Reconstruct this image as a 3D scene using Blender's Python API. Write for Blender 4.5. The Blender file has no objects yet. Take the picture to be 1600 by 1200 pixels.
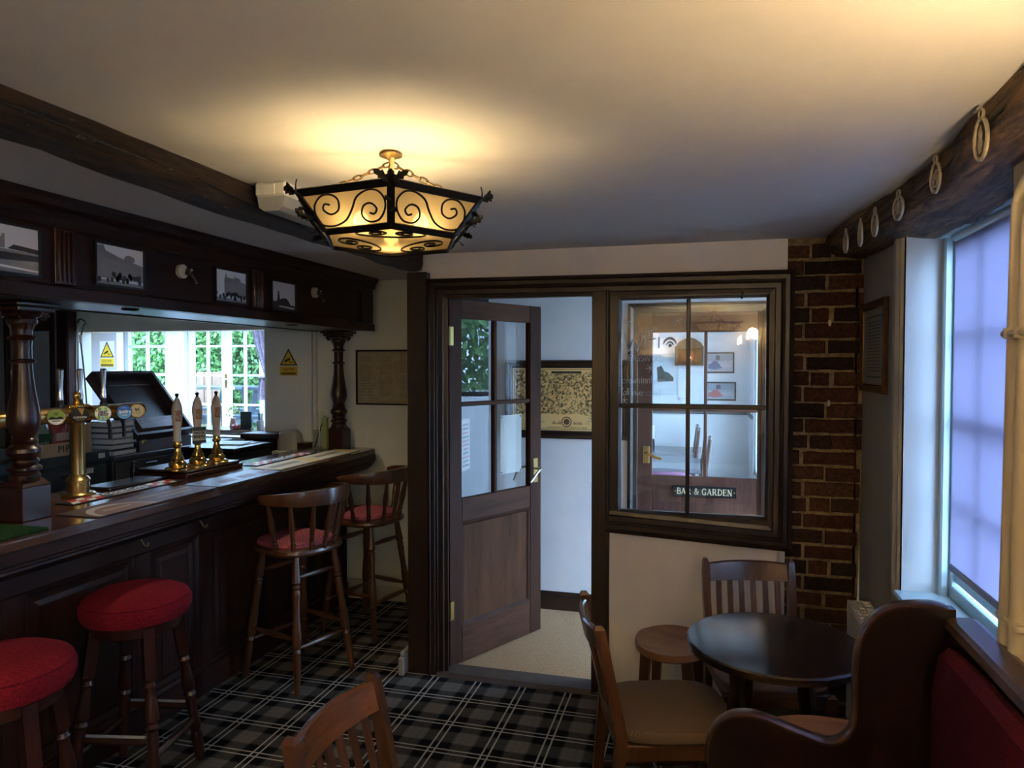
import bpy, math, random
from mathutils import Matrix, Vector
random.seed(7)
SC = bpy.context.scene
COL = SC.collection
R = math.radians

# ---------------------------------------------------------------- camera
EYE = 1.63
cam_d = bpy.data.cameras.new('camera'); cam = bpy.data.objects.new('camera', cam_d); COL.objects.link(cam)
cam_d.sensor_width = 36.0; cam_d.lens = 36.0 * 1110 / 1600; cam_d.clip_start = 0.02
cam.location = (0, 0, EYE)
cam.rotation_euler = (R(90 - 1.55), 0, R(15.1))
SC.camera = cam
# ---------------------------------------------------------------- colour management, world, lights
SC.view_settings.view_transform = 'Standard'; SC.view_settings.look = 'None'
SC.view_settings.exposure = 2.4; SC.view_settings.gamma = 1.0
SC.view_settings.use_curve_mapping = False
CEILZ = 2.21
SKY = 4.8
w = bpy.data.worlds.new('sky'); SC.world = w; w.use_nodes = True
bg = w.node_tree.nodes['Background']; bg.inputs[0].default_value = (0.40, 0.62, 1.0, 1); bg.inputs[1].default_value = SKY
LAMP_W = .72      # each of the three ceiling lamp bulbs, W
REAR_W = 36.0      # bulbs of the same lamp hanging behind the camera
UPLIGHT_W = 11.5  # shaded wall uplighters outside the frame
DOWN_W = 2.0       # small downlights in the bar canopy
SCONCE_W = 1.6    # wall sconces behind the camera
def portal(name, loc, rot, sx, sy):
    d = bpy.data.lights.new(name, 'AREA'); d.shape = 'RECTANGLE'; d.size = sx; d.size_y = sy
    d.cycles.is_portal = True
    o = bpy.data.objects.new(name, d); o.location = loc; o.rotation_euler = rot; COL.objects.link(o)
portal('daylight_portal', (1.02, 2.4, 1.45), (0, R(90), 0), 1.4, 1.0)
portal('daylight_portal', (1.02, -.8, 1.42), (0, R(90), 0), 1.1, .75)
portal('daylight_portal', (0.93, 4.05, 1.05), (0, R(90), 0), 2.0, 0.9)
portal('daylight_portal', (-5.9, 7.36, 1.2), (R(-90), 0, 0), 4.6, 1.9)
portal('daylight_portal', (-5.0, 5.9, CEILZ + .2), (0, 0, 0), 4.0, 1.8)
portal('daylight_portal', (0.62, 6.3, 1.3), (0, R(90), 0), 1.5, 2.0)
def point(name, loc, watts, col, size):
    d = bpy.data.lights.new(name, 'POINT'); d.energy = watts; d.color = col; d.shadow_soft_size = size
    o = bpy.data.objects.new(name, d); o.location = loc; COL.objects.link(o); return o

# ---------------------------------------------------------------- mesh collector
class G:
    def __init__(s): s.v = []; s.f = []; s.m = []; s.s = []
    def add(s, vs, fs, m=0, sm=False, M=None):
        b = len(s.v)
        if M is not None: vs = [M @ Vector(v) for v in vs]
        s.v += [tuple(v) for v in vs]
        for f in fs:
            s.f.append([b + i for i in f]); s.m.append(m); s.s.append(sm)
        return s
    def box(s, x0, x1, y0, y1, z0, z1, c=0.003, M=None, m=0):
        if x0 > x1: x0, x1 = x1, x0
        if y0 > y1: y0, y1 = y1, y0
        if z0 > z1: z0, z1 = z1, z0
        c = min(c, (x1 - x0) * .45, (y1 - y0) * .45, (z1 - z0) * .45)
        if c <= 0:
            vs = [(x, y, z) for x in (x0, x1) for y in (y0, y1) for z in (z0, z1)]
            return s.add(vs, [(0, 1, 3, 2), (4, 6, 7, 5), (0, 4, 5, 1), (2, 3, 7, 6), (0, 2, 6, 4), (1, 5, 7, 3)], m, False, M)
        vs = []; idx = {}
        for i, (x, dx) in enumerate(((x0, c), (x1, -c))):
            for j, (y, dy) in enumerate(((y0, c), (y1, -c))):
                for k, (z, dz) in enumerate(((z0, c), (z1, -c))):
                    idx[i, j, k] = len(vs)
                    vs += [(x, y + dy, z + dz), (x + dx, y, z + dz), (x + dx, y + dy, z)]
        I = lambda i, j, k, a: idx[i, j, k] + a
        fs = [(I(0,0,0,0), I(0,0,1,0), I(0,1,1,0), I(0,1,0,0)), (I(1,0,0,0), I(1,1,0,0), I(1,1,1,0), I(1,0,1,0)),
              (I(0,0,0,1), I(1,0,0,1), I(1,0,1,1), I(0,0,1,1)), (I(0,1,0,1), I(0,1,1,1), I(1,1,1,1), I(1,1,0,1)),
              (I(0,0,0,2), I(0,1,0,2), I(1,1,0,2), I(1,0,0,2)), (I(0,0,1,2), I(1,0,1,2), I(1,1,1,2), I(0,1,1,2))]
        for j in (0, 1):
            for k in (0, 1): fs.append((I(0,j,k,1), I(1,j,k,1), I(1,j,k,2), I(0,j,k,2)))
        for i in (0, 1):
            for k in (0, 1): fs.append((I(i,0,k,0), I(i,1,k,0), I(i,1,k,2), I(i,0,k,2)))
        for i in (0, 1):
            for j in (0, 1): fs.append((I(i,j,0,0), I(i,j,1,0), I(i,j,1,1), I(i,j,0,1)))
        for i in (0, 1):
            for j in (0, 1):
                for k in (0, 1): fs.append((I(i,j,k,0), I(i,j,k,1), I(i,j,k,2)))
        return s.add(vs, fs, m, False, M)
    def lathe(s, prof, n=20, M=None, m=0, sq=None):
        vs = []; fs = []
        for r, z in prof:
            for a in range(n):
                t = 2 * math.pi * a / n
                vs.append((r * math.cos(t), r * math.sin(t), z))
        for i in range(len(prof) - 1):
            for a in range(n):
                b = (a + 1) % n
                fs.append((i * n + a, i * n + b, (i + 1) * n + b, (i + 1) * n + a))
        fs.append(list(range(n))[::-1]); fs.append([(len(prof) - 1) * n + a for a in range(n)])
        return s.add(vs, fs, m, True, M)
    def tube(s, pts, r, n=8, closed=False, M=None, m=0, ell=None):
        pts = [Vector(p) for p in pts]; k = len(pts); vs = []; fs = []
        up = None
        for i, p in enumerate(pts):
            a = pts[(i - 1) % k] if (closed or i > 0) else p
            b = pts[(i + 1) % k] if (closed or i < k - 1) else p
            t = (b - a).normalized()
            if up is None:
                up = Vector((0, 0, 1)) if abs(t.z) < .9 else Vector((1, 0, 0))
            u = (up - t * up.dot(t)).normalized(); up = u
            w_ = t.cross(u)
            rr = r[i] if isinstance(r, (list, tuple)) else r
            ra, rb = (rr, rr) if ell is None else (rr * ell[0], rr * ell[1])
            for q in range(n):
                th = 2 * math.pi * q / n
                vs.append(p + u * (ra * math.cos(th)) + w_ * (rb * math.sin(th)))
        for i in range(k if closed else k - 1):
            j = (i + 1) % k
            for q in range(n):
                e = (q + 1) % n
                fs.append((i * n + q, i * n + e, j * n + e, j * n + q))
        if not closed:
            fs.append(list(range(n))[::-1]); fs.append([(k - 1) * n + q for q in range(n)])
        return s.add(vs, fs, m, True, M)
    def prism(s, poly, z0, z1, M=None, m=0, sm=False):
        n = len(poly)
        vs = [(x, y, z0) for x, y in poly] + [(x, y, z1) for x, y in poly]
        fs = [list(range(n))[::-1], [n + i for i in range(n)]] + [(i, (i + 1) % n, n + (i + 1) % n, n + i) for i in range(n)]
        return s.add(vs, fs, m, sm, M)
    def sweep(s, path, prof, M=None, m=0, closed=False):
        """mitred sweep in a 2D plane: prof = (offset to the right of travel, height)"""
        path = [Vector((p[0], p[1])) for p in path]; k = len(path); n = len(prof); vs = []; fs = []
        for i, p in enumerate(path):
            d0 = (p - path[i - 1]).normalized() if (i > 0 or closed) else None
            d1 = (path[(i + 1) % k] - p).normalized() if (i < k - 1 or closed) else None
            d0 = d0 or d1; d1 = d1 or d0
            n0 = Vector((d0.y, -d0.x)); n1 = Vector((d1.y, -d1.x))
            b = n0 + n1; b = b / max(b.dot(n0), 1e-6)
            for o, h in prof: vs.append((p.x + b.x * o, p.y + b.y * o, h))
        for i in range(k if closed else k - 1):
            j = (i + 1) % k
            for q in range(n):
                e = (q + 1) % n
                fs.append((i * n + q, i * n + e, j * n + e, j * n + q))
        if not closed:
            fs.append(list(range(n))[::-1]); fs.append([(k - 1) * n + q for q in range(n)])
        return s.add(vs, fs, m, False, M)
    def frame(s, u0, u1, v0, v1, prof, M=None, m=0):
        """closed mitred frame; profile offset runs inwards from the outer edge"""
        return s.sweep([(u0, v0), (u0, v1), (u1, v1), (u1, v0)], prof, M, m, True)
    def loft(s, rings, M=None, m=0, sm=True, caps=True):
        n = len(rings[0]); vs = [p for r_ in rings for p in r_]; fs = []
        for i in range(len(rings) - 1):
            for q in range(n):
                e = (q + 1) % n
                fs.append((i * n + q, i * n + e, (i + 1) * n + e, (i + 1) * n + q))
        if caps: fs.append(list(range(n))[::-1]); fs.append([(len(rings) - 1) * n + q for q in range(n)])
        return s.add(vs, fs, m, sm, M)
    def xform(s, M): s.v = [tuple(M @ Vector(v)) for v in s.v]; return s

def props(o, label=None, cat=None, group=None, kind=None):
    if label: o['label'] = label
    if cat: o['category'] = cat
    if group: o['group'] = group
    if kind: o['kind'] = kind
    return o
def obj(name, g, mats, parent=None, label=None, cat=None, group=None, kind=None, W=False, loc=None, rz=0, sharp=32):
    """link one mesh object; W: the verts are in world space and get moved into the parent's (or loc's) frame"""
    me = bpy.data.meshes.new(name)
    o = bpy.data.objects.new(name, me); COL.objects.link(o)
    if loc is not None:
        o.location = loc; o.rotation_euler = (0, 0, rz)
    if parent is not None: o.parent = parent
    if W:
        M = Matrix.Identity(4)
        p = o
        while p is not None:
            M = p.matrix_basis @ M; p = p.parent
        g.xform(M.inverted())
    me.from_pydata(g.v, [], g.f)
    for mt in (mats if isinstance(mats, (list, tuple)) else [mats]): me.materials.append(mt)
    me.polygons.foreach_set('material_index', g.m)
    me.polygons.foreach_set('use_smooth', g.s)
    me.update()
    if any(g.s): me.set_sharp_from_angle(angle=R(sharp))
    import bmesh
    bm = bmesh.new(); bm.from_mesh(me); bmesh.ops.recalc_face_normals(bm, faces=bm.faces); bm.to_mesh(me); bm.free()
    return props(o, label, cat, group, kind)
def thing(name, label, cat, loc=(0, 0, 0), rz=0, group=None, kind=None):
    o = bpy.data.objects.new(name, None); COL.objects.link(o); o.empty_display_size = .1
    o.location = loc; o.rotation_euler = (0, 0, rz)
    return props(o, label, cat, group, kind)
def kids(o): return [c for c in COL.objects if c.parent == o]
def dup(root, loc, rz, label, group=None):
    r = root.copy(); COL.objects.link(r); r.location = loc; r.rotation_euler = (0, 0, rz); r['label'] = label
    if group: r['group'] = group
    for ch in kids(root):
        c = ch.copy(); COL.objects.link(c); c.parent = r
        for gch in kids(ch):
            d = gch.copy(); COL.objects.link(d); d.parent = c
    return r
def plane_m(o, kind):
    """2D drawing frame at point o: u to the viewer's right, v up, third axis towards the viewer"""
    ax = {'px': ((0, 1, 0), (0, 0, 1), (1, 0, 0)), 'ny': ((1, 0, 0), (0, 0, 1), (0, -1, 0)),
          'nx': ((0, -1, 0), (0, 0, 1), (-1, 0, 0)), 'py': ((-1, 0, 0), (0, 0, 1), (0, 1, 0)), 'up': ((1, 0, 0), (0, 1, 0), (0, 0, 1)),
          'bar': ((0, 1, 0), (-1, 0, 0), (0, 0, 1))}[kind]
    M = Matrix.Identity(4)
    for c in range(3):
        for r_ in range(3): M[r_][c] = ax[c][r_]
    M.translation = Vector(o)
    return M
def rotz(a): return Matrix.Rotation(a, 4, 'Z')
def T(x, y, z): return Matrix.Translation((x, y, z))
def text_g(string, size, M, ext=.0006, ax='CENTER', shear=0, sx=1.0, space=1.0, bold=0):
    cu = bpy.data.curves.new('t', 'FONT'); cu.body = string; cu.size = size; cu.align_x = ax; cu.align_y = 'CENTER'
    cu.extrude = ext; cu.shear = shear; cu.space_character = space; cu.resolution_u = 3; cu.offset = bold
    o = bpy.data.objects.new('t', cu); COL.objects.link(o)
    dg = bpy.context.evaluated_depsgraph_get(); dg.update()
    me = bpy.data.meshes.new_from_object(o.evaluated_get(dg))
    g = G(); S = Matrix.Diagonal((sx, 1, 1, 1))
    g.add([S @ v.co for v in me.vertices], [list(p.vertices) for p in me.polygons], 0, False, M)
    bpy.data.objects.remove(o); bpy.data.curves.remove(cu); bpy.data.meshes.remove(me)
    return g
def circ(cx, cy, rx, ry=None, n=20, a0=0, a1=360):
    ry = ry or rx
    full = abs(a1 - a0) >= 359.9
    return [(cx + rx * math.cos(R(a0 + (a1 - a0) * i / (n if full else n - 1))), cy + ry * math.sin(R(a0 + (a1 - a0) * i / (n if full else n - 1)))) for i in range(n)]
def spline(pts, k=6, closed=False):
    P_ = [Vector(p) for p in pts]; n = len(P_); out = []
    for i in range(n if closed else n - 1):
        p1, p2 = P_[i], P_[(i + 1) % n]
        p0 = P_[(i - 1) % n] if (closed or i > 0) else p1 * 2 - p2
        p3 = P_[(i + 2) % n] if (closed or i < n - 2) else p2 * 2 - p1
        for j in range(k):
            t = j / k
            out.append(.5 * ((2 * p1) + (p2 - p0) * t + (2 * p0 - 5 * p1 + 4 * p2 - p3) * t * t + (3 * p1 - p0 - 3 * p2 + p3) * t ** 3))
    if not closed: out.append(P_[-1])
    return out

# ---------------------------------------------------------------- materials
def newmat(name):
    m = bpy.data.materials.new(name); m.use_nodes = True
    nt = m.node_tree; b = nt.nodes['Principled BSDF']
    return m, nt, b
def N(nt, t, **kw):
    n = nt.nodes.new(t)
    for k, v in kw.items():
        if hasattr(n, k) and not k[0].isupper(): setattr(n, k, v)
        else: n.inputs[k].default_value = v
    return n
def ramp(nt, fac, stops):
    r = nt.nodes.new('ShaderNodeValToRGB'); e = r.color_ramp.elements
    while len(e) > 1: e.remove(e[-1])
    for i, (p, c) in enumerate(stops):
        x = e[0] if i == 0 else e.new(p)
        x.position = p; x.color = (*c, 1)
    nt.links.new(fac, r.inputs[0]); return r.outputs[0]
def coords(nt, scale, kind='Object'):
    t = nt.nodes.new('ShaderNodeTexCoord'); mp = nt.nodes.new('ShaderNodeMapping')
    mp.inputs['Scale'].default_value = scale
    nt.links.new(t.outputs[kind], mp.inputs[0]); return mp.outputs[0]
def plain(name, col, rough=.6, metal=0, spec=.5, bump=0, bscale=60, var=0):
    m, nt, b = newmat(name)
    b.inputs['Base Color'].default_value = (*col, 1); b.inputs['Roughness'].default_value = rough
    b.inputs['Metallic'].default_value = metal; b.inputs['Specular IOR Level'].default_value = spec
    if var:
        c = coords(nt, (3, 3, 3)); n = N(nt, 'ShaderNodeTexNoise', Scale=2.2, Detail=6.0, Roughness=.65); nt.links.new(c, n.inputs[0])
        lo = tuple(x * (1 - var) for x in col); hi = tuple(min(1, x * (1 + var * .6)) for x in col)
        nt.links.new(ramp(nt, n.outputs[0], [(.3, lo), (.7, hi)]), b.inputs['Base Color'])
    if bump:
        c = coords(nt, (1, 1, 1)); n = N(nt, 'ShaderNodeTexNoise', Scale=float(bscale), Detail=5.0); nt.links.new(c, n.inputs[0])
        bp = N(nt, 'ShaderNodeBump', Strength=bump, Distance=.01); nt.links.new(n.outputs[0], bp.inputs['Height']); nt.links.new(bp.outputs[0], b.inputs['Normal'])
    return m
def wood(name, dark, light, axis='z', rough=.35, scale=9.0, bump=.15, coat=.0):
    m, nt, b = newmat(name)
    st = {'x': (.12, 1, 1), 'y': (1, .12, 1), 'z': (1, 1, .12)}[axis]
    c = coords(nt, tuple(s_ * scale for s_ in st))
    n = N(nt, 'ShaderNodeTexNoise', Scale=1.3, Detail=8.0, Roughness=.6, Distortion=.8); nt.links.new(c, n.inputs[0])
    c2 = coords(nt, tuple(s_ * scale * 9 for s_ in st)); n2 = N(nt, 'ShaderNodeTexNoise', Scale=1.5, Detail=4.0); nt.links.new(c2, n2.inputs[0])
    mx = N(nt, 'ShaderNodeMath', operation='MULTIPLY_ADD'); nt.links.new(n2.outputs[0], mx.inputs[0]); mx.inputs[1].default_value = .35; nt.links.new(n.outputs[0], mx.inputs[2])
    mid = tuple((a + b_) / 2 for a, b_ in zip(dark, light))
    b.inputs['Specular IOR Level'].default_value = .5 if coat > .04 else .2
    nt.links.new(ramp(nt, mx.outputs[0], [(.42, dark), (.62, mid), (.85, light)]), b.inputs['Base Color'])
    b.inputs['Roughness'].default_value = rough; b.inputs['Coat Weight'].default_value = coat; b.inputs['Coat Roughness'].default_value = .15
    if bump:
        bp = N(nt, 'ShaderNodeBump', Strength=bump, Distance=.004); nt.links.new(mx.outputs[0], bp.inputs['Height']); nt.links.new(bp.outputs[0], b.inputs['Normal'])
    return m
def old_beam(name, dark, light, chip):
    m, nt, b = newmat(name)
    c = coords(nt, (13, 1.6, 13)); n = N(nt, 'ShaderNodeTexNoise', Scale=2.4, Detail=9.0, Roughness=.7, Distortion=1.2); nt.links.new(c, n.inputs[0])
    c2 = coords(nt, (20, 6, 24)); v = N(nt, 'ShaderNodeTexNoise', Scale=1.8, Detail=6.0, Roughness=.75); nt.links.new(c2, v.inputs[0])
    base = ramp(nt, n.outputs[0], [(.40, dark), (.52, tuple((a + b_) / 2 for a, b_ in zip(dark, light))), (.63, light)])
    mask = ramp(nt, v.outputs[0], [(.655, (0, 0, 0)), (.68, (1, 1, 1))])
    mx = N(nt, 'ShaderNodeMix', data_type='RGBA'); nt.links.new(mask, mx.inputs['Factor']); nt.links.new(base, mx.inputs[6]); mx.inputs[7].default_value = (*chip, 1)
    nt.links.new(mx.outputs[2], b.inputs['Base Color']); b.inputs['Roughness'].default_value = .62
    ad = N(nt, 'ShaderNodeMath', operation='MULTIPLY_ADD'); nt.links.new(v.outputs[0], ad.inputs[0]); ad.inputs[1].default_value = .5; nt.links.new(n.outputs[0], ad.inputs[2])
    bp = N(nt, 'ShaderNodeBump', Strength=1.0, Distance=.035); nt.links.new(ad.outputs[0], bp.inputs['Height']); nt.links.new(bp.outputs[0], b.inputs['Normal'])
    return m
def glass(name, tint=(.97, .985, .98), refl=1.0):
    m, nt, b = newmat(name); nt.nodes.remove(b); out = nt.nodes['Material Output']
    lw = N(nt, 'ShaderNodeLayerWeight', Blend=.5)
    p = N(nt, 'ShaderNodeMath', operation='POWER'); nt.links.new(lw.outputs['Facing'], p.inputs[0]); p.inputs[1].default_value = 5.0
    f = N(nt, 'ShaderNodeMath', operation='MULTIPLY_ADD'); nt.links.new(p.outputs[0], f.inputs[0]); f.inputs[1].default_value = .95; f.inputs[2].default_value = .045 * refl
    tr = N(nt, 'ShaderNodeBsdfTransparent', Color=(*tint, 1)); gl = N(nt, 'ShaderNodeBsdfGlossy', Roughness=0.0)
    mx = nt.nodes.new('ShaderNodeMixShader'); nt.links.new(f.outputs[0], mx.inputs[0]); nt.links.new(tr.outputs[0], mx.inputs[1]); nt.links.new(gl.outputs[0], mx.inputs[2])
    nt.links.new(mx.outputs[0], out.inputs[0]); return m
def translucent(name, col, tcol, fac=.5, rough=.5):
    m, nt, b = newmat(name); out = nt.nodes['Material Output']
    b.inputs['Base Color'].default_value = (*col, 1); b.inputs['Roughness'].default_value = rough
    t = N(nt, 'ShaderNodeBsdfTranslucent', Color=(*tcol, 1)); mx = nt.nodes.new('ShaderNodeMixShader'); mx.inputs[0].default_value = fac
    nt.links.new(b.outputs[0], mx.inputs[1]); nt.links.new(t.outputs[0], mx.inputs[2]); nt.links.new(mx.outputs[0], out.inputs[0]); return m
def emit(name, col, st):
    m, nt, b = newmat(name); b.inputs['Base Color'].default_value = (*col, 1)
    b.inputs['Emission Color'].default_value = (*col, 1); b.inputs['Emission Strength'].default_value = st; return m
def fabric(name, c1, c2, scale=220, rough=.95, sheen=.3, bump=.4):
    m, nt, b = newmat(name)
    c = coords(nt, (1, 1, 1)); n = N(nt, 'ShaderNodeTexNoise', Scale=float(scale), Detail=3.0); nt.links.new(c, n.inputs[0])
    n2 = N(nt, 'ShaderNodeTexNoise', Scale=7.0, Detail=4.0); nt.links.new(c, n2.inputs[0])
    a = N(nt, 'ShaderNodeMath', operation='MULTIPLY_ADD'); nt.links.new(n2.outputs[0], a.inputs[0]); a.inputs[1].default_value = .35; nt.links.new(n.outputs[0], a.inputs[2])
    nt.links.new(ramp(nt, a.outputs[0], [(.5, c1), (.8, c2)]), b.inputs['Base Color'])
    b.inputs['Roughness'].default_value = rough; b.inputs['Sheen Weight'].default_value = sheen; b.inputs['Sheen Tint'].default_value = (*c2, 1); b.inputs['Specular IOR Level'].default_value = .15
    bp = N(nt, 'ShaderNodeBump', Strength=bump, Distance=.002); nt.links.new(n.outputs[0], bp.inputs['Height']); nt.links.new(bp.outputs[0], b.inputs['Normal'])
    return m
def check_fabric(name, c1, c2, scale):
    m, nt, b = newmat(name)
    c = coords(nt, (scale, scale, scale)); n = nt.nodes.new('ShaderNodeTexChecker'); n.inputs['Scale'].default_value = 1
    n.inputs[1].default_value = (*c1, 1); n.inputs[2].default_value = (*c2, 1); nt.links.new(c, n.inputs[0])
    nt.links.new(n.outputs[0], b.inputs['Base Color']); b.inputs['Roughness'].default_value = .95; b.inputs['Specular IOR Level'].default_value = .1
    return m

def tartan():
    m, nt, b = newmat('tartan_carpet')
    geo = nt.nodes.new('ShaderNodeNewGeometry'); sep = nt.nodes.new('ShaderNodeSeparateXYZ'); nt.links.new(geo.outputs['Position'], sep.inputs[0])
    L = nt.links
    nz = N(nt, 'ShaderNodeTexNoise', Scale=320.0, Detail=2.0); L.new(geo.outputs['Position'], nz.inputs[0])
    def math_(op, a, b_=None, c=None):
        n = nt.nodes.new('ShaderNodeMath'); n.operation = op
        for i, x in enumerate((a, b_, c)):
            if x is None: continue
            if isinstance(x, (int, float)): n.inputs[i].default_value = x
            else: L.new(x, n.inputs[i])
        return n.outputs[0]
    def axis(out, period, off):
        ph = math_('FRACT', math_('MULTIPLY_ADD', out, 1 / period, -off / period))   # 0 at the centre of a line pair
        d = math_('ABSOLUTE', math_('SUBTRACT', ph, .5)); dist = math_('SUBTRACT', .5, d)   # 0 at line pair, .5 midway
        line = math_('LESS_THAN', math_('ABSOLUTE', math_('SUBTRACT', dist, .062)), .016)
        band = math_('SMOOTH_MIN', math_('MULTIPLY', math_('MAXIMUM', math_('SUBTRACT', dist, .27), 0), 18), 1, .15)
        thin = math_('LESS_THAN', math_('ABSOLUTE', math_('SUBTRACT', dist, .43)), .018)
        return line, band, thin
    lx, bx, tx = axis(sep.outputs[0], .2335, -1.105)
    ly, by, ty = axis(sep.outputs[1], .229, 3.235)
    bands = math_('MULTIPLY', math_('ADD', bx, by), .5)
    bands = math_('MULTIPLY', bands, math_('MULTIPLY_ADD', nz.outputs[0], 1.5, .25))
    base = ramp(nt, bands, [(0, (.006, .0065, .008)), (.35, (.022, .022, .021)), (.75, (.10, .093, .086)), (1, (.15, .138, .125))])
    th = math_('MULTIPLY', math_('MAXIMUM', tx, ty), .30)
    mx0 = N(nt, 'ShaderNodeMix', data_type='RGBA'); L.new(th, mx0.inputs['Factor']); L.new(base, mx0.inputs[6]); mx0.inputs[7].default_value = (.10, .085, .04, 1)
    ln = math_('MULTIPLY', math_('MAXIMUM', lx, ly), math_('MULTIPLY_ADD', nz.outputs[0], 1.4, .05))
    mx = N(nt, 'ShaderNodeMix', data_type='RGBA'); L.new(ln, mx.inputs['Factor']); L.new(mx0.outputs[2], mx.inputs[6]); mx.inputs[7].default_value = (.52, .48, .42, 1)
    L.new(mx.outputs[2], b.inputs['Base Color']); b.inputs['Roughness'].default_value = 1; b.inputs['Specular IOR Level'].default_value = .05
    bp = N(nt, 'ShaderNodeBump', Strength=.6, Distance=.004); L.new(nz.outputs[0], bp.inputs['Height']); L.new(bp.outputs[0], b.inputs['Normal'])
    return m
def speckle(name, c1, c2, scale, rough=.95, bump=.6):
    m, nt, b = newmat(name)
    c = coords(nt, (1, 1, 1)); n = N(nt, 'ShaderNodeTexNoise', Scale=float(scale), Detail=4.0, Roughness=.8); nt.links.new(c, n.inputs[0])
    nt.links.new(ramp(nt, n.outputs[0], [(.38, c1), (.62, c2)]), b.inputs['Base Color']); b.inputs['Roughness'].default_value = rough
    b.inputs['Specular IOR Level'].default_value = .1
    bp = N(nt, 'ShaderNodeBump', Strength=bump, Distance=.004); nt.links.new(n.outputs[0], bp.inputs['Height']); nt.links.new(bp.outputs[0], b.inputs['Normal'])
    return m
def map_print():
    m, nt, b = newmat('map_print')
    c = coords(nt, (1, 1, 1))
    v = N(nt, 'ShaderNodeTexVoronoi', Scale=26.0); v.feature = 'DISTANCE_TO_EDGE'; nt.links.new(c, v.inputs[0])
    n = N(nt, 'ShaderNodeTexNoise', Scale=75.0, Detail=5.0, Roughness=.7); nt.links.new(c, n.inputs[0])
    ink = ramp(nt, n.outputs[0], [(.43, (.10, .06, .02)), (.48, (.46, .28, .10)), (.53, (.92, .60, .24))])
    rd = ramp(nt, v.outputs[0], [(.0, (.20, .09, .04)), (.03, (1, 1, 1))])
    mx = N(nt, 'ShaderNodeMix', data_type='RGBA', blend_type='MULTIPLY'); mx.inputs['Factor'].default_value = 1
    nt.links.new(ink, mx.inputs[6]); nt.links.new(rd, mx.inputs[7]); nt.links.new(mx.outputs[2], b.inputs['Base Color']); b.inputs['Roughness'].default_value = .35
    return m

M_CEIL = plain('ceiling_plaster', (.66, .63, .59), .85, bump=.12, bscale=9, var=.05)
M_WALL = plain('painted_wall', (.88, .85, .79), .8, bump=.05, bscale=14, var=.04)
M_ALC = plain('alcove_wall', (.80, .82, .74), .85, bump=.06, bscale=14, var=.05)
M_BLUEW = plain('white_wall_paint', (.88, .88, .88), .75, bump=.05, bscale=14, var=.04)
M_GREYW = plain('grey_wall_and_shade', (.33, .31, .29), .8, bump=.08, bscale=12, var=.06)  # real grey walls, and the shade strip on the right wall
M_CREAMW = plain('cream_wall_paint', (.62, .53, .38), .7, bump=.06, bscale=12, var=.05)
M_CREAMP = plain('cream_pipe_paint', (.66, .57, .42), .45)
M_TRIMG = plain('casing_paint', (.40, .37, .30), .55)
M_WHITEP = plain('white_gloss_paint', (.58, .66, .68), .35)
M_WHITE = plain('white_plastic', (.70, .69, .64), .4)
M_JAMB = plain('window_jamb_daylit', (.40, .52, .55), .45)  # white jamb paint darkened and tinted for the daylight on it
M_SKIRT = plain('cream_skirting', (.55, .51, .42), .5)
M_TARTAN = tartan()
M_COIR = speckle('beige_carpet', (.36, .205, .105), (.62, .40, .225), 140)
M_MAHOG = wood('dark_mahogany', (.010, .0042, .0032), (.036, .012, .008), 'y', .42, 8, .1, .03)
M_MAHOGZ = wood('dark_mahogany_upright', (.010, .0042, .0032), (.036, .012, .008), 'z', .42, 8, .1, .03)
M_COUNTER = wood('bar_top_wood', (.035, .014, .008), (.12, .052, .028), 'y', .16, 7, .05, .4)
M_TURN = wood('turned_mahogany', (.017, .0048, .0036), (.045, .012, .0075), 'z', .3, 7, .03, .12)
M_FRAME = wood('partition_wood', (.011, .005, .0032), (.036, .0165, .009), 'z', .36, 8, .05, .08)
M_FRAMEX = wood('partition_wood_rail', (.011, .005, .0032), (.036, .0165, .009), 'x', .36, 8, .05, .08)
M_DOOR = wood('door_wood', (.028, .0095, .0045), (.075, .027, .012), 'z', .55, 7, .12, 0)
M_DPANEL = wood('door_panel_wood', (.060, .022, .008), (.125, .048, .018), 'z', .6, 9, .08, 0)
M_CHAIR = wood('chair_wood', (.040, .015, .007), (.12, .046, .02), 'z', .30, 11, .06, .25)
M_CHAIRR = wood('chair_rail_wood', (.075, .026, .0095), (.21, .083, .031), 'y', .26, 9, .05, .3)
M_CHAIRD = wood('dark_chair_wood', (.042, .015, .0065), (.115, .043, .018), 'z', .30, 11, .06, .25)
M_STOOLW = wood('stool_seat_wood', (.13, .052, .024), (.33, .145, .068), 'x', .34, 8, .06, .2)
M_TABLE = wood('dark_table_wood', (.008, .0045, .004), (.022, .011, .008), 'x', .17, 9, .02, .3)
M_SETTLE = wood('settle_wood', (.005, .0017, .0015), (.014, .0044, .003), 'z', .3, 7, .06, .25)
M_SETTLEE = wood('settle_edge_wood', (.028, .011, .008), (.07, .03, .02), 'x', .3, 9, .05, .3)
M_BEAM = old_beam('old_oak_beam', (.014, .007, .004), (.085, .042, .018), (.42, .33, .2))
M_BEAM2 = old_beam('old_oak_lintel', (.05, .028, .014), (.36, .20, .085), (.30, .20, .10))
M_IRON = plain('black_iron', (.010, .009, .009), .45, .6)
M_CHAIN = plain('brass_chain', (.16, .105, .045), .4, .8)
M_BRASS = plain('polished_brass', (.80, .52, .16), .18, 1)
M_BRASSD = plain('aged_brass', (.52, .36, .14), .30, 1)
M_PALEB = plain('pale_cast_brass', (.55, .47, .34), .45, .7, bump=.3, bscale=160)
M_CHROME = plain('chrome', (.85, .85, .87), .2, 1)
M_NICKEL = plain('dull_nickel', (.55, .49, .40), .28, 1)
M_CERAMIC = plain('cream_ceramic', (.60, .53, .42), .18, spec=.6)
M_BLACK = plain('black_plastic', (.008, .008, .009), .35)
M_DKGREY = plain('dark_grey_unit', (.06, .063, .075), .4, var=.1)
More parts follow.
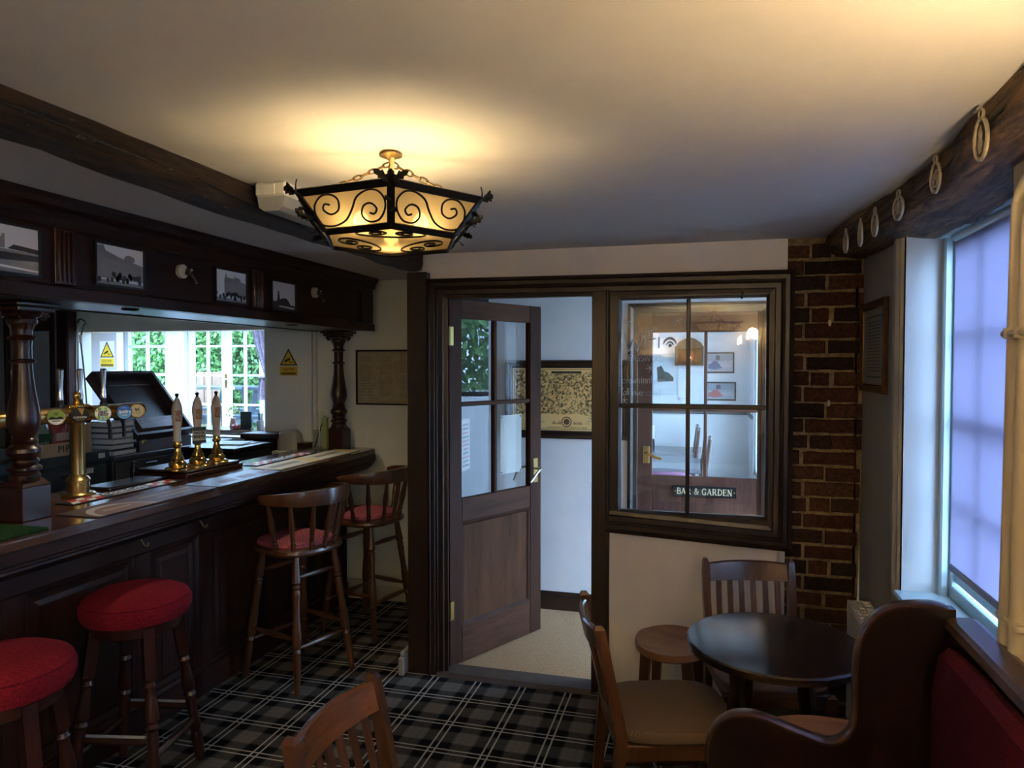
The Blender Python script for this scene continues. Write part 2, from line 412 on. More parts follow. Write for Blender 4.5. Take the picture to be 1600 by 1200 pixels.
M_DKBLUE = plain('dark_blue_unit', (.045, .065, .085), .3, var=.1)
M_GREYBOX = plain('grey_chest', (.20, .20, .225), .5)
M_LID = wood('chest_lid_wood', (.028, .020, .022), (.060, .042, .042), 'y', .4, 8, .05)
M_LIDR = wood('chest_lip_wood', (.07, .03, .022), (.16, .075, .055), 'y', .4, 8, .05)
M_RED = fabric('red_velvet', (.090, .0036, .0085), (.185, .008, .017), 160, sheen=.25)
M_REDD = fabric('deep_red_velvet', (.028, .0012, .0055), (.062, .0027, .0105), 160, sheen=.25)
M_PINK = check_fabric('red_pin_dot_fabric', (.46, .13, .155), (.24, .055, .07), 110)
M_TWEED = check_fabric('brown_tweed', (.19, .13, .085), (.085, .055, .036), 330)
M_GLASS = glass('window_glass')
M_GLASSC = glass('drinking_glass', (.93, .95, .95), 1.6)
M_MIRROR = plain('mirror', (.55, .58, .62), .03, 1)
M_AMBER = translucent('amber_glass', (.50, .42, .27), (.44, .39, .29), .45, .3)
_nt = M_AMBER.node_tree; _o = _nt.nodes['Material Output']; _pv = _o.inputs[0].links[0].from_socket
_rf = N(_nt, 'ShaderNodeBsdfRefraction', Color=(1, .86, .56, 1), Roughness=.42, IOR=1.04); _mx = _nt.nodes.new('ShaderNodeMixShader'); _mx.inputs[0].default_value = .14
_nt.links.new(_pv, _mx.inputs[1]); _nt.links.new(_rf.outputs[0], _mx.inputs[2]); _nt.links.new(_mx.outputs[0], _o.inputs[0])
M_BULB = emit('lamp_bulb', (1.0, .74, .38), 24)
M_BLIND = translucent('blind_fabric', (.43, .40, .46), (.45, .43, .53), .54, .9)
M_CARD = plain('brown_cardboard', (.50, .36, .22), .85)
M_INK = plain('black_ink', (.012, .012, .012), .6)
M_PAPER = plain('white_paper', (.74, .75, .74), .7)
M_YELLOW = plain('sign_yellow', (.72, .48, .03), .5)
M_REDP = plain('red_print', (.50, .03, .03), .55)
M_WHITEI = plain('white_print', (.72, .72, .66), .55)
M_GREENP = plain('green_print', (.24, .36, .05), .5)
M_LGREEN = plain('pale_green_print', (.45, .58, .36), .5)
M_BLUEP = plain('blue_print', (.02, .12, .42), .4)
M_TEAL = plain('light_blue_print', (.10, .35, .60), .4)
M_GOLDP = plain('gold_print', (.60, .43, .16), .4)
M_RUBK = plain('black_rubber', (.012, .012, .013), .55, bump=.2, bscale=200)
M_RUBC = plain('cream_rubber', (.55, .52, .38), .6, var=.08)
M_RUBB = plain('brown_rubber', (.075, .042, .03), .5, var=.25)
M_TOWEL = speckle('green_bar_towel', (.006, .03, .008), (.02, .075, .02), 90)
M_PARCH = speckle('aged_parchment', (.36, .32, .22), (.47, .42, .30), 26, .6, .1)
M_MAP = map_print()
M_MAPB = plain('map_paper', (.92, .60, .24), .5)
M_GREY1 = plain('photo_sky_grey', (.80, .80, .84), .3)
M_GREY2 = plain('photo_mid_grey', (.30, .30, .31), .3, var=.5)
M_GREY3 = plain('photo_dark_grey', (.045, .045, .048), .3, var=.6)
M_LEAF = plain('hedge_leaf', (.10, .24, .06), .55, var=.35)
M_LEAF2 = plain('hedge_leaf_pale', (.17, .34, .09), .5, var=.3)
M_GRASS = speckle('lawn_grass', (.16, .30, .07), (.30, .46, .14), 30)
M_SIGNB = plain('black_sign', (.008, .008, .008), .3)
M_CURT = fabric('grey_purple_curtain', (.14, .115, .14), (.25, .21, .25), 60)
M_BRICKS = [speckle('red_brick', (.045, .016, .011), (.095, .037, .025), 55, .85, .8), speckle('dark_brick', (.024, .013, .011), (.065, .032, .024), 60, .85, .8),
            speckle('brown_brick', (.050, .022, .013), (.12, .05, .03), 50, .85, .8), speckle('burnt_brick', (.018, .011, .010), (.045, .024, .018), 65, .8, .8)]
M_MORTAR = speckle('ochre_mortar', (.19, .135, .065), (.36, .27, .15), 38, .95, 1.0)

# ================================================================ SETTING
CZ = 2.21
def wall_grid(axis, c0, c1, a0, a1, z0, z1, holes):
    """wall slab between c0..c1 (thickness) spanning a0..a1 and z0..z1 with rectangular holes (a0,a1,z0,z1)"""
    g = G()
    A = sorted({a0, a1, *[h[0] for h in holes], *[h[1] for h in holes]}); A = [a for a in A if a0 <= a <= a1]
    for i in range(len(A) - 1):
        m = (A[i] + A[i + 1]) / 2
        cuts = sorted((h[2], h[3]) for h in holes if h[0] < m < h[1])
        z = z0; spans = []
        for b, t in cuts:
            if b > z: spans.append((z, b))
            z = max(z, t)
        if z < z1: spans.append((z, z1))
        for s0, s1 in spans:
            if axis == 'y': g.box(A[i], A[i + 1], c0, c1, s0, s1, 0)
            else: g.box(c0, c1, A[i], A[i + 1], s0, s1, 0)
    return g
S = 'structure'
obj('floor', G().box(-5.8, 1.0, -1.7, 4.6, -.12, 0, 0), M_TARTAN, kind=S)
obj('floor_lobby', G().box(-1.42, .78, 3.60, 4.6, 0, .006, 0).box(-1.34, -.53, 3.56, 3.60, 0, .006, 0), M_COIR, kind=S)
obj('floor_dining', G().box(-1.5, .60, 4.72, 8.1, -.12, 0, 0), M_COIR, kind=S)
obj('floor_garden_room', G().box(-9, -1.6, 4.62, 7.3, .2, .3, 0), M_COIR, kind=S)
obj('ground_lawn', G().box(-60, -2.2, 7.35, 60, -.35, -.2, 0), M_GRASS, kind=S)
obj('ground_paving', G().box(-2.2, 60, -40, 60, -.35, -.2, 0), plain('grey_paving', (.30, .29, .28), .9, var=.2), kind=S)
obj('ceiling', G().box(-9.2, 1.05, -1.75, 5.0, CZ, CZ + .15, 0).box(-9.2, 1.05, 6.8, 8.2, CZ, CZ + .15, 0).box(-9.2, -7.0, 5.0, 6.8, CZ, CZ + .15, 0).box(-3.0, 1.05, 5.0, 6.8, CZ, CZ + .15, 0), M_CEIL, kind=S)
sk = thing('window_fill_roof', None, None, (-5, 5.9, CZ), kind=S)  # skylight added out of view to brighten the garden room
for k in range(5):
    xa = -7.0 + k * .8
    obj('glazing_bar', G().box(xa - .02, xa + .02, 5.0, 6.8, CZ + .05, CZ + .12, .003), M_WHITEP, sk, W=True)
    obj('window_pane', G().box(xa + .02, xa + .78, 5.0, 6.8, CZ + .08, CZ + .084, 0), M_GLASS, sk, W=True)
# ---- outer walls of the bar
obj('wall_front', G().box(-5.8, 1.0, -1.75, -1.6, 0, CZ, 0), M_CREAMW, kind=S)
obj('wall_left', G().box(-5.8, -5.66, -1.6, 4.5, 0, CZ, 0), M_GREYW, kind=S)
OP = (-4.735, -3.07, 1.10, 1.885)
wb = obj('wall_back', wall_grid('y', 4.5, 4.62, -5.8, -1.42, 0, CZ, [OP]), M_ALC, kind=S)
obj('panel', G().box(-3.05, -2.675, 4.478, 4.5, 1.08, 1.875, .004), M_ALC, wb)
obj('door_bead', G().box(-2.662, -2.637, 4.47, 4.5, 1.02, 1.88, .005), M_ALC, wb)
obj('wall_return', G().box(-1.50, -1.42, 3.58, 4.5, 0, CZ, 0), [M_ALC], kind=S)
obj('baseboard_back', G().prism([(0, 0), (-.022, 0), (-.022, .10), (-.012, .125), (0, .13)], -2.7, -1.52, Matrix(((0, 0, 1, 0), (1, 0, 0, 4.5), (0, 1, 0, 0), (0, 0, 0, 1)))), M_SKIRT, kind=S)
g = G().box(-1.535, -1.506, 3.40, 4.47, 0, .095, .004); g.box(-1.528, -1.506, 3.402, 4.47, .095, .128, .008)
obj('baseboard_return', g, M_SKIRT, kind=S)
# ---- door partition
YP = 3.5
PW = plane_m((0, YP, 0), 'ny')
obj('wall_partition', wall_grid('y', YP, YP + .08, -1.5, .37, 0, CZ, [(-1.335, -.53, 0, 1.985), (-.44, .33, .86, 2.0)]), M_WALL, kind=S)
obj('trim_3', G().box(.335, .345, YP - .006, YP, 0, .78, .002), M_WALL, kind=S)
tr = thing('trim_1', None, None, (-.5, YP, 0), kind=S)
prof = [(0, 0), (0, .050), (.016, .056), (.020, .044), (.038, .044), (.042, .034), (.050, .037), (.056, .026), (.078, .026), (.082, .014), (.10, .010), (.10, 0)]
path = [(-1.39, 0), (-1.39, 2.074), (.397, 2.062), (.393, .772), (-.455, .812)]
obj('architrave', G().sweep(path, prof, PW), M_FRAME, tr, W=True)
obj('left_post', G().box(-1.502, -1.39, YP - .048, YP + .085, 0, 2.112, .004).box(-1.30, -1.29, YP - .0, YP + .001, 0, .01, 0), M_FRAME, tr, W=True)
obj('door_jamb', G().box(-1.345, -1.322, YP - .012, YP + .09, 0, 1.985, .003), M_FRAME, tr, W=True)
obj('door_head', G().box(-1.345, -.53, YP - .012, YP + .09, 1.975, 2.0, .003), M_FRAMEX, tr, W=True)
obj('middle_post', G().box(-.532, -.445, YP - .022, YP + .09, 0, 2.0, .004), M_FRAME, tr, W=True)
obj('post_bead', G().box(-.462, -.447, YP - .034, YP - .02, .86, 2.0, .004), M_FRAME, tr, W=True)
obj('threshold', G().prism([(3.44, 0), (3.47, .016), (3.58, .018), (3.60, 0)], -1.345, -.53, Matrix(((0, 0, 1, 0), (1, 0, 0, 0), (0, 1, 0, 0), (0, 0, 0, 1)))), plain('worn_threshold_wood', (.085, .06, .045), .6, bump=.3, bscale=60, var=.3), tr, W=True)
# ---- interior window with four panes
win = thing('window_1', 'interior window of four panes in a stepped dark frame, pen writing on its glass', None, (-.06, YP, .93), kind=S)
fr = [(0, -.03), (0, .008), (.036, .008), (.048, -.012), (.048, -.03)]
obj('sash_frame', G().frame(-.445, .335, .862, 2.0, [(0, -.04), (0, .006), (.042, .006), (.054, -.012), (.054, -.04)], PW), M_FRAME, win, W=True)
GX0, GX1, GZ0, GZ1, GXM, GZM = -.392, .282, .915, 1.946, -.072, 1.43
obj('muntin', G().box(GXM - .010, GXM + .010, YP + .004, YP + .03, GZ0, GZ1, .004), M_FRAME, win, W=True)
obj('muntin', G().box(GX0, GX1, YP + .002, YP + .032, GZM - .011, GZM + .011, .004), M_FRAMEX, win, W=True)
for a, b_ in ((GX0, GXM - .008), (GXM + .008, GX1)):
    for c, d in ((GZ0, GZM - .008), (GZM + .008, GZ1)):
        obj('window_pane', G().box(a, b_, YP + .015, YP + .019, c, d, 0), M_GLASS, win, W=True)
lt = obj('sash_catch', G().tube([(.17, YP - .006, 1.975), (.175, YP - .012, 1.965), (.165, YP - .012, 1.95), (.172, YP - .008, 1.94)], .006, 6), M_IRON, win, W=True)
# pen writing (strokes on a 1 x 1.4 cell)
GL = {'W': [[(0, 1.3), (.25, 0), (.5, .8), (.72, 0), (1.05, 1.35)]], 'i': [[(.1, .75), (.1, 0)], [(.1, 1.0), (.12, 1.05)]], 'F': [[(0, 0), (.02, 1.3)], [(0, 1.3), (.6, 1.35)], [(0, .7), (.5, .72)]],
      'P': [[(0, 0), (0, 1), (.45, 1), (.5, .7), (.05, .55)]], 'A': [[(0, 0), (.25, 1), (.5, 0)], [(.1, .4), (.4, .4)]], 'S': [[(.5, .9), (.15, 1), (.1, .65), (.5, .4), (.4, 0), (0, .1)]],
      'O': [[(.3, 1), (0, .6), (.15, 0), (.5, .3), (.3, 1)]], 'R': [[(0, 0), (0, 1), (.5, .85), (.05, .5), (.5, 0)]], 'D': [[(0, 0), (0, 1), (.5, .6), (.35, .05), (0, 0)]],
      'c': [[(.4, .6), (.05, .5), (.05, .1), (.4, .05)]], 'r': [[(.05, 0), (.05, .6)], [(.05, .4), (.35, .62)]], 'o': [[(.2, .6), (0, .3), (.2, 0), (.4, .3), (.2, .6)]],
      'w': [[(0, .6), (.12, 0), (.25, .45), (.38, 0), (.5, .6)]], 'n': [[(.03, 0), (.03, .6), (.3, .58), (.36, 0)]], 'h': [[(.03, 0), (.03, 1.1)], [(.03, .5), (.3, .55), (.36, 0)]],
      'e': [[(.02, .32), (.4, .36), (.2, .62), (0, .25), (.2, 0), (.42, .1)]], 'l': [[(.1, 1.1), (.1, 0)]], 'a': [[(.38, .55), (.05, .45), (.1, 0), (.36, .15), (.38, .6), (.42, 0)]],
      's': [[(.36, .55), (.05, .5), (.32, .22), (.02, .02)]], '(': [[(.3, 1.1), (.05, .5), (.3, -.2)]], ')': [[(0, 1.1), (.28, .5), (0, -.3)]]}
def strokes(lines, M, rad):
    g = G()
    for ln in lines:
        pts = [(p[0], p[1], 0) for p in ln]
        if len(pts) > 2: pts = spline(pts, 4)
        g.tube(pts, rad, 5, M=M, ell=(1, .35))
    return g
def pen(s_, u, v, size, adv, slope=0):
    out = []; x = 0
    for ch in s_:
        if ch != ' ':
            for ln in GL[ch]: out.append([(u + (x + p[0]) * size, v + p[1] * size + slope * x * size) for p in ln])
        x += {'W': 1.15, 'i': .38, 'F': .7, 'w': .62, 'l': .26, ' ': .3, '(': .38, 'r': .42}.get(ch, .54) * adv
    return out
WM = plane_m((0, YP + .014, 0), 'ny')
def at_y(px, py, Y):
    th, ph, f = R(15.1), R(-1.55), 1110.0
    F = Vector((-math.sin(th), math.cos(th), 0)); Rr = Vector((math.cos(th), math.sin(th), 0)); Z = Vector((0, 0, 1))
    d = F * math.cos(ph) + Z * math.sin(ph) + Rr * ((px - 800) / f) + (Z * math.cos(ph) - F * math.sin(ph)) * ((600 - py) / f)
    return Vector((0, 0, EYE)) + d * (Y / d.y)
def uv(px, py): p = at_y(px, py, YP + .014); return p.x, p.z
M_PEN = plain('white_pen', (.50, .50, .49), .7)
fat = []; thin = []
for i, ch in enumerate('WiFi'):
    u, v = uv((976, 1003, 1012, 1027)[i], (549, 547, 546, 544)[i])
    for ln in GL[ch]: fat.append([(u + p[0] * (.082 if ch == 'W' else .075), v + p[1] * .072) for p in ln])
for px_, py_, sz, st in ((979, 504, .022, 1), (1058, 501, .026, 1), (1016, 575, .022, 1), (975, 625, .018, 1), (1061, 623, .018, 1)):
    u, v = uv(px_, py_)
    for a in (10, 75, 130):
        thin.append([(u - sz * math.cos(R(a)), v - sz * math.sin(R(a))), (u + sz * math.cos(R(a)), v + sz * math.sin(R(a)))])
thin += pen('PASSWORD', *uv(983, 564), .029, 1.18, -.02)
thin += pen('crowninnhere', *uv(972, 599), .034, 1.0, .0)
thin += pen('(all lower case)', *uv(971, 617), .032, .86, -.02)
g = strokes(fat, WM, .0095); h = strokes(thin, WM, .0030)
g.add(h.v, h.f, 0, True)
for rr, wd in ((.032, .013), (.016, .009)):
    u, v = uv(1050, 541)
    outer = [(u - .01 + (rr + wd * math.sin(R(t)) ** .7) * math.cos(R(t)) * .9, v + (rr + wd * math.sin(R(t)) ** .7) * math.sin(R(t))) for t in range(20, 161, 10)]
    inner = [(u - .01 + rr * math.cos(R(t)) * .9, v + rr * math.sin(R(t))) for t in range(160, 19, -10)]
    g.prism(outer + inner, 0, .001, WM)
u, v = uv(1047, 540); g.prism(circ(u, v, .008), 0, .001, WM)
obj('pen_writing', g, M_PEN, win, W=True)
# ---- brick pier
g = G().box(.362, .672, YP + .012, YP + .30, 0, CZ, 0); g.prism([(.66, 0), (.674, 0), (.712, CZ), (.66, CZ)], -(YP + .30), -(YP + .012), Matrix(((1, 0, 0, 0), (0, 0, -1, 0), (0, 1, 0, 0), (0, 0, 0, 1))))
pier = obj('wall_pier', g, M_MORTAR, kind=S)
row = 0; z = .008
rb = random.Random(3)
while z < CZ - .03:
    xr = .668 + z * .017
    hgt = .058 if z < CZ - .08 else min(.058, CZ - z - .006)
    if row % 2: cuts = [(.300, .462), (.476, .556 + rb.uniform(-.01, .015)), (.572, xr)] if row % 4 == 1 else [(.362, .53), (.548, xr)]
    else: cuts = [(.362, .432 + rb.uniform(-.01, .01)), (.448 + rb.uniform(-.005, .008), xr - .02)] if row % 4 == 0 else [(.362, .44), (.458, .66), (.672, xr)]
    for a, b_ in cuts:
        a = max(a, .364); b_ = min(b_, xr)
        if b_ - a < .012: continue
        j = lambda q=.004: rb.uniform(-q, q)
        g = G(); n = 6
        # irregular edged brick: outline loop with worn edge, lofted outwards
        x0, x1, z0, z1 = a + j(), b_ + j(), z + j(.003), z + hgt + j(.004)
        out = []
        for i in range(n + 1): out.append((x0 + (x1 - x0) * i / n, z0 + j(.0018)))
        out += [(x1 + j(.002), z0 + (z1 - z0) * .5)]
        for i in range(n + 1): out.append((x1 - (x1 - x0) * i / n, z1 + j(.0018)))
        out += [(x0 + j(.002), z0 + (z1 - z0) * .5)]
        cx, cz = (x0 + x1) / 2, (z0 + z1) / 2; dep = .007 + rb.uniform(0, .005)
        ring = lambda s_, y: [(cx + (p[0] - cx) * (1 - s_ * .0032 / max(abs(x1 - x0) / 2, .01)), y, cz + (p[1] - cz) * (1 - s_ * .0032 / .029)) for p in out]
        g.loft([ring(-1, YP + .02), ring(0, YP + .012 - dep * .6), ring(1.0, YP + .012 - dep)], sm=False)
        obj('brick', g, M_BRICKS[rb.choice((0, 0, 1, 2, 2, 3, 1))], pier)
    z += .0728; row += 1
for zz in (1.82, 1.455):
    obj('wall_plug', G().lathe([(.012, -.004), (.010, .004), (.005, .006)], 8, plane_m((.552, YP, zz), 'ny') @ Matrix.Diagonal((.7, 1.4, 1, 1))), M_CREAMP, pier)
# ---- right-hand wall with the window
XW = .70
obj('wall_right', wall_grid('x', XW, XW + .30, -1.6, 3.60, 0, CZ, [(1.93, 2.85, .80, 2.16), (-1.15, -.45, .90, 1.95)]), M_CREAMW, kind=S)
obj('wall_right_shade', G().box(XW - .008, XW, 2.965, YP + .02, 0, CZ, 0), M_GREYW, kind=S)  # grey sheet over the cream wall, the corner's shade in its colour
g = G().box(XW, XW + .2, 2.846, 2.853, .79, 2.11, 0); obj('window_reveal', g, plain('reveal_paint', (.56, .60, .60), .7, bump=.08, bscale=14), kind=S)
pr = [(0, 0), (.018, .0), (.022, .010), (.03, .012), (.045, .022), (.075, .022), (.080, .014), (.092, .014), (.10, .005), (.115, .005), (.12, 0)]
g = G()
g.prism([(2.85 + o, -h) for o, h in pr[1:]] + [(2.85, 0)], 0, 2.12, T(XW, 0, 0) @ Matrix(((0, 1, 0, 0), (1, 0, 0, 0), (0, 0, 1, 0), (0, 0, 0, 1))))
obj('trim_2', g, M_TRIMG, kind=S)
w2 = thing('window_2', 'tall window with a pale blind on the right wall', None, (XW + .18, 2.4, .8), kind=S)
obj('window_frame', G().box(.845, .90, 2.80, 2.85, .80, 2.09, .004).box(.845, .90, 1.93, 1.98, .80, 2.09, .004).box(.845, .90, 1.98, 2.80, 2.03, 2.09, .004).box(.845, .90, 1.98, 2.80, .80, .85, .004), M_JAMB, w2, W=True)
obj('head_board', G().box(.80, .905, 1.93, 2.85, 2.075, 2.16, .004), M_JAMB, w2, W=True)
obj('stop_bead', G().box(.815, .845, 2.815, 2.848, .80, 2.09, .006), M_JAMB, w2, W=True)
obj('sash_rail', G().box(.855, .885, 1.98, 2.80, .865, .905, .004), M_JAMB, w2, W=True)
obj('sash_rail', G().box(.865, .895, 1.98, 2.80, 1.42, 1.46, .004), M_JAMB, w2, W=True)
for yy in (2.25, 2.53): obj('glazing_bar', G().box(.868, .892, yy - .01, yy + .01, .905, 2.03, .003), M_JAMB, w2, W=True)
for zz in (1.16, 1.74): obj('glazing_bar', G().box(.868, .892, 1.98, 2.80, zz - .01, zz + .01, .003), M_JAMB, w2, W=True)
yy = [1.98, 2.25, 2.53, 2.80]; zz = [.905, 1.16, 1.44, 1.74, 2.03]
for i in range(3):
    for k in range(4): obj('window_pane', G().box(.878, .882, yy[i] + .008, yy[i + 1] - .008, zz[k] + .008, zz[k + 1] - .008, 0), M_GLASS, w2, W=True)
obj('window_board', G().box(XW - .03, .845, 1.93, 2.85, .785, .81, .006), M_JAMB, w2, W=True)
w6 = thing('window_fill_rear', None, None, (XW + .18, -.6, .9), kind=S)  # made-up window out of view, added to bring daylight onto the walls
obj('window_frame', G().frame(.45, 1.15, .90, 1.95, [(0, -.03), (0, .03), (.05, .03), (.05, -.03)], plane_m((.87, 0, 0), 'nx')), M_WHITEP, w6, W=True)
obj('glazing_bar', G().box(.86, .89, -.81, -.79, .95, 1.90, .003).box(.86, .89, -1.10, -.50, 1.42, 1.44, .003), M_WHITEP, w6, W=True)
for a, b_ in ((-1.10, -.81), (-.79, -.50)):
    for c, d in ((.95, 1.42), (1.44, 1.90)): obj('window_pane', G().box(.873, .877, a, b_, c, d, 0), M_GLASS, w6, W=True)
bl = thing('roller_blind', 'lavender roller blind pulled nearly down over the right-hand window', 'blind', (.835, 2.38, .93))
obj('blind_cloth', G().box(.8325, .8345, 1.985, 2.765, .93, 2.075, 0), M_BLIND, bl, W=True)
obj('bottom_bar', G().box(.826, .842, 1.985, 2.765, .915, .94, .005), plain('blind_bar', (.28, .26, .30), .6), bl, W=True)
obj('roller', G().tube([(.836, 1.985, 2.07), (.836, 2.765, 2.07)], .018, 12), M_WHITEP, bl, W=True)

# ---- lobby behind the open door
YL = 4.6
obj('wall_lobby', wall_grid('y', YL, YL + .1, -1.42, .78, 0, CZ, [(-.41, .345, 0, 1.975)]), M_BLUEW, kind=S)
obj('wall_lobby_left', G().box(-1.42, -1.405, 3.58, YL, 0, CZ, 0), wood('lobby_wall_darkened', (.02, .018, .02), (.05, .04, .042), 'z', .6), kind=S)  # dark panelling made up so the reflection in the door glass shows
obj('wall_lobby_right', wall_grid('x', .78, .90, 3.60, YL, 0, CZ, [(3.64, 4.56, 0, 2.10)]), M_BLUEW, kind=S)
obj('baseboard_lobby', G().prism([(0, 0), (-.02, 0), (-.02, .085), (-.014, .092), (-.014, .105), (-.004, .118), (0, .118)], -1.40, -.46, Matrix(((0, 0, 1, 0), (1, 0, 0, YL), (0, 1, 0, .006), (0, 0, 0, 1)))), M_FRAMEX, kind=S)
# front door of the lobby, in the outer wall (seen as a reflection in the open door)
d3 = thing('door_3', None, None, (.84, 4.07, 0), kind=S)
obj('door_frame', G().box(.79, .89, 3.64, 3.69, 0, 2.10, .004).box(.79, .89, 4.50, 4.56, 0, 2.10, .004).box(.79, .89, 3.69, 4.50, 2.05, 2.10, .004), M_FRAME, d3, W=True)
obj('door_rail', G().box(.82, .86, 3.69, 4.50, 1.36, 1.40, .004), M_FRAME, d3, W=True)
obj('door_panel', G().box(.825, .855, 3.69, 4.50, .02, .12, .004), M_FRAME, d3, W=True)
for a, b_ in ((.12, 1.36), (1.40, 2.05)): obj('window_pane', G().box(.838, .842, 3.69, 4.50, a, b_, 0), M_GLASS, d3, W=True)

# ---- door from the bar to the lobby, standing open
dr = thing('door_1', 'dark wooden half-glazed door standing open into the lobby', None, (-1.318, YP + .05, .012), rz=R(62.5), kind=S)
DW, DH, DT = .752, 1.968, .021
x0, x1 = .092, DW - .098
obj('stile', G().box(0, x0, -DT, DT, 0, DH, .003), M_DOOR, dr)
obj('stile', G().box(x1, DW, -DT, DT, 0, DH, .003), M_DOOR, dr)
M_DOORX = wood('door_rail_wood', (.045, .017, .009), (.12, .048, .023), 'x', .55, 7, .12, 0)
for a, b_ in ((1.868, DH), (.765, .892), (0, .195)): obj('rail', G().box(x0, x1, -DT + .001, DT - .001, a, b_, .003), M_DOORX, dr)
obj('lower_panel', G().box(x0, x1, -.008, .008, .195, .765, .002), M_DPANEL, dr)
obj('panel_moulding', G().frame(x0, x1, .195, .765, [(0, .008), (0, .018), (.012, .016), (.022, .009), (.022, .008)], Matrix(((1, 0, 0, 0), (0, 0, -1, 0), (0, 1, 0, 0), (0, 0, 0, 1)))), M_DOOR, dr)
xm = .5 * (x0 + x1) - .012
obj('glazing_bar', G().box(xm - .013, xm + .013, -.016, .016, .892, 1.868, .005), M_DOOR, dr)
obj('glazing_bar', G().box(x0, x1, -.018, .018, 1.392, 1.416, .005), M_DOORX, dr)
for a, b_ in ((x0, xm - .01), (xm + .01, x1)):
    for c, d in ((.892, 1.395), (1.413, 1.868)): obj('window_pane', G().box(a, b_, -.002, .002, c, d, 0), M_GLASS, dr)
hx = x1 + .046
hp = obj('lock_plate', G().box(hx - .02, hx + .02, -DT - .003, -DT, .91, 1.055, .002), M_BRASSD, dr)
obj('lever_handle', G().tube([(hx, -DT, .995), (hx, -DT - .045, .995), (hx + .004, -DT - .05, .992)], .008, 8).tube(spline([(hx + .002, -DT - .048, .995), (hx - .03, -DT - .052, .985), (hx - .065, -DT - .05, .955), (hx - .10, -DT - .05, .925)], 4), [.008] * 3 + [.0075] * 6 + [.007] * 4, 8), M_NICKEL, hp)
obj('lock_plate', G().box(hx - .02, hx + .02, DT, DT + .003, .91, 1.055, .002), M_BRASSD, dr)
obj('lever_handle', G().tube([(hx, DT, .995), (hx, DT + .045, .995)], .008, 8).tube(spline([(hx, DT + .045, .995), (hx - .05, DT + .05, .985), (hx - .09, DT + .05, .92)], 4), .0075, 8), M_NICKEL, dr)
for zz in (.25, 1.72): obj('hinge', G().tube([(-.004, -DT - .004, zz), (-.004, -DT - .004, zz + .1)], .008, 8).box(-.003, .03, -DT - .003, -DT, zz, zz + .1, .001), M_BRASSD, dr)
n1 = obj('paper_notice', G().box(.42, .60, .004, .0055, .985, 1.325, 0), M_PAPER, None, 'blank white paper sheet taped behind the lower right pane of the open door', 'notice')
n1.location = dr.location; n1.rotation_euler = dr.rotation_euler
for (a, c) in ((.43, .995), (.59, .995), (.43, 1.315), (.59, 1.315)):
    obj('tack', G().box(a - .004, a + .004, .0025, .004, c - .004, c + .004, 0), M_INK, n1)
n2 = obj('printed_notice', G().box(-1.404, -1.4025, 4.03, 4.19, .985, 1.30, 0), M_PAPER, None, 'narrow white notice with red lines on the darkened lobby side wall', 'notice')
g = G(); rr = random.Random(5)
for i in range(11):
    z_ = 1.265 - i * .025; wd = rr.uniform(.035, .06)
    g.box(-1.4024, -1.4018, 4.11 - wd, 4.11 + wd, z_ - .006, z_ + .005, 0, m=0 if i in (2, 4, 5, 6, 8) else 1)
obj('printed_lines', g, [M_REDP, M_INK], n2)

# ---- door to the dining room at the back of the lobby
DM = plane_m((0, YL, 0), 'ny')
d2 = thing('door_2', 'glazed brown inner door with a black name sign, seen through the interior window', None, (-.03, YL, 0), kind=S)
obj('architrave', G().sweep([(-.47, 0), (-.47, 2.02), (.405, 2.02), (.405, 0)], [(0, 0), (0, .02), (.02, .028), (.035, .018), (.06, .014), (.06, 0)], DM), M_FRAME, d2, W=True)
M_D2 = wood('inner_door_wood', (.055, .022, .016), (.12, .05, .036), 'z', .4, 7, .1)
gx0, gx1, gz0, gz1 = -.315, .322, .925, 1.835
obj('stile', G().box(-.408, gx0, YL + .005, YL + .045, .01, 1.972, .003), M_D2, d2, W=True)
obj('stile', G().box(gx1, .343, YL + .005, YL + .045, .01, 1.972, .003), M_D2, d2, W=True)
for a, b_ in ((gz1, 1.972), (.70, gz0), (.01, .2)): obj('rail', G().box(gx0, gx1, YL + .006, YL + .044, a, b_, .003), M_D2, d2, W=True)
obj('lower_panel', G().box(gx0, gx1, YL + .018, YL + .03, .2, .70, .002), M_D2, d2, W=True)
obj('glazing_bar', G().box(.002, .022, YL + .01, YL + .04, gz0, gz1, .004), M_D2, d2, W=True)
obj('glazing_bar', G().box(gx0, gx1, YL + .01, YL + .04, 1.335, 1.365, .004), M_D2, d2, W=True)
for a, b_ in ((gx0, .004), (.02, gx1)):
    for c, d in ((gz0, 1.337), (1.363, gz1)): obj('window_pane', G().box(a, b_, YL + .023, YL + .027, c, d, 0), M_GLASS, d2, W=True)
hp = obj('lock_plate', G().box(-.372, -.332, YL, YL + .006, 1.0, 1.11, .002), M_BRASSD, d2, W=True)
obj('lever_handle', G().tube(spline([(-.352, YL, 1.07), (-.352, YL - .045, 1.07), (-.33, YL - .05, 1.065), (-.29, YL - .05, 1.045), (-.255, YL - .05, 1.035)], 4), .009, 8), M_BRASS, hp, W=True)
sg = thing('name_sign', 'black plate lettered in gold on the inner lobby door', 'sign', (.009, YL, .835))
obj('plate', G().box(-.183, .203, YL - .008, YL + .005, .800, .868, .003), M_SIGNB, sg, W=True)
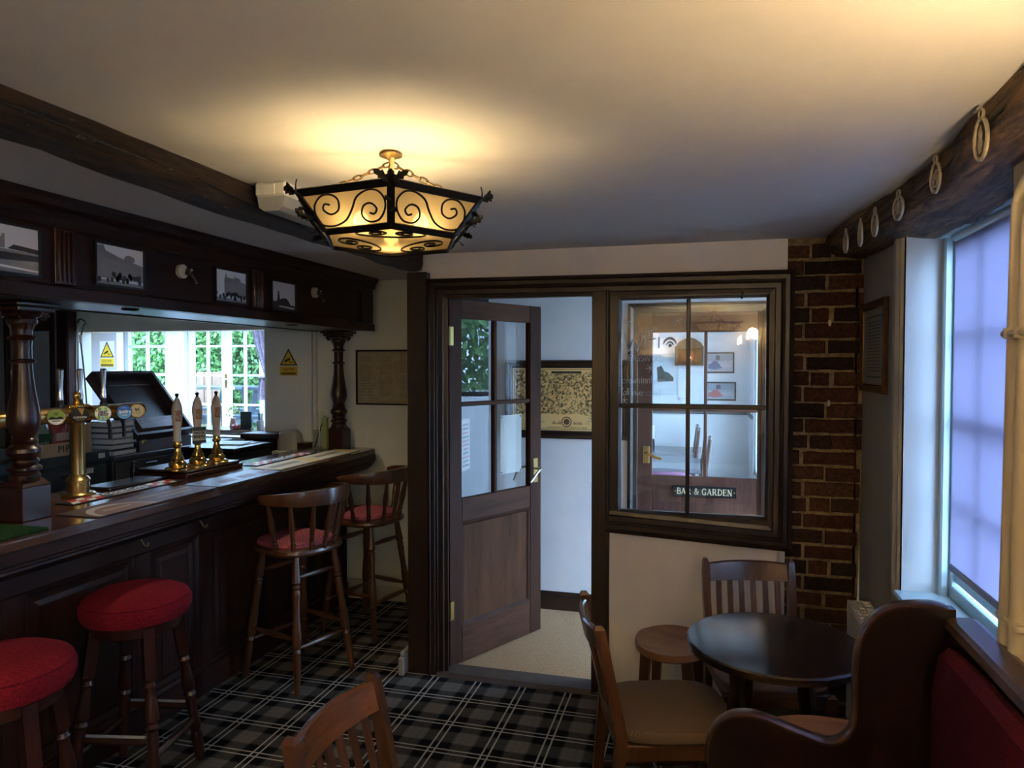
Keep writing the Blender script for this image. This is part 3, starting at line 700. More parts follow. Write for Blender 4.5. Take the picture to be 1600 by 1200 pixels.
SG = {'B': [[(.14, 0), (.14, 1), .17], [(.14, .96), (.42, .95), (.55, .85), (.55, .66), (.42, .54), (.14, .53), .10], [(.42, .53), (.60, .42), (.61, .16), (.45, .045), (.14, .04), .12], [(0, .97), (.3, .97), .06], [(0, .03), (.3, .03), .06]],
      'A': [[(.06, .02), (.36, .98), .08], [(.36, .98), (.66, .02), .17], [(.18, .32), (.54, .32), .07], [(-.04, .03), (.18, .03), .06], [(.54, .03), (.80, .03), .06]],
      'R': [[(.14, 0), (.14, 1), .17], [(.14, .96), (.44, .95), (.57, .84), (.56, .62), (.42, .51), (.14, .50), .11], [(.38, .50), (.66, .03), .16], [(0, .97), (.3, .97), .06], [(0, .03), (.3, .03), .06], [(.58, .03), (.78, .03), .06]],
      'G': [[(.68, .74), (.60, .90), (.38, .97), (.16, .84), (.08, .5), (.16, .16), (.38, .03), (.62, .12), .12], [(.62, 0), (.62, .42), .15], [(.46, .43), (.76, .43), .06], [(.68, .70), (.68, .98), .06]],
      'D': [[(.14, 0), (.14, 1), .17], [(.14, .96), (.44, .93), (.66, .74), (.68, .5), (.66, .26), (.44, .07), (.14, .04), .12], [(0, .97), (.3, .97), .06], [(0, .03), (.3, .03), .06]],
      'E': [[(.14, 0), (.14, 1), .17], [(0, .96), (.58, .96), .08], [(.14, .52), (.44, .52), .07], [(0, .04), (.60, .04), .08], [(.58, .98), (.58, .76), .05], [(.60, .02), (.60, .26), .05], [(.44, .62), (.44, .42), .05]],
      'N': [[(.12, 0), (.12, 1), .08], [(.12, .98), (.64, .02), .17], [(.64, 0), (.64, 1), .08], [(0, .97), (.22, .97), .06], [(0, .03), (.26, .03), .06], [(.50, .97), (.78, .97), .06]],
      '&': [[(.74, .5), (.60, .18), (.34, .03), (.10, .14), (.10, .36), (.30, .52), (.48, .70), (.46, .90), (.32, .97), (.20, .86), (.22, .70), (.70, .04), .10], [(.58, .52), (.84, .52), .06]]}
def serif_g(s_, u, v, h, M, track=.10):
    adv = {'B': .68, 'A': .80, 'R': .80, 'G': .80, 'D': .80, 'E': .68, 'N': .80, '&': .86, ' ': .32}
    g_ = G(); x = 0; L_ = sum(adv[c] + track for c in s_) * h * .92
    for c in s_:
        for st_ in SG.get(c, []):
            w_ = st_[-1] * h; P_ = [Vector((u - L_ / 2 + (x + p[0]) * h * .92, v + (p[1] - .5) * h)) for p in st_[:-1]]
            g_.sweep(P_, [(-w_ / 2, 0), (-w_ / 2, .0008), (w_ / 2, .0008), (w_ / 2, 0)], M)
        x += adv[c] + track
    return g_
obj('lettering', serif_g('BAR & GARDEN', .010, .834, .040, plane_m((0, YL - .0082, 0), 'ny'), .06), plain('gold_lettering', (.75, .62, .38), .4), sg, W=True)
for xx in (-.168, .189): obj('screw', G().lathe([(.005, 0), (.003, .003)], 8, plane_m((xx, YL - .008, .834), 'ny')), M_BRASSD, sg, W=True)

# ---- dining room beyond
obj('wall_dining', G().box(-1.6, .7, 8.0, 8.12, 0, CZ, 0), M_BLUEW, kind=S)
obj('wall_dining_left', G().box(-1.6, -1.5, 4.7, 8.0, 0, CZ, 0), M_BLUEW, kind=S)
obj('wall_dining_right', wall_grid('x', .47, .58, 4.7, 8.0, 0, CZ, [(5.3, 7.3, .55, 2.05)]), M_BLUEW, kind=S)
obj('trim_4', G().box(-1.5, .47, 7.97, 8.0, 1.095, 1.13, .006).box(.445, .47, 7.3, 7.97, 1.095, 1.13, .006), plain('dado_rail_grey', (.10, .11, .12), .5), kind=S)
w3 = thing('window_fill_dining', None, None, (.52, 6.3, .55), kind=S)  # unseen window added to light the dining room
obj('window_frame', G().box(.49, .56, 5.3, 5.35, .55, 2.05, .004).box(.49, .56, 7.25, 7.3, .55, 2.05, .004).box(.49, .56, 6.27, 6.33, .55, 2.05, .004).box(.49, .56, 5.3, 7.3, 2.0, 2.05, .004).box(.49, .56, 5.3, 7.3, .55, .60, .004), M_WHITEP, w3, W=True)
for a, b_ in ((5.35, 6.27), (6.33, 7.25)): obj('window_pane', G().box(.523, .527, a, b_, .6, 2.0, 0), M_GLASS, w3, W=True)

# ---- garden room beyond the bar opening
YG = 7.2
obj('wall_garden_room', wall_grid('y', YG, YG + .12, -9, -1.6, 0, CZ, [(-6.87, -6.25, .55, 2.08), (-5.95, -4.93, .30, 2.08)]), plain('garden_room_wall', (.45, .45, .46), .8), kind=S)
obj('wall_garden_room_left', G().box(-9.1, -9.0, 4.5, 7.3, 0, CZ, 0), M_GREYW, kind=S)
obj('wall_garden_room_right', G().box(-1.72, -1.62, 4.62, 7.2, 0, CZ, 0), M_BLUEW, kind=S)
obj('wall_garden_room_front', G().box(-9.0, -5.8, 4.5, 4.62, 0, CZ, 0), M_GREYW, kind=S)
obj('trim_5', G().box(-6.24, -5.96, YG - .03, YG, .3, CZ, .004).box(-6.03, -5.965, YG - .06, YG - .03, .3, CZ, .004), plain('white_post_paint', (.62, .68, .74), .5), kind=S)
def glazed(root, x0_, x1_, z0_, z1_, cols, rows, y, st, mt=M_WHITEP, bar=.022):
    obj('sash_frame', G().frame(x0_, x1_, z0_, z1_, [(0, -.025), (0, .025), (st - .006, .025), (st, .018), (st, -.025)], plane_m((0, y, 0), 'ny')), mt, root, W=True)
    a0, a1, b0, b1 = x0_ + st, x1_ - st, z0_ + st, z1_ - st
    for i in range(1, cols): x = a0 + (a1 - a0) * i / cols; obj('glazing_bar', G().box(x - bar / 2, x + bar / 2, y - .018, y + .018, b0, b1, .004), mt, root, W=True)
    zs = [b0] + [z for z in rows if b0 < z < b1] + [b1]
    for z in zs[1:-1]: obj('glazing_bar', G().box(a0, a1, y - .016, y + .016, z - bar / 2, z + bar / 2, .004), mt, root, W=True)
    for i in range(cols):
        for k in range(len(zs) - 1):
            xa, xb = a0 + (a1 - a0) * i / cols, a0 + (a1 - a0) * (i + 1) / cols
            obj('window_pane', G().box(xa + .008, xb - .008, y - .002, y + .002, zs[k] + .008, zs[k + 1] - .008, 0), M_GLASS, root, W=True)
w4 = thing('window_4', 'white garden-room window beside the glazed doors, hedge outside', None, (-6.56, YG, .55), kind=S)
glazed(w4, -6.87, -6.25, .55, 2.08, 2, [.82, 1.165, 1.51, 1.853], YG + .03, .045, bar=.035)
d4 = thing('door_4', 'left leaf of the white glazed garden doors', None, (-5.7, YG, .3), kind=S)
glazed(d4, -5.95, -5.445, .31, 2.08, 2, [.81, 1.158, 1.505, 1.85], YG + .03, .055, bar=.026)
d5 = thing('door_5', 'right leaf of the white glazed garden doors with a brass handle', None, (-5.2, YG, .3), kind=S)
glazed(d5, -5.44, -4.935, .31, 2.08, 2, [.81, 1.158, 1.505, 1.85], YG + .03, .055, bar=.026)
hp = obj('lock_plate', G().box(-5.45, -5.418, YG - .002, YG + .006, 1.36, 1.52, .002), M_BRASSD, d5, W=True)
obj('lever_handle', G().tube([(-5.434, YG, 1.46), (-5.434, YG - .05, 1.46), (-5.30, YG - .05, 1.46)], .010, 8), M_NICKEL, hp, W=True)

# ================================================================ CEILING BEAMS
def beam(name, pts, mats, n_around, label, seed, slope=0):
    """rough timber: pts = list of (y, xin, xout, zbot) down its length; top at the ceiling"""
    rb_ = random.Random(seed); rings = []
    fine = spline([(p[0], p[1], p[2]) for p in pts], 8); fz = spline([(p[0], p[3], 0) for p in pts], 8)
    wob = [0] * 16
    for a, b_ in zip(fine, fz):
        y, xi, xo = a; zb = b_[1]; top = CZ + .01
        if slope:
            base = [(xi, top), (xi - .004, zb + slope + .045), (xi + .002, zb + slope + .012), (xi + .02, zb + slope * .8), (xi + (xo - xi) * .4, zb + slope * .38), (xi + (xo - xi) * .75, zb + slope * .08), (xo - .012, zb), (xo, zb + .025), (xo, top)]
        else:
            base = [(xi, top), (xi, zb + (top - zb) * .62), (xi, zb + (top - zb) * .28), (xi + (xo - xi) * .10, zb + .004), (xi + (xo - xi) * .38, zb - .003), (xi + (xo - xi) * .70, zb), (xo - (xo - xi) * .08, zb + .006), (xo, zb + .03), (xo, top)]
        ring = []
        for q, (x, z) in enumerate(base):
            wob[q] = wob[q] * .72 + rb_.uniform(-.0042, .0042)
            wob[q + 8 if q < 8 else 7] *= .9
            ring.append((x + wob[q] * (1 if q not in (0, 8) else .8), y, z + (wob[(q + 3) % 9] if 0 < q < 8 else 0)))
        rings.append(ring)
    g_ = G().loft(rings)
    return obj(name, g_, mats, None, label, 'beam', kind='thing', sharp=50)
b1 = beam('timber_beam', [(-1.59, -1.405, -1.55, 2.135), (.6, -1.40, -1.548, 2.132), (1.2, -1.405, -1.545, 2.135), (1.9, -1.41, -1.54, 2.12), (2.6, -1.405, -1.535, 2.115), (3.2, -1.41, -1.535, 2.115), (3.455, -1.41, -1.535, 2.115)], M_BEAM, 9, 'dark rough oak ceiling beam running over the bar side to the door post', 4)
b2 = beam('timber_lintel', [(-1.59, .60, .86, 2.09), (1.2, .595, .80, 2.105), (1.6, .595, .80, 2.098), (1.9, .605, .80, 2.082), (2.3, .625, .80, 2.068), (2.6, .61, .80, 2.072), (3.0, .565, .79, 2.08), (3.3, .535, .70, 2.09), (3.485, .535, .692, 2.10)], M_BEAM2, 9, 'rough oak lintel beam above the window hung with horse brasses', 9, slope=.034)
# long drying cracks of the bar-side beam
for pts in ([(1.05, 2.175), (1.3, 2.172), (1.42, 2.165), (1.55, 2.163)], [(1.75, 2.165), (1.9, 2.15), (2.02, 2.145), (2.2, 2.128)]):
    c_ = obj('crack', G().tube(spline([(-1.4005 - .004, y, z) for y, z in pts], 5), .0035, 5), M_INK, b1)
for pts in ([(1.70, 2.165), (1.95, 2.158), (2.2, 2.15), (2.45, 2.152)], [(2.55, 2.13), (2.8, 2.12), (3.05, 2.125)]):
    obj('crack', G().tube(spline([({1.70: .600, 1.95: .6065, 2.2: .620, 2.45: .621, 2.55: .612, 2.8: .588, 3.05: .5585}[y] - .001, y, z) for y, z in pts], 5), .0045, 5), M_INK, b2)
# ---- horse brasses on the lintel
M_PLATE = plain('tarnished_brass_plate', (.13, .10, .06), .5, .4, bump=.4, bscale=200)
def at_x(px, py, X):
    p = at_y(px, py, 1.0); d = p - Vector((0, 0, EYE)); return Vector((0, 0, EYE)) + d * (X / d.x)
BR = [(1541, 217, .036, 'oval horse brass with a figure, largest and nearest on the lintel beam', 'oval'),
      (1468, 277, .032, 'teardrop horse brass holding a small horse, second along the lintel', 'horse'),
      (1409, 325, .036, 'round pierced horse brass with a star of cut-outs on the lintel', 'star'),
      (1372, 351, .030, 'narrow oval horse brass, fourth along the lintel', 'oval'),
      (1349, 366, .028, 'slim tapering horse brass, fifth along the lintel', 'slim'),
      (1326, 380, .028, 'plain oval horse brass at the brick pier end of the lintel', 'oval')]
for i, (px_, py_, hw, lab, kd) in enumerate(BR):
    X = (.597, .618, .600, .565, .545, .528)[i]
    p = at_x(px_, py_, X); p.x = X - .006
    p.x -= .004; nf = Vector((-1, -.15, 0)).normalized(); M = Matrix.Identity(4); uf = Vector((0, 0, 1)).cross(nf)
    for r_ in range(3): M[r_][0] = uf[r_]; M[r_][1] = (0, 0, 1)[r_]; M[r_][2] = nf[r_]
    M.translation = p
    t = thing('horse_brass', lab, 'horse brass', p, group='horse brasses on the lintel')
    h_ = hw * (1.25 if kd != 'star' else 1.0); wd = hw * (.72 if kd == 'oval' else .8 if kd == 'horse' else .95 if kd == 'star' else .55)
    ring = [(wd * math.cos(R(a)), h_ * math.sin(R(a)) * (1 if kd != 'slim' else 1.15), 0) for a in range(0, 360, 15)]
    obj('rim', G().tube(ring, .0048, 6, True, M), M_PALEB, t, W=True)
    obj('plate', G().prism([(wd * .96 * math.cos(R(a)), h_ * .98 * math.sin(R(a)) * (1 if kd != 'slim' else 1.15)) for a in range(0, 360, 15)], -.003, -.001, M), M_PLATE, t, W=True)
    obj('hanger', G().tube([(wd * .34 * math.cos(R(a)), h_ + .010 + .011 * math.sin(R(a)), 0) for a in range(0, 360, 40)], .0035, 5, True, M), M_PALEB, t, W=True)
    g = G()
    if kd == 'star':
        for a in range(0, 360, 45): g.tube([(0, 0, 0), (wd * math.cos(R(a)), h_ * math.sin(R(a)), 0)], .003, 5, M=M)
        g.tube([(wd * .5 * math.cos(R(a)), h_ * .5 * math.sin(R(a)), 0) for a in range(0, 360, 30)], .003, 5, True, M)
    elif kd == 'horse':
        g.prism([(-.016, -.02), (-.012, -.004), (-.016, .006), (-.006, .012), (.002, .022), (.01, .02), (.008, .010), (.015, .002), (.012, -.02), (.007, -.02), (.006, -.006), (-.006, -.006), (-.01, -.02)], -.002, .002, M)
        g.prism([(-.022, -.022), (-.022, -.027), (.022, -.027), (.022, -.022)], -.002, .002, M)
    elif kd == 'slim':
        g.prism([(-.008, -h_ * 1.1), (-.010, 0), (0, h_), (.010, 0), (.008, -h_ * 1.1)], -.002, .002, M)
    else:
        g.prism([(-.006, -h_ * .7), (-.012, -.01), (-.006, .004), (-.009, .014), (0, h_ * .7), (.009, .012), (.005, .002), (.012, -.012), (.005, -h_ * .7)], -.002, .002, M)
    obj('motif', g, M_PALEB, t, W=True)

# ================================================================ CEILING LAMP
LX, LY = -.826, 1.795
lamp = thing('pendant_lamp', 'six-sided black iron and amber glass ceiling lamp with scrollwork, lit', 'lamp', (LX, LY, 1.96), rz=R(24.6))
# local frame: +x is the corner that faces the camera (rotated below)
lamp.rotation_euler = (0, R(-2.2), math.atan2(-LY, -LX))
RT, RB, ZT, ZB = .265, .190, .093, .006
hexp = lambda r_, z_, k: Vector((r_ * math.cos(R(60 * k)), r_ * math.sin(R(60 * k)), z_))
def bar_between(a, b_, wd, th, outn):
    """flat bar from a to b, wd wide across, th thick along outn"""
    a, b_, o_ = Vector(a), Vector(b_), Vector(outn).normalized(); d = (b_ - a).normalized(); s_ = d.cross(o_).normalized()
    vs = [p + s_ * (i * wd / 2) + o_ * (j * th / 2) for p in (a, b_) for i in (-1, 1) for j in (-1, 1)]
    return vs, [(0, 1, 3, 2), (4, 6, 7, 5), (0, 4, 5, 1), (2, 3, 7, 6), (0, 2, 6, 4), (1, 5, 7, 3)]
for k in range(6):
    a, b_, c, d = hexp(RT, ZT, k), hexp(RT, ZT, k + 1), hexp(RB, ZB, k + 1), hexp(RB, ZB, k)
    nrm = (b_ - a).cross(d - a).normalized(); mid = (a + b_) / 2
    if nrm.dot(Vector((mid.x, mid.y, 0))) < 0: nrm = -nrm
    g = G(); g.add(*bar_between(a, b_, .020, .006, nrm)); obj('top_rail', g, M_IRON, lamp)
    g = G(); g.add(*bar_between(d, c, .017, .006, nrm)); obj('bottom_rail', g, M_IRON, lamp)
    o_ = Vector((math.cos(R(60 * k)), math.sin(R(60 * k)), .5))
    g = G(); g.add(*bar_between(a + o_ * .001, d + o_ * .001, .019, .012, o_)); obj('corner_bar', g, M_IRON, lamp)
    q = -.004
    g = G().add([a + nrm * q, b_ + nrm * q, c + nrm * q, d + nrm * q, a + nrm * (q - .002), b_ + nrm * (q - .002), c + nrm * (q - .002), d + nrm * (q - .002)], [(0, 1, 2, 3), (7, 6, 5, 4), (0, 4, 5, 1), (1, 5, 6, 2), (2, 6, 7, 3), (3, 7, 4, 0)])
    obj('glass_panel', g, M_AMBER, lamp)
    # S scroll over each side panel
    U = (b_ - a).normalized(); V = (mid - (c + d) / 2); hgt = V.length; V.normalize(); O = (a + b_ + c + d) / 4 + nrm * .004
    mir = -1 if k % 2 else 1
    SP = [(580, 555), (560, 565), (540, 540), (560, 508), (600, 515), (622, 560), (600, 598), (548, 600), (503, 555), (487, 500), (510, 452), (560, 441), (620, 465), (662, 520), (712, 570), (780, 588), (838, 570), (856, 520), (840, 460), (790, 422), (740, 427), (715, 460), (730, 510), (775, 525), (805, 495), (790, 467), (765, 475)]
    S_ = [((x - 672) / 188 * .105, -(y + (x - 672) * .09 - 517) / 88 * .043) for x, y in SP]
    curve = spline([O + U * (x * mir) + V * y for x, y in S_], 4)
    obj('scroll', G().tube(curve, .0026, 6), M_IRON, lamp)
    # corner leaves
    co = Vector((math.cos(R(60 * k)), math.sin(R(60 * k)), 0)); tn = Vector((-co.y, co.x, 0))
    for (dirv, base, ln, wd) in ((tn * .85 + co * .3 + Vector((0, 0, .5)), a + co * .005 + tn * .006, .044, .013), (-tn * .85 + co * .3 + Vector((0, 0, .5)), a + co * .005 - tn * .006, .044, .013), (co * .7 + Vector((0, 0, .75)), a + co * .006, .032, .012),
                                (co * .9 - tn * .5 - Vector((0, 0, .35)), a * .6 + d * .4 + co * .006, .030, .012), (co * .9 + tn * .5 - Vector((0, 0, .35)), a * .35 + d * .65 + co * .006, .030, .012)):
        dv = Vector(dirv).normalized(); sd = dv.cross(co + Vector((0, 0, .3))).normalized(); nn = sd.cross(dv)
        ol = [(0, -.3), (.25, -.8), (.32, -.5), (.55, -1), (.62, -.55), (.8, -.6), (1, 0), (.8, .6), (.62, .55), (.55, 1), (.32, .5), (.25, .8), (0, .3)]
        vs = [base + dv * (x * ln) + sd * (y * wd) + nn * (.001 + .004 * math.sin(x * 3)) for x, y in ol]; n_ = len(vs)
        vs2 = [v - nn * .0018 for v in vs]
        obj('leaf', G().add(vs + vs2, [list(range(n_)), [n_ + i for i in range(n_)][::-1]] + [(i, n_ + i, n_ + (i + 1) % n_, (i + 1) % n_) for i in range(n_)]), M_IRON, lamp)
obj('base_glass', G().prism([tuple(hexp(RB - .004, 0, k))[:2] for k in range(6)], ZB + .004, ZB + .006), M_AMBER, lamp)
for k in range(3):
    a0 = R(120 * k); cx, cy = .098 * math.cos(a0), .098 * math.sin(a0); rt = Vector((math.cos(a0), math.sin(a0), 0)); tt = Vector((-rt.y, rt.x, 0))
    half = [(-.025, .008), (-.035, .016), (-.050, .012), (-.055, 0), (-.042, -.010), (-.022, -.005), (-.012, .010), (-.030, .027), (-.065, .025), (-.088, .004), (-.080, -.018), (-.045, -.032)]
    S_ = half + [(0, -.037)] + [(-x, y) for x, y in reversed(half)]
    obj('scroll', G().tube(spline([Vector((cx, cy, ZB - .001)) + tt * x * 1.0 + rt * y for x, y in S_], 5), .0026, 6), M_IRON, lamp)
zc = CZ - 1.96
obj('ceiling_rose', G().lathe([(.005, zc - .032), (.006, zc - .022), (.013, zc - .018), (.021, zc - .014), (.031, zc - .010), (.032, zc - .007), (.024, zc - .004), (.020, zc + .003)], 24), M_BRASSD, lamp)
hub = Vector((0, 0, zc - .022))
obj('hook_ring', G().tube([(.010 * math.cos(R(a)), 0, zc - .040 + .010 * math.sin(R(a))) for a in range(0, 360, 30)], .0025, 6, True), M_CHAIN, lamp)
obj('flex', G().tube(spline([(.008, .004, zc - .018), (.010, .003, zc - .05), (.006, -.012, zc - .09), (0, -.016, .125), (0, -.01, .06)], 6), .0062, 8), plain('cream_flex', (.62, .50, .26), .7), lamp)
obj('bulb_holder', G().lathe([(.05, .050), (.055, .055), (.03, .062), (.012, .066)], 16), M_BRASSD, lamp)
def chain(a, b_, sag, n):
    g_ = G(); a, b_ = Vector(a), Vector(b_)
    P_ = [a.lerp(b_, i / n) + Vector((0, 0, -sag * math.sin(math.pi * i / n))) for i in range(n + 1)]
    for i in range(n):
        p, q = P_[i], P_[i + 1]; d = (q - p); L_ = d.length; d.normalize(); s_ = d.cross(Vector((0, 0, 1))).normalized(); u_ = s_.cross(d)
        w_ = s_ if i % 2 else (u_ * .8 + s_ * .6); c = (p + q) / 2
        g_.tube([c + d * (L_ * .62 * math.cos(R(t_))) + w_ * (L_ * .36 * math.sin(R(t_))) for t_ in range(0, 360, 36)], .0024, 5, True)
    return g_
for ang in (80, -80, 180 - 12):
    end = Vector((RT * .90 * math.cos(R(ang)), RT * .90 * math.sin(R(ang)), ZT + .006))
    if ang == 168: end = Vector((RT * .98 * math.cos(R(180)), RT * .98 * math.sin(R(180)), ZT))
    obj('chain', chain(hub + Vector((0, 0, -.008)), end, .003, 12), M_CHAIN, lamp)
BULBS = [Vector((.125 * math.cos(R(a)), .125 * math.sin(R(a)), .042)) for a in (38, -38, 180)]
for lp in BULBS:
    obj('bulb', G().lathe([(.004, .018), (.013, .012), (.016, 0), (.012, -.012), (.004, -.020)], 12, T(*lp)), M_BULB, lamp)
    obj('candle_holder', G().tube([(lp.x, lp.y, lp.z + .018), (lp.x * .8, lp.y * .8, lp.z + .035), (lp.x * .3, lp.y * .3, .058)], .006, 6), M_BRASSD, lamp)
def lamp_lights(loc, rz, watts):
    for lp in BULBS: point('lamp_light', rotz(rz) @ lp + Vector(loc), watts, (1.0, .78, .44), .02)
lamp_lights(lamp.location, lamp.rotation_euler.z, LAMP_W)
REAR = (.10, -.55, 1.96)
dup(lamp, REAR, R(20), 'matching six-sided amber ceiling lamp over the seats behind the camera', None)
lamp_lights(REAR, R(20), REAR_W)
# wall sconce behind the camera (seen as a reflection in the interior window)
for sx_, lab in ((.53, 'candle-style wall light on the wall behind the camera, window side'), (-1.6, 'candle-style wall light on the wall behind the camera, bar side')):
    sc = thing('wall_light', lab, 'lamp', (sx_, -1.6, 1.9), group='wall lights behind the camera')
    obj('back_plate', G().box(-.04, .04, 0, .015, -.09, .06, .006), M_BRASSD, sc)
    for q in (-.05, .05):
        obj('arm', G().tube(spline([(0, .012, -.03), (q * .6, .06, -.05), (q, .09, -.02), (q, .09, .02)], 5), .006, 8), M_BRASSD, sc)
        obj('bulb', G().lathe([(.006, .02), (.012, .035), (.014, .05), (.008, .07), (.002, .08)], 10, T(q, .09, 0)), M_BULB, sc)
    point('sconce_light', (sx_, -1.42, 1.99), SCONCE_W, (1.0, .74, .42), .06)
def uplighter(loc, rz, lab):
    t = thing('wall_uplighter', lab, 'lamp', loc, rz, group='bowl uplighters outside the view')
    obj('bowl', G().lathe([(.004, -.075), (.06, -.065), (.10, -.03), (.12, .02), (.116, .02), (.096, -.026), (.057, -.060), (.003, -.068)], 24, T(.13, 0, 0)), M_CERAMIC, t)
    obj('bracket', G().box(0, .03, -.03, .03, -.06, .0, .004), M_BRASSD, t)
    obj('bulb', G().lathe([(.004, -.04), (.018, -.03), (.022, -.01), (.014, .008), (.003, .012)], 12, T(.13, 0, 0)), M_BULB, t)
    p = rotz(rz) @ Vector((.13, 0, -.012)) + Vector(loc)
    point('uplighter_light', p, UPLIGHT_W, (1.0, .73, .41), .03)
uplighter((XW, .95, 1.72), R(180), 'bowl wall uplighter on the window wall, nearer than the painted pipes')
uplighter((-.55, -1.6, 1.72), R(90), 'bowl wall uplighter on the wall behind the camera')
# emergency light by the beam
el = thing('emergency_light', 'white box emergency light with clear ribbed cover beside the bar beam', 'light', (-1.33, 2.15, CZ))
obj('housing', G().box(-1.385, -1.275, 1.985, 2.33, CZ - .045, CZ, .006), M_WHITE, el, W=True)
obj('cover', G().prism([(-.05, 0), (-.044, -.034), (-.025, -.046), (.025, -.046), (.044, -.034), (.05, 0)], 1.992, 2.322, Matrix(((1, 0, 0, -1.33), (0, 0, 1, 0), (0, 1, 0, CZ - .045), (0, 0, 0, 1)))), translucent('clear_ribbed_plastic', (.55, .57, .57), (.6, .6, .58), .4, .12), el, W=True)
obj('end_clip', G().box(-1.35, -1.31, 1.981, 1.985, CZ - .043, CZ - .008, .004), M_WHITE, el, W=True)

# ================================================================ BAR
BZ = 1.06
BY0, BY1 = .7, 4.44
bar = thing('bar_counter', 'long dark panelled mahogany bar counter along the left side', 'bar counter', (-2.35, 2.6, 0))
poly = [(-2.15, BY0), (-2.15, 4.40), (-2.17, BY1), (-2.65, BY1), (-2.65, 3.62), (-2.80, 3.58), (-2.80, BY0)]
g = G().prism(poly, BZ - .032, BZ - .006)
g.prism([(x + (.006 if x < -2.5 else -.006), y) for x, y in poly], BZ - .006, BZ)
obj('counter_top', g, M_COUNTER, bar, W=True)
def along_y(prof2, y0, y1, ): return G().prism(prof2, y0, y1, Matrix(((1, 0, 0, 0), (0, 0, 1, 0), (0, 1, 0, 0), (0, 0, 0, 1))))
obj('counter_edge', along_y([(-2.15, BZ - .032), (-2.146, BZ - .04), (-2.146, BZ - .078), (-2.152, BZ - .084), (-2.19, BZ - .084), (-2.19, BZ - .032)], BY0, 4.40), M_MAHOG, bar, W=True)
obj('edge_moulding', along_y([(-2.16, BZ - .084), (-2.155, BZ - .094), (-2.175, BZ - .104), (-2.172, BZ - .112), (-2.21, BZ - .14), (-2.38, BZ - .14), (-2.38, BZ - .084)], BY0, 4.40), M_MAHOG, bar, W=True)
obj('carcass', G().box(-2.78, -2.40, BY0, 4.43, 0, BZ - .14, .004).box(-2.64, -2.40, 3.62, 4.44, 0, BZ - .034, .004), M_MAHOGZ, bar, W=True)
obj('plinth', G().box(-2.40, -2.365, BY0, 4.42, 0, .13, .006), M_MAHOG, bar, W=True)
obj('frieze_rail', G().box(-2.40, -2.378, BY0, 4.42, .80, BZ - .14, .003), M_MAHOG, bar, W=True)
ys = [BY0, 1.30, 1.92, 2.53, 2.93, 3.55, 4.0, 4.42]
for i in range(len(ys) - 1):
    a, b_ = ys[i], ys[i + 1]
    obj('panel_stile', G().box(-2.40, -2.376, a, a + .09, .13, .80, .003), M_MAHOGZ, bar, W=True)
    M = plane_m((-2.40, 0, 0), 'px')
    obj('panel', G().frame(a + .09, b_, .13, .80, [(0, 0), (0, .022), (.018, .018), (.026, .008), (.05, .005), (.075, .014), (.080, .014), (.080, 0)], M).box(-2.40, -2.386, a + .16, b_ - .07, .2, .73, 0), M_MAHOGZ, bar, W=True)
for yy_ in (1.15, 1.85, 2.527, 2.903, 3.6):
    g = G().tube(spline([(-2.378, yy_, .882), (-2.35, yy_, .880), (-2.335, yy_, .866), (-2.325, yy_, .852), (-2.310, yy_, .850), (-2.302, yy_, .862)], 4), .0048, 7).lathe([(.012, 0), (.010, .004)], 10, plane_m((-2.378, yy_, .885), 'px')).tube([(-2.36, yy_, .884), (-2.335, yy_, .895), (-2.318, yy_, .905)], .004, 6)
    obj('bag_hook', g, plain('hook_glint', (.62, .46, .22), .25, .55) if yy_ == 1.15 else bpy.data.materials['hook_glint'], bar, W=True)  # paler, less metallic brass: reflections on the hooks put into the colour
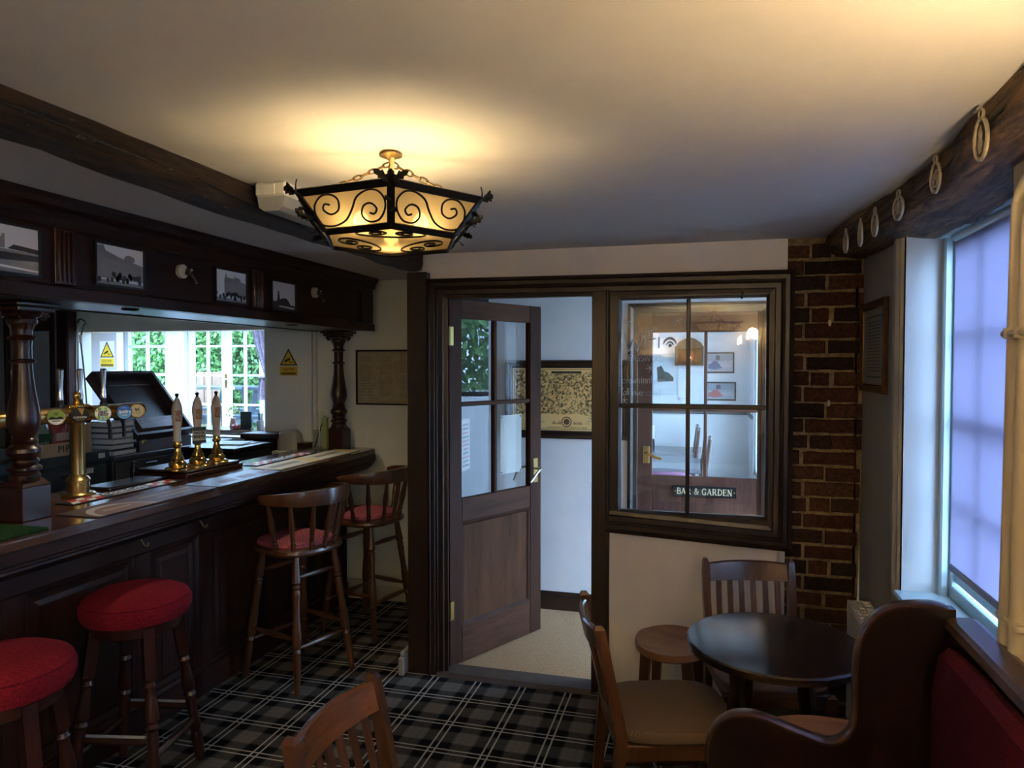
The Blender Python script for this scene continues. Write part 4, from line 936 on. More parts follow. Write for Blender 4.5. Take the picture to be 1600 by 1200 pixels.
# ---- columns
def column(x, y, lab):
    t = thing('bar_column', lab, 'column', (x, y, BZ), group='turned columns between counter and canopy')
    s_ = .0585
    g_ = G().box(-s_, s_, -s_, s_, 0, .125, .003)
    g_.add([(-s_, -s_, .125), (s_, -s_, .125), (s_, s_, .125), (-s_, s_, .125), (-.036, -.036, .152), (.036, -.036, .152), (.036, .036, .152), (-.036, .036, .152)], [(0, 1, 5, 4), (1, 2, 6, 5), (2, 3, 7, 6), (3, 0, 4, 7), (4, 5, 6, 7)])
    obj('base_block', g_, M_TURN, t)
    pr_ = [(.046, .135), (.050, .145), (.050, .165), (.044, .170), (.046, .176), (.056, .184), (.056, .192), (.046, .198), (.040, .205), (.048, .212), (.046, .22), (.040, .225), (.050, .235), (.058, .248), (.056, .262), (.044, .272), (.040, .28), (.045, .288), (.041, .296),
           (.034, .302), (.040, .312), (.050, .335), (.0545, .362), (.0535, .385), (.048, .42), (.0405, .47), (.034, .52), (.0315, .56), (.031, .575), (.041, .578), (.043, .583), (.041, .588), (.0305, .592), (.0305, .645), (.033, .66), (.043, .663), (.046, .668), (.043, .673), (.032, .680), (.034, .70)]
    obj('shaft', G().lathe(pr_, 28), M_TURN, t)
    obj('capital', G().lathe([(.032, .70), (.036, .712), (.048, .722), (.050, .735), (.046, .742), (.060, .748), (.064, .756), (.062, .764)], 20).box(-.075, .075, -.075, .075, .764, .782, .004).box(-.09, .09, -.09, .09, .782, .7965, .004), M_TURN, t)
    for q, (vx, vy) in enumerate(((.048, .048), (-.048, .048), (.048, -.048), (-.048, -.048))):
        d = Vector((vx, vy, 0)).normalized()
        obj('volute', G().tube([(Vector((vx, vy, .748)) + d * (.016 * (1 - k / 20) * math.cos(R(k * 33))) + Vector((0, 0, .016 * (1 - k / 20) * math.sin(R(k * 33))))) for k in range(16)], .006, 6), M_TURN, t)
    for a in range(0, 360, 60):
        cx_, cy_ = math.cos(R(a)), math.sin(R(a))
        obj('carved_leaf', G().loft([[(cx_ * (.036 + r_) - cy_ * w_ * q, cy_ * (.036 + r_) + cx_ * w_ * q, z_) for q in (-1, 0, 1)] + [(cx_ * (.031 + r_) - cy_ * w_ * q, cy_ * (.031 + r_) + cx_ * w_ * q, z_) for q in (1, -1)] for r_, w_, z_ in ((0, .010, .70), (.004, .013, .715), (.013, .010, .730), (.020, .003, .728))]), M_TURN, t)
column(-2.425, 2.06, 'turned mahogany column at the near end, beside the beer font')
column(-2.407, 4.375, 'turned mahogany column at the far end of the bar, by the glass of straws')

# ---- canopy
can = thing('bar_canopy', 'dark mahogany canopy over the bar with fluted pilasters', 'canopy', (-2.35, 2.6, 1.857))
CY0, CY1 = .3, 4.40
def canopy_run(prof2): return along_y(prof2, CY0, CY1)
obj('fascia_board', canopy_run([(-2.20, 1.895), (-2.172, 1.895), (-2.172, 2.135), (-2.20, 2.135)]), M_MAHOG, can, W=True)
obj('bottom_rail', canopy_run([(-2.20, 1.857), (-2.148, 1.857), (-2.148, 1.898), (-2.154, 1.905), (-2.172, 1.91), (-2.20, 1.91)]), M_MAHOG, can, W=True)
obj('top_rail', canopy_run([(-2.20, 2.10), (-2.166, 2.10), (-2.160, 2.107), (-2.160, 2.14), (-2.20, 2.14)]), M_MAHOG, can, W=True)
obj('cornice', canopy_run([(-2.20, 2.138), (-2.158, 2.138), (-2.150, 2.150), (-2.150, 2.160), (-2.132, 2.172), (-2.120, 2.190), (-2.118, CZ - .002), (-2.20, CZ - .002)]), M_MAHOG, can, W=True)
obj('soffit', G().box(-2.565, -2.155, CY0, CY1, 1.862, 1.885, .002), wood('soffit_wood', (.05, .045, .042), (.12, .11, .105), 'y', .3, 8, .05), can, W=True)
obj('inner_board', G().box(-2.585, -2.565, CY0, CY1, 1.857, CZ - .002, .002), M_MAHOG, can, W=True)
obj('end_board', G().box(-2.565, -2.172, CY1 - .02, CY1, 1.885, CZ - .002, .002).box(-2.56, -2.155, CY1, CY1 + .012, 1.86, 1.90, .003).box(-2.56, -2.15, CY1, CY1 + .02, 2.14, CZ - .002, .004), M_MAHOG, can, W=True)
obj('end_block', G().box(-2.172, -2.158, CY1 - .17, CY1, 1.91, 2.105, .003), M_MAHOGZ, can, W=True)
for y0_, y1_ in ((1.962, 2.046), (3.074, 3.164), (.85, .93)):
    g = G().box(-2.172, -2.158, y0_, y1_, 1.91, 2.102, .002)
    fl = obj('fluted_pilaster', g, M_TURN, can, W=True)
    n_ = 4; pw = (y1_ - y0_) / (n_ + .6)
    for k in range(n_):
        yy_ = y0_ + pw * (k + .8)
        obj('reed', G().tube([(-2.158, yy_, 1.918), (-2.158, yy_, 1.925), (-2.158, yy_, 2.088), (-2.158, yy_, 2.095)], [.004, pw * .36, pw * .36, .004], 8), M_TURN, fl, W=True)
for yy_ in (1.2, 2.441, 3.645):
    obj('downlight', G().lathe([(.032, 0), (.036, -.004), (.030, -.006), (.026, -.002)], 18, T(-2.30, yy_, 1.862)), M_BLACK, can, W=True)
    ld = bpy.data.lights.new('downlight_beam', 'SPOT'); ld.energy = DOWN_W; ld.color = (1, .84, .62); ld.spot_size = R(120); ld.spot_blend = 1; ld.shadow_soft_size = .025
    lo = bpy.data.objects.new('downlight_beam', ld); lo.location = (-2.30, yy_, 1.852); COL.objects.link(lo)
# ---- framed photographs along the fascia
def photo(y0_, y1_, z0_, z1_, lab, kind_, seed, tilt=0):
    t = thing('framed_photograph', lab, 'photograph', (-2.172, (y0_ + y1_) / 2, z0_), group='old photographs along the canopy')
    M = plane_m((-2.171, 0, 0), 'px')
    obj('frame', G().frame(y0_, y1_, z0_, z1_, [(0, 0), (0, .014), (.007, .014), (.008, .008), (.008, 0)], M), M_BLACK, t, W=True)
    a, b_, c, d = y0_ + .007, y1_ - .007, z0_ + .007, z1_ - .007; W_, H_ = b_ - a, d - c
    P2 = lambda pts: [(a + x * W_, c + y * H_) for x, y in pts]
    r_ = random.Random(seed)
    g_ = G().prism(P2([(0, 0), (1, 0), (1, 1), (0, 1)]), .001, .006, M, 0)
    if kind_ == 'field':
        g_.prism(P2([(0, 0), (1, 0), (1, .46), (0, .52)]), .006, .0062, M, 1)
        g_.prism(P2([(0, .2), (1, .3), (1, .42), (0, .42)]), .0062, .0064, M, 2)
        g_.prism(P2([(.22, .5), (.22, .80), (.27, .80), (.27, .74), (.52, .72), (.54, .80), (.57, .80), (.57, .5)]), .0062, .0064, M, 1)
        g_.prism(P2([(0, .5), (.02, .8), (.1, .82), (.16, .7), (.2, .5)]), .0062, .0064, M, 2)
        g_.prism(P2([(.6, .5), (.68, .6), (.85, .58), (1, .56), (1, .46)]), .0062, .0064, M, 2)
        g_.prism(P2([(.5, .10), (1, .06), (1, .10), (.5, .15)]), .0062, .0064, M, 0)
    elif kind_ in ('inn', 'house'):
        if kind_ == 'inn': bl_ = [(0, .15), (0, .92), (.16, .98), (.2, .85), (.45, .70), (1, .52), (1, .15)]; rf = [(0, .72), (0, .95), (.16, .98), (.2, .85), (.5, .72), (1, .58), (1, .52), (.5, .6)]
        else: bl_ = [(.28, .2), (.28, .72), (.34, .95), (.37, .75), (.6, .74), (.62, .92), (.65, .72), (1, .62), (1, .2)]; rf = [(.28, .6), (.34, .78), (.62, .76), (1, .64), (1, .52)]
        g_.prism(P2(bl_), .006, .0062, M, 3); g_.prism(P2(rf), .0062, .0064, M, 1)
        for k in range(6):
            x = .12 + k * .14 if kind_ == 'inn' else .36 + k * .1
            g_.prism(P2([(x, .42), (x + .05, .41), (x + .05, .54 - .01 * k), (x, .55 - .01 * k)]), .0064, .0066, M, 1)
        for k in range(26):
            x = r_.uniform(.02, .95); y = r_.uniform(.1, .28); g_.prism(P2(circ(x, y, .035, .07, 8)), .0066, .0068, M, 2)
        g_.prism(P2([(0, 0), (1, 0), (1, .08), (0, .12)]), .0064, .0066, M, 3)
        g_.prism(P2(circ(.7, .72, .12, .1, 10)), .0062, .0063, M, 1)
    else:
        g_.prism(P2([(0, 0), (1, 0), (1, .2), (.8, .2), (.7, .36), (.6, .44), (.42, .42), (.34, .36), (.31, .62), (.28, .70), (.25, .62), (.22, .3), (0, .28)]), .006, .0062, M, 2)
        g_.prism(P2([(.3, .1), (.95, .06), (.95, .12), (.3, .15)]), .0062, .0064, M, 0)
    obj('print', g_, [M_GREY1, M_GREY2, M_GREY3, plain('photo_light_grey', (.27, .27, .275), .3)], t, W=True)
photo(1.62, 1.911, 1.922, 2.088, 'framed grey photograph of a house across a field, nearest on the canopy', 'field', 1)
photo(2.13, 2.374, 1.926, 2.088, 'framed photograph of a crowd before a long inn, second on the canopy', 'inn', 2)
photo(2.795, 3.035, 1.92, 2.08, 'framed photograph of a crowd before a gabled house with chimneys', 'house', 3)
photo(3.235, 3.467, 1.915, 2.074, 'small framed photograph of a dark tower against pale sky', 'tower', 4)
for yy_, zz_, lab in ((2.585, 2.030, 'cream disc and brown hook ornament between the second and third photographs'), (3.665, 2.045, 'cream disc and brown hook ornament at the far end of the canopy')):
    t = thing('hook_ornament', lab, 'ornament', (-2.172, yy_, zz_), group='cream and brown ornaments on the canopy')
    M = plane_m((-2.172, yy_, zz_), 'px')
    obj('disc', G().prism(circ(0, 0, .030, .030, 14, 40, 330) + [(.008, -.006), (.012, .004)], 0, .016, M), M_CERAMIC, t, W=True)
    obj('arm', G().tube(spline([M @ Vector(p) for p in ((.012, .004, .015), (.028, -.004, .02), (.042, -.012, .02), (.062, -.024, .018), (.078, -.038, .015))], 4), [.014] * 4 + [.011] * 5 + [.006] * 8, 8), plain('carved_brown', (.045, .03, .016), .4), t, W=True)
    obj('tip', G().lathe([(.003, -.006), (.007, 0), (.003, .006)], 8, M @ T(.05, .012, .015)).lathe([(.003, -.006), (.006, 0), (.003, .006)], 8, M @ T(.080, -.040, .015)), M_CERAMIC, t, W=True)

# ================================================================ THINGS ON THE BAR
Z0 = BZ + .0005
def facing(p, n):
    n = Vector(n).normalized(); u = Vector((0, 0, 1)).cross(n).normalized(); v = n.cross(u)
    M = Matrix.Identity(4)
    for r_ in range(3): M[r_][0] = u[r_]; M[r_][1] = v[r_]; M[r_][2] = n[r_]
    M.translation = Vector(p); return M
FX, FY = -2.622, 2.478
ft = thing('beer_font', 'polished brass T-bar beer font with round badges and chrome taps', 'beer font', (FX, FY, BZ))
obj('base_plate', G().lathe([(.064, 0), (.066, .004), (.066, .012), (.060, .018), (.044, .020)], 32).lathe([(.043, .018), (.044, .022), (.044, .062), (.048, .066), (.048, .074), (.040, .084), (.034, .088), (.031, .096)], 32), M_BRASSD, ft)
obj('pillar', G().lathe([(.030, .09), (.029, .12), (.029, .33), (.034, .338), (.034, .35)], 28), M_BRASSD, ft)
obj('crossbar', G().tube([(0, -.60, .357), (0, -.595, .357), (0, .36, .357), (0, .365, .357)], [.030, .033, .033, .030], 20), M_BRASSD, ft)
obj('crossbar_hub', G().tube([(0, -.055, .357), (0, -.05, .357), (0, .05, .357), (0, .055, .357)], [.036, .042, .042, .036], 20).lathe([(.036, .33), (.036, .36), (.030, .395), (.016, .402), (.011, .407), (.016, .413), (.011, .419), (.016, .428), (.018, .438), (.014, .449), (.003, .454)], 20), M_BRASS, ft)
def tap(y):
    h_ = obj('tap_handle', G().tube([(0, y, .385), (0, y, .40), (0, y, .405), (0, y, .425)], [.016, .016, .012, .012], 14), M_BLACK, ft)
    obj('lever', G().tube([(0, y, .42), (0, y, .435), (0, y, .45), (.002, y - .001, .47), (.004, y - .003, .52), (.006, y - .005, .548), (.006, y - .005, .553)], [.0125, .0135, .011, .0085, .012, .0135, .010], 14), M_CHROME, h_)
for y_ in (-.286, -.081, .016, .142): tap(y_)
NB = (.84, -.54, 0)
def badge(y, rad, off, nrm=NB, zz=.355, rim=M_BRASS, face=M_WHITEI, depth=.018):
    rad *= .9; y -= .062; c = Vector((.045, y, zz)) + Vector(nrm).normalized() * off
    M = facing(c, nrm) @ Matrix.Diagonal((.9, .9, 1, 1))
    rad /= .9
    b_ = obj('badge', G().lathe([(rad * .55, -depth - .012), (rad * .6, -depth), (rad * .96, -depth * .8), (rad, -.006), (rad, -.001), (rad * .95, .001)], 28, M), rim, ft)
    obj('badge_face', G().prism(circ(0, 0, rad * .92, None, 28), 0, .0016, M), face, b_)
    return b_, M
def art(b_, M, name, shapes, mats):
    g_ = G()
    for k, (pts, mi) in enumerate(shapes): g_.prism(pts, .0016, .0019 + .00012 * k, M, mi)
    obj(name, g_, mats, b_)
def txt(b_, M, s_, size, x, y, mt, bold=.0, sx=1, shear=0, z=.0031):
    obj('lettering', text_g(s_, size, M @ T(x, y, z), sx=sx, bold=bold, shear=shear, ext=.0004), mt, b_)
# green hop badge
b_, M = badge(-.085, .0375, .012, face=M_GREENP, rim=M_CHROME)
art(b_, M, 'badge_print', [([p for p in circ(0, 0, .034, None, 24, 200, 340)], 0), (spline([(-.030, -.008, 0), (-.018, .004, 0), (0, -.004, 0), (.018, .004, 0), (.030, -.008, 0), (0, -.010, 0)], 3, True) and [(-.030, -.010), (-.024, 0), (-.014, .003), (0, -.004), (.014, .003), (.024, 0), (.030, -.010)], 1),
     ([(-.008, .012), (-.004, .024), (0, .018), (.004, .024), (.008, .012), (0, .008)], 2), ([(-.016, -.020), (.016, -.020), (.016, -.0165), (-.016, -.0165)], 1)], [M_WHITEI, M_INK, plain('hop_green', (.10, .17, .02), .5)])
# black harp-free stout badge
b_, M = badge(.030, .0385, .014, face=M_SIGNB, rim=M_BLACK, depth=.03)
art(b_, M, 'badge_print', [([(-.010, .034), (.018, .031), (.013, .010), (.010, -.002), (.004, .008)], 0), ([(-.018, -.020), (.018, -.020), (.016, -.0225), (-.016, -.0225)], 0)], [M_BRASSD])
txt(b_, M, 'GUINNESS', .0125, 0, -.010, M_WHITEI, bold=.0002, sx=.95)
# leafy green badge with two words
b_, M = badge(.150, .0385, .016, face=M_LGREEN, rim=M_CHROME)
art(b_, M, 'badge_print', [([(-.033, -.013), (.033, -.013), (.034, .012), (-.034, .012)], 0), (circ(-.018, -.022, .007, None, 8), 1), (circ(0, -.026, .007, None, 8), 2), (circ(.016, -.022, .007, None, 8), 1), (circ(-.015, .022, .008, None, 8), 3), (circ(.012, .024, .007, None, 8), 1), (circ(-.028, .012, .005, None, 8), 4)], [M_WHITEI, M_GREENP, M_TEAL, plain('leaf_print', (.12, .28, .06), .5), plain('orange_print', (.65, .25, .04), .5)])
txt(b_, M, 'FIRST', .0175, 0, .0055, M_INK, bold=.0006); txt(b_, M, 'DROP', .0175, 0, -.0075, M_INK, bold=.0006)
# blue badge turned along the bar
b_, M = badge(.262, .0375, .035, nrm=(.86, -.52, 0), face=M_BLUEP, depth=.05)
art(b_, M, 'badge_print', [([(x, min(y, -.006)) for x, y in circ(0, 0, .034, None, 24)], 0), ([(-.012, .020), (.012, .020), (.012, .0215), (-.012, .0215)], 1)], [M_TEAL, M_WHITEI])
txt(b_, M, 'Spitfire', .021, 0, .002, M_WHITEI, bold=.0007, shear=.25, sx=.95); txt(b_, M, 'LAGER', .0085, 0, -.016, M_WHITEI, bold=.0002)
# gold end badge with a small beast
b_, M = badge(.348, .0375, .020, nrm=(.80, -.60, 0), face=M_GOLDP, depth=.02)
art(b_, M, 'badge_print', [(circ(0, 0, .030, None, 24), 0), ([(-.010, .000), (-.012, .012), (-.007, .016), (-.003, .011), (.004, .011), (.007, .017), (.011, .014), (.008, .008), (.010, -.004), (.006, -.004), (.005, .002), (-.002, .001), (-.004, -.005), (-.008, -.005), (-.006, .002)], 1)], [plain('pale_gold_print', (.62, .50, .26), .4), plain('olive_print', (.14, .13, .05), .5)])
art(b_, M, 'badge_strip', [([(-.016, -.014), (.016, -.014), (.016, -.010), (-.016, -.010)], 0)], [plain('olive_strip', (.2, .2, .08), .5)])
badge(-.40, .036, .008, nrm=(.6, -.8, 0), face=M_BLACK)
for y_ in (-.26, .0, .16, .24): obj('spout', G().tube(spline([(0, y_, .33), (.012, y_, .30), (.016, y_, .27), (.016, y_, .235)], 4), .008, 8), M_BLACK, ft)
# drip tray
dt = thing('drip_tray', 'black drip tray behind the first bar runner', 'tray', (-2.65, 2.78, Z0))
obj('tray', G().box(-2.735, -2.575, 2.60, 2.965, Z0, Z0 + .012, .004), M_BLACK, dt, W=True)
obj('grille', G().box(-2.725, -2.585, 2.61, 2.955, Z0 + .012, Z0 + .015, .002), plain('drip_grille', (.10, .10, .11), .25, .8), dt, W=True)

def runner(name, lab, x0_, x1_, y0_, y1_, mt, extra, grp=None):
    t = thing(name, lab, 'bar runner', ((x0_ + x1_) / 2, (y0_ + y1_) / 2, Z0), group=grp)
    obj('mat', G().box(x0_, x1_, y0_, y1_, Z0, Z0 + .004, .0015), mt, t, W=True)
    extra(t, plane_m(((x0_ + x1_) / 2, (y0_ + y1_) / 2, Z0 + .004), 'bar'), y1_ - y0_, x1_ - x0_)
def cola(t, M, L_, W_):
    g_ = G()
    for s_ in (-1, 1):
        for k in range(4):
            x = s_ * (L_ * .24 + k * L_ * .062)
            for r_, (ya, yb) in enumerate(((-.46, -.02), (.02, .46))):
                mi = (k + r_) % 2
                g_.prism([(x - .020 + ya * .05, ya * W_), (x + .018 + ya * .05, ya * W_), (x + .018 + yb * .05, yb * W_), (x - .020 + yb * .05, yb * W_)], 0, .0004, M, mi)
    obj('stripes', g_, [M_REDP, M_WHITEI], t, W=True)
    obj('lettering', text_g('Coca-Cola', .062, M @ T(0, .012, .0005), shear=.3, bold=.0012, sx=.92, ext=.0003), M_WHITEI, t, W=True)
    obj('small_print', G().box(-.10, .10, -.034, -.024, 0, .0004, 0, M), M_WHITEI, t, W=True)
runner('bar_runner', 'black bar runner with red and white stripes, in front of the font', -2.555, -2.46, 2.30, 2.945, M_RUBK, cola)
runner('bar_runner', 'black bar runner with red and white stripes, beyond the hand pumps', -2.505, -2.415, 3.46, 4.09, M_RUBK, cola)
def brown(t, M, L_, W_):
    g_ = G(); g_.prism(circ(-L_ * .26, -W_ * .5, L_ * .22, W_ * .82, 24, 0, 180), 0, .0003, M, 0); g_.prism(circ(-L_ * .255, -W_ * .5, L_ * .19, W_ * .66, 24, 0, 180), .0003, .0005, M, 1)
    r_ = random.Random(3)
    for row_, (a, b_) in ((.18, (.02, .44)), (-.12, (.08, .38))):
        x = a
        while x < b_:
            wd = r_.uniform(.012, .028); g_.prism([(x * L_, row_ * W_ - .008), ((x + wd) * L_, row_ * W_ - .008), ((x + wd) * L_, row_ * W_ + .010), (x * L_, row_ * W_ + .010)], 0, .0004, M, 2); x += wd + .010
    for k in range(7): g_.prism([(-L_ * .36 + k * L_ * .03, -W_ * .2), (-L_ * .34 + k * L_ * .03, -W_ * .2), (-L_ * .34 + k * L_ * .03, -W_ * .1), (-L_ * .36 + k * L_ * .03, -W_ * .1)], .0005, .0007, M, 2)
    obj('runner_print', g_, [plain('faded_white_print', (.36, .33, .28), .5), plain('rust_print', (.19, .085, .05), .5), plain('dim_gold_print', (.42, .36, .22), .5)], t, W=True)
runner('bar_runner', 'brown and rust bar runner with worn white print near the column', -2.365, -2.165, 2.13, 2.80, M_RUBB, brown)
def redgrey(t, M, L_, W_):
    g_ = G()
    for k in range(3): g_.prism([(-.18 + k * .16, -W_ * .3), (-.06 + k * .16, -W_ * .25), (-.02 + k * .16, W_ * .1), (-.14 + k * .16, W_ * .05)], 0, .0003, M, 0)
    obj('runner_print', g_, [plain('dull_red_print', (.16, .03, .025), .5)], t, W=True)
runner('bar_runner', 'grey and red bar runner in front of the hand pumps', -2.365, -2.165, 2.815, 3.33, plain('grey_rubber', (.055, .05, .05), .4), redgrey)
def cream(t, M, L_, W_):
    g_ = G(); r_ = random.Random(8); x = -.40
    while x < .2:
        wd = r_.uniform(.02, .04); g_.prism([(x * L_, -W_ * .12), ((x + wd) * L_, -W_ * .12), ((x + wd) * L_, W_ * .14), (x * L_, W_ * .14)], 0, .0004, M, 0); x += wd + .012
    g_.prism([(L_ * .28, -W_ * .48), (L_ * .40, -W_ * .48), (L_ * .49, W_ * .48), (L_ * .40, W_ * .48)], 0, .0004, M, 1)
    obj('runner_print', g_, [plain('olive_lettering', (.20, .16, .06), .5), plain('yellow_print', (.62, .40, .05), .5)], t, W=True)
runner('bar_runner', 'cream bar runner with yellow slash, the nearer of two cream ones', -2.385, -2.20, 3.36, 3.815, M_RUBC, cream)
runner('bar_runner', 'cream bar runner with yellow slash at the far end of the bar', -2.385, -2.20, 3.825, 4.28, M_RUBC, cream)
obj('bar_towel', G().box(-2.40, -2.185, 1.60, 1.945, Z0, Z0 + .007, .003), M_TOWEL, None, 'dark green bar towel at the near end of the bar', 'towel')

# ---- hand pumps on their board
pb = thing('pump_board', 'polished mahogany board under the three hand pumps', 'pump stand', (-2.63, 3.2, Z0))
obj('board', G().box(-2.80, -2.478, 2.975, 3.425, Z0, Z0 + .024, .004), M_TURN, pb, W=True)
obj('board_top', G().box(-2.79, -2.486, 2.985, 3.415, Z0 + .024, Z0 + .040, .007), M_TURN, pb, W=True)
obj('clamp', G().box(-2.83, -2.80, 2.98, 3.02, Z0 - .03, Z0 + .05, .006).tube([(-2.815, 3.0, Z0 + .05), (-2.815, 3.0, Z0 + .075)], .014, 10), M_BLACK, pb, W=True)
ZP = Z0 + .0405
for y_, lab in ((3.01, 'brass and cream ceramic hand pump, nearest of the three'), (3.158, 'brass and cream ceramic hand pump carrying a paper clip'), (3.308, 'brass and cream ceramic hand pump, farthest of the three')):
    t = thing('hand_pump', lab, 'beer pump', (-2.56, y_, ZP), group='hand pumps on the bar')
    obj('brass_base', G().lathe([(.062, 0), (.062, .006), (.054, .013), (.040, .018), (.044, .026), (.040, .036), (.028, .046), (.031, .054), (.028, .062), (.020, .076), (.015, .098), (.014, .108), (.022, .116), (.023, .124), (.016, .130), (.015, .138), (.020, .143)], 28), M_BRASS, t)
    obj('handle', G().lathe([(.019, .143), (.021, .146), (.019, .152), (.0175, .18), (.0185, .21), (.0225, .25), (.026, .285), (.0255, .305), (.021, .330), (.013, .352), (.009, .362)], 26), M_CERAMIC, t)
    obj('handle_tip', G().lathe([(.008, .360), (.0055, .366), (.008, .372), (.010, .379), (.008, .384), (.002, .386)], 16), M_BLACK, t)
    M = facing((0, 0, 0), NB)
    obj('painted_scene', G().add([M @ Vector((.0245 * math.sin(R(a)) * k_, z_, .0265 * math.cos(R(a)) * k_)) for z_, k_ in ((.245, .88), (.262, .96), (.285, 1.01), (.30, 1.0)) for a in (-40, -20, 0, 20, 40)], [(r_ * 5 + c_, r_ * 5 + c_ + 1, r_ * 5 + c_ + 6, r_ * 5 + c_ + 5) for r_ in range(3) for c_ in range(4)], 0, True), speckle('hunting_print', (.22, .05, .03), (.50, .42, .30), 90, .3, 0), t)
    if y_ == 3.158:
        Mc = facing(Vector((.036, -.032, .165)), NB)
        cl = obj('pump_clip', G().box(-.034, .034, -.042, .042, -.003, .003, .002, Mc).tube([(0, 0, .165), Mc @ Vector((0, 0, -.003))], .008, 8), plain('clip_card', (.52, .50, .40), .6), t)
        obj('clip_band', G().box(-.034, .034, .022, .042, .003, .0036, 0, Mc).box(-.034, .034, -.042, -.028, .003, .0036, 0, Mc), plain('clip_dark', (.05, .055, .05), .5), cl)
        obj('lettering', text_g('MASTER', .0165, Mc @ T(0, .011, .0042), bold=.0004, sx=.86), M_INK, cl)
        obj('lettering', text_g('BREW', .0215, Mc @ T(0, -.009, .0042), bold=.0006), M_INK, cl)
# ---- straw glass, tumbler
sgm = thing('straw_glass', 'clear glass of straws and a black pen beside the far column', 'glass', (-2.515, 4.30, Z0))
obj('glass', G().lathe([(.030, 0), (.032, .004), (.040, .13), (.0375, .13), (.030, .010), (.001, .008)], 24), M_GLASSC, sgm)
pen_ = obj('pen', G().tube([(-.028, -.01, .012), (.030, .012, .205), (.036, .014, .225)], [.004, .006, .003], 8), M_BLACK, None, 'black pen leaning in the glass of straws', 'pen'); pen_.location = sgm.location
for k, (a, b_) in enumerate((((.005, -.01), (.020, -.025)), ((-.008, .012), (-.002, .026)), ((.012, .012), (.030, .004)), ((-.014, -.006), (.014, .004)))):
    s_ = obj('straw', G().tube([(a[0], a[1], .012), (b_[0], b_[1], .20), (b_[0] + .012 * (1 if k % 2 else -1), b_[1], .255)], .0032, 7), plain('clear_straw', (.50, .58, .40), .4), None, 'pale green drinking straw in the glass by the far column', 'straw', group='straws in the glass'); s_.location = sgm.location
gb = thing('straw_box', 'slim green box of straws against the far column', 'box', (-2.47, 4.305, Z0))
obj('box', G().box(-.016, .016, -.016, .016, 0, .205, .002), plain('olive_card', (.22, .28, .09), .6), gb)
obj('lid', G().box(-.017, .017, -.017, .017, .205, .215, .002), plain('olive_card_lid', (.30, .36, .14), .6), gb)
tm = thing('tumbler', 'clear glass tumbler beside the near column', 'glass', (-2.47, 1.955, Z0 + .007))
obj('bowl', G().lathe([(.030, 0), (.032, .004), (.036, .09), (.034, .09), (.029, .012), (.001, .010)], 24), M_GLASSC, tm)

# ================================================================ BEHIND THE BAR
def cab(name, lab, x0_, x1_, y0_, y1_, z1_, mt, doors, top=.025):
    t = thing(name, lab, 'cupboard', ((x0_ + x1_) / 2, (y0_ + y1_) / 2, 0))
    obj('body', G().box(x0_, x1_ - .02, y0_, y1_, 0, z1_ - top, .004), mt, t, W=True)
    obj('top', G().box(x0_, x1_, y0_ - .005, y1_ + .005, z1_ - top, z1_, .004), mt, t, W=True)
    n_ = len(doors); wd = (y1_ - y0_) / n_
    for i, zs in enumerate(doors):
        for a, b_ in zs:
            d_ = obj('door' if b_ - a > .3 else 'drawer', G().box(x1_ - .02, x1_ - .004, y0_ + wd * i + .012, y0_ + wd * (i + 1) - .012, a, b_, .004), mt, t, W=True)
            obj('handle', G().box(x1_ - .004, x1_ + .014, y0_ + wd * (i + .5) - .05, y0_ + wd * (i + .5) + .05, b_ - .035, b_ - .022, .003), M_BLACK, d_, W=True)
    return t
c1 = cab('bottle_fridge', 'dark blue back-bar cooler under the cardboard crisp box', -3.9, -3.30, 1.75, 3.33, 1.143, M_DKBLUE, [[(.1, 1.06)], [(.1, 1.06)], [(.1, 1.06)]], .06)
for yy_, zz_ in ((3.30, 1.115), (3.22, 1.04)): obj('white_label', G().box(-3.302, -3.298, yy_ - .045, yy_, zz_ - .014, zz_ + .014, 0), M_PAPER, c1, W=True)
c2 = cab('back_cupboard', 'dark grey back-bar cupboard with drawers beneath the wooden chest', -3.9, -3.30, 3.375, 4.44, 1.094, M_DKGREY, [[(.92, 1.055), (.1, .90)], [(.92, 1.055), (.1, .90)]])
bx = thing('crisp_box', 'open brown cardboard box printed with big dark letters', 'box', (-3.4, 3.07, 1.1435))
obj('front_wall', G().box(-3.315, -3.310, 2.905, 3.225, 1.1435, 1.213, 0), M_CARD, bx, W=True)
for a in ((-3.50, -3.315, 2.905, 2.91, 1.213), (-3.50, -3.315, 3.22, 3.225, 1.213), (-3.505, -3.50, 2.905, 3.225, 1.31)): obj('side_wall', G().box(*a[:4], 1.1435, a[4], 0), M_CARD, bx, W=True)
obj('box_base', G().box(-3.50, -3.315, 2.91, 3.22, 1.1435, 1.148, 0), M_CARD, bx, W=True)
obj('corner_post', G().box(-3.325, -3.311, 3.17, 3.222, 1.213, 1.30, 0), M_CARD, bx, W=True)
obj('lettering', text_g('PIPERS', .050, plane_m((-3.3096, 3.085, 1.178), 'px'), bold=.0006, space=1.15), plain('box_lettering', (.05, .045, .04), .7), bx, W=True)
def bag(y, hh, m1, m2, lab, seed):
    t = thing('crisp_packet', lab, 'crisp packet', (-3.38, y, 1.1485), group='crisp packets in the box')
    r_ = random.Random(seed); rings = []
    for k in range(9):
        s_ = k / 8; dp = .032 * math.sin(math.pi * min(1, s_ * 1.0)) ** .6 + .002; z_ = hh * s_
        rings.append([(math.cos(R(a)) * dp + r_.uniform(-.004, .004), math.sin(R(a)) * .045 + r_.uniform(-.003, .003), z_) for a in range(0, 360, 30)])
    obj('packet', G().loft(rings), m1, t, rz=R(r_.uniform(-20, 20)), loc=(0, 0, 0))
    obj('packet_band', G().box(.030, .036, -.040, .040, hh * .45, hh * .72, .002), m2, t)
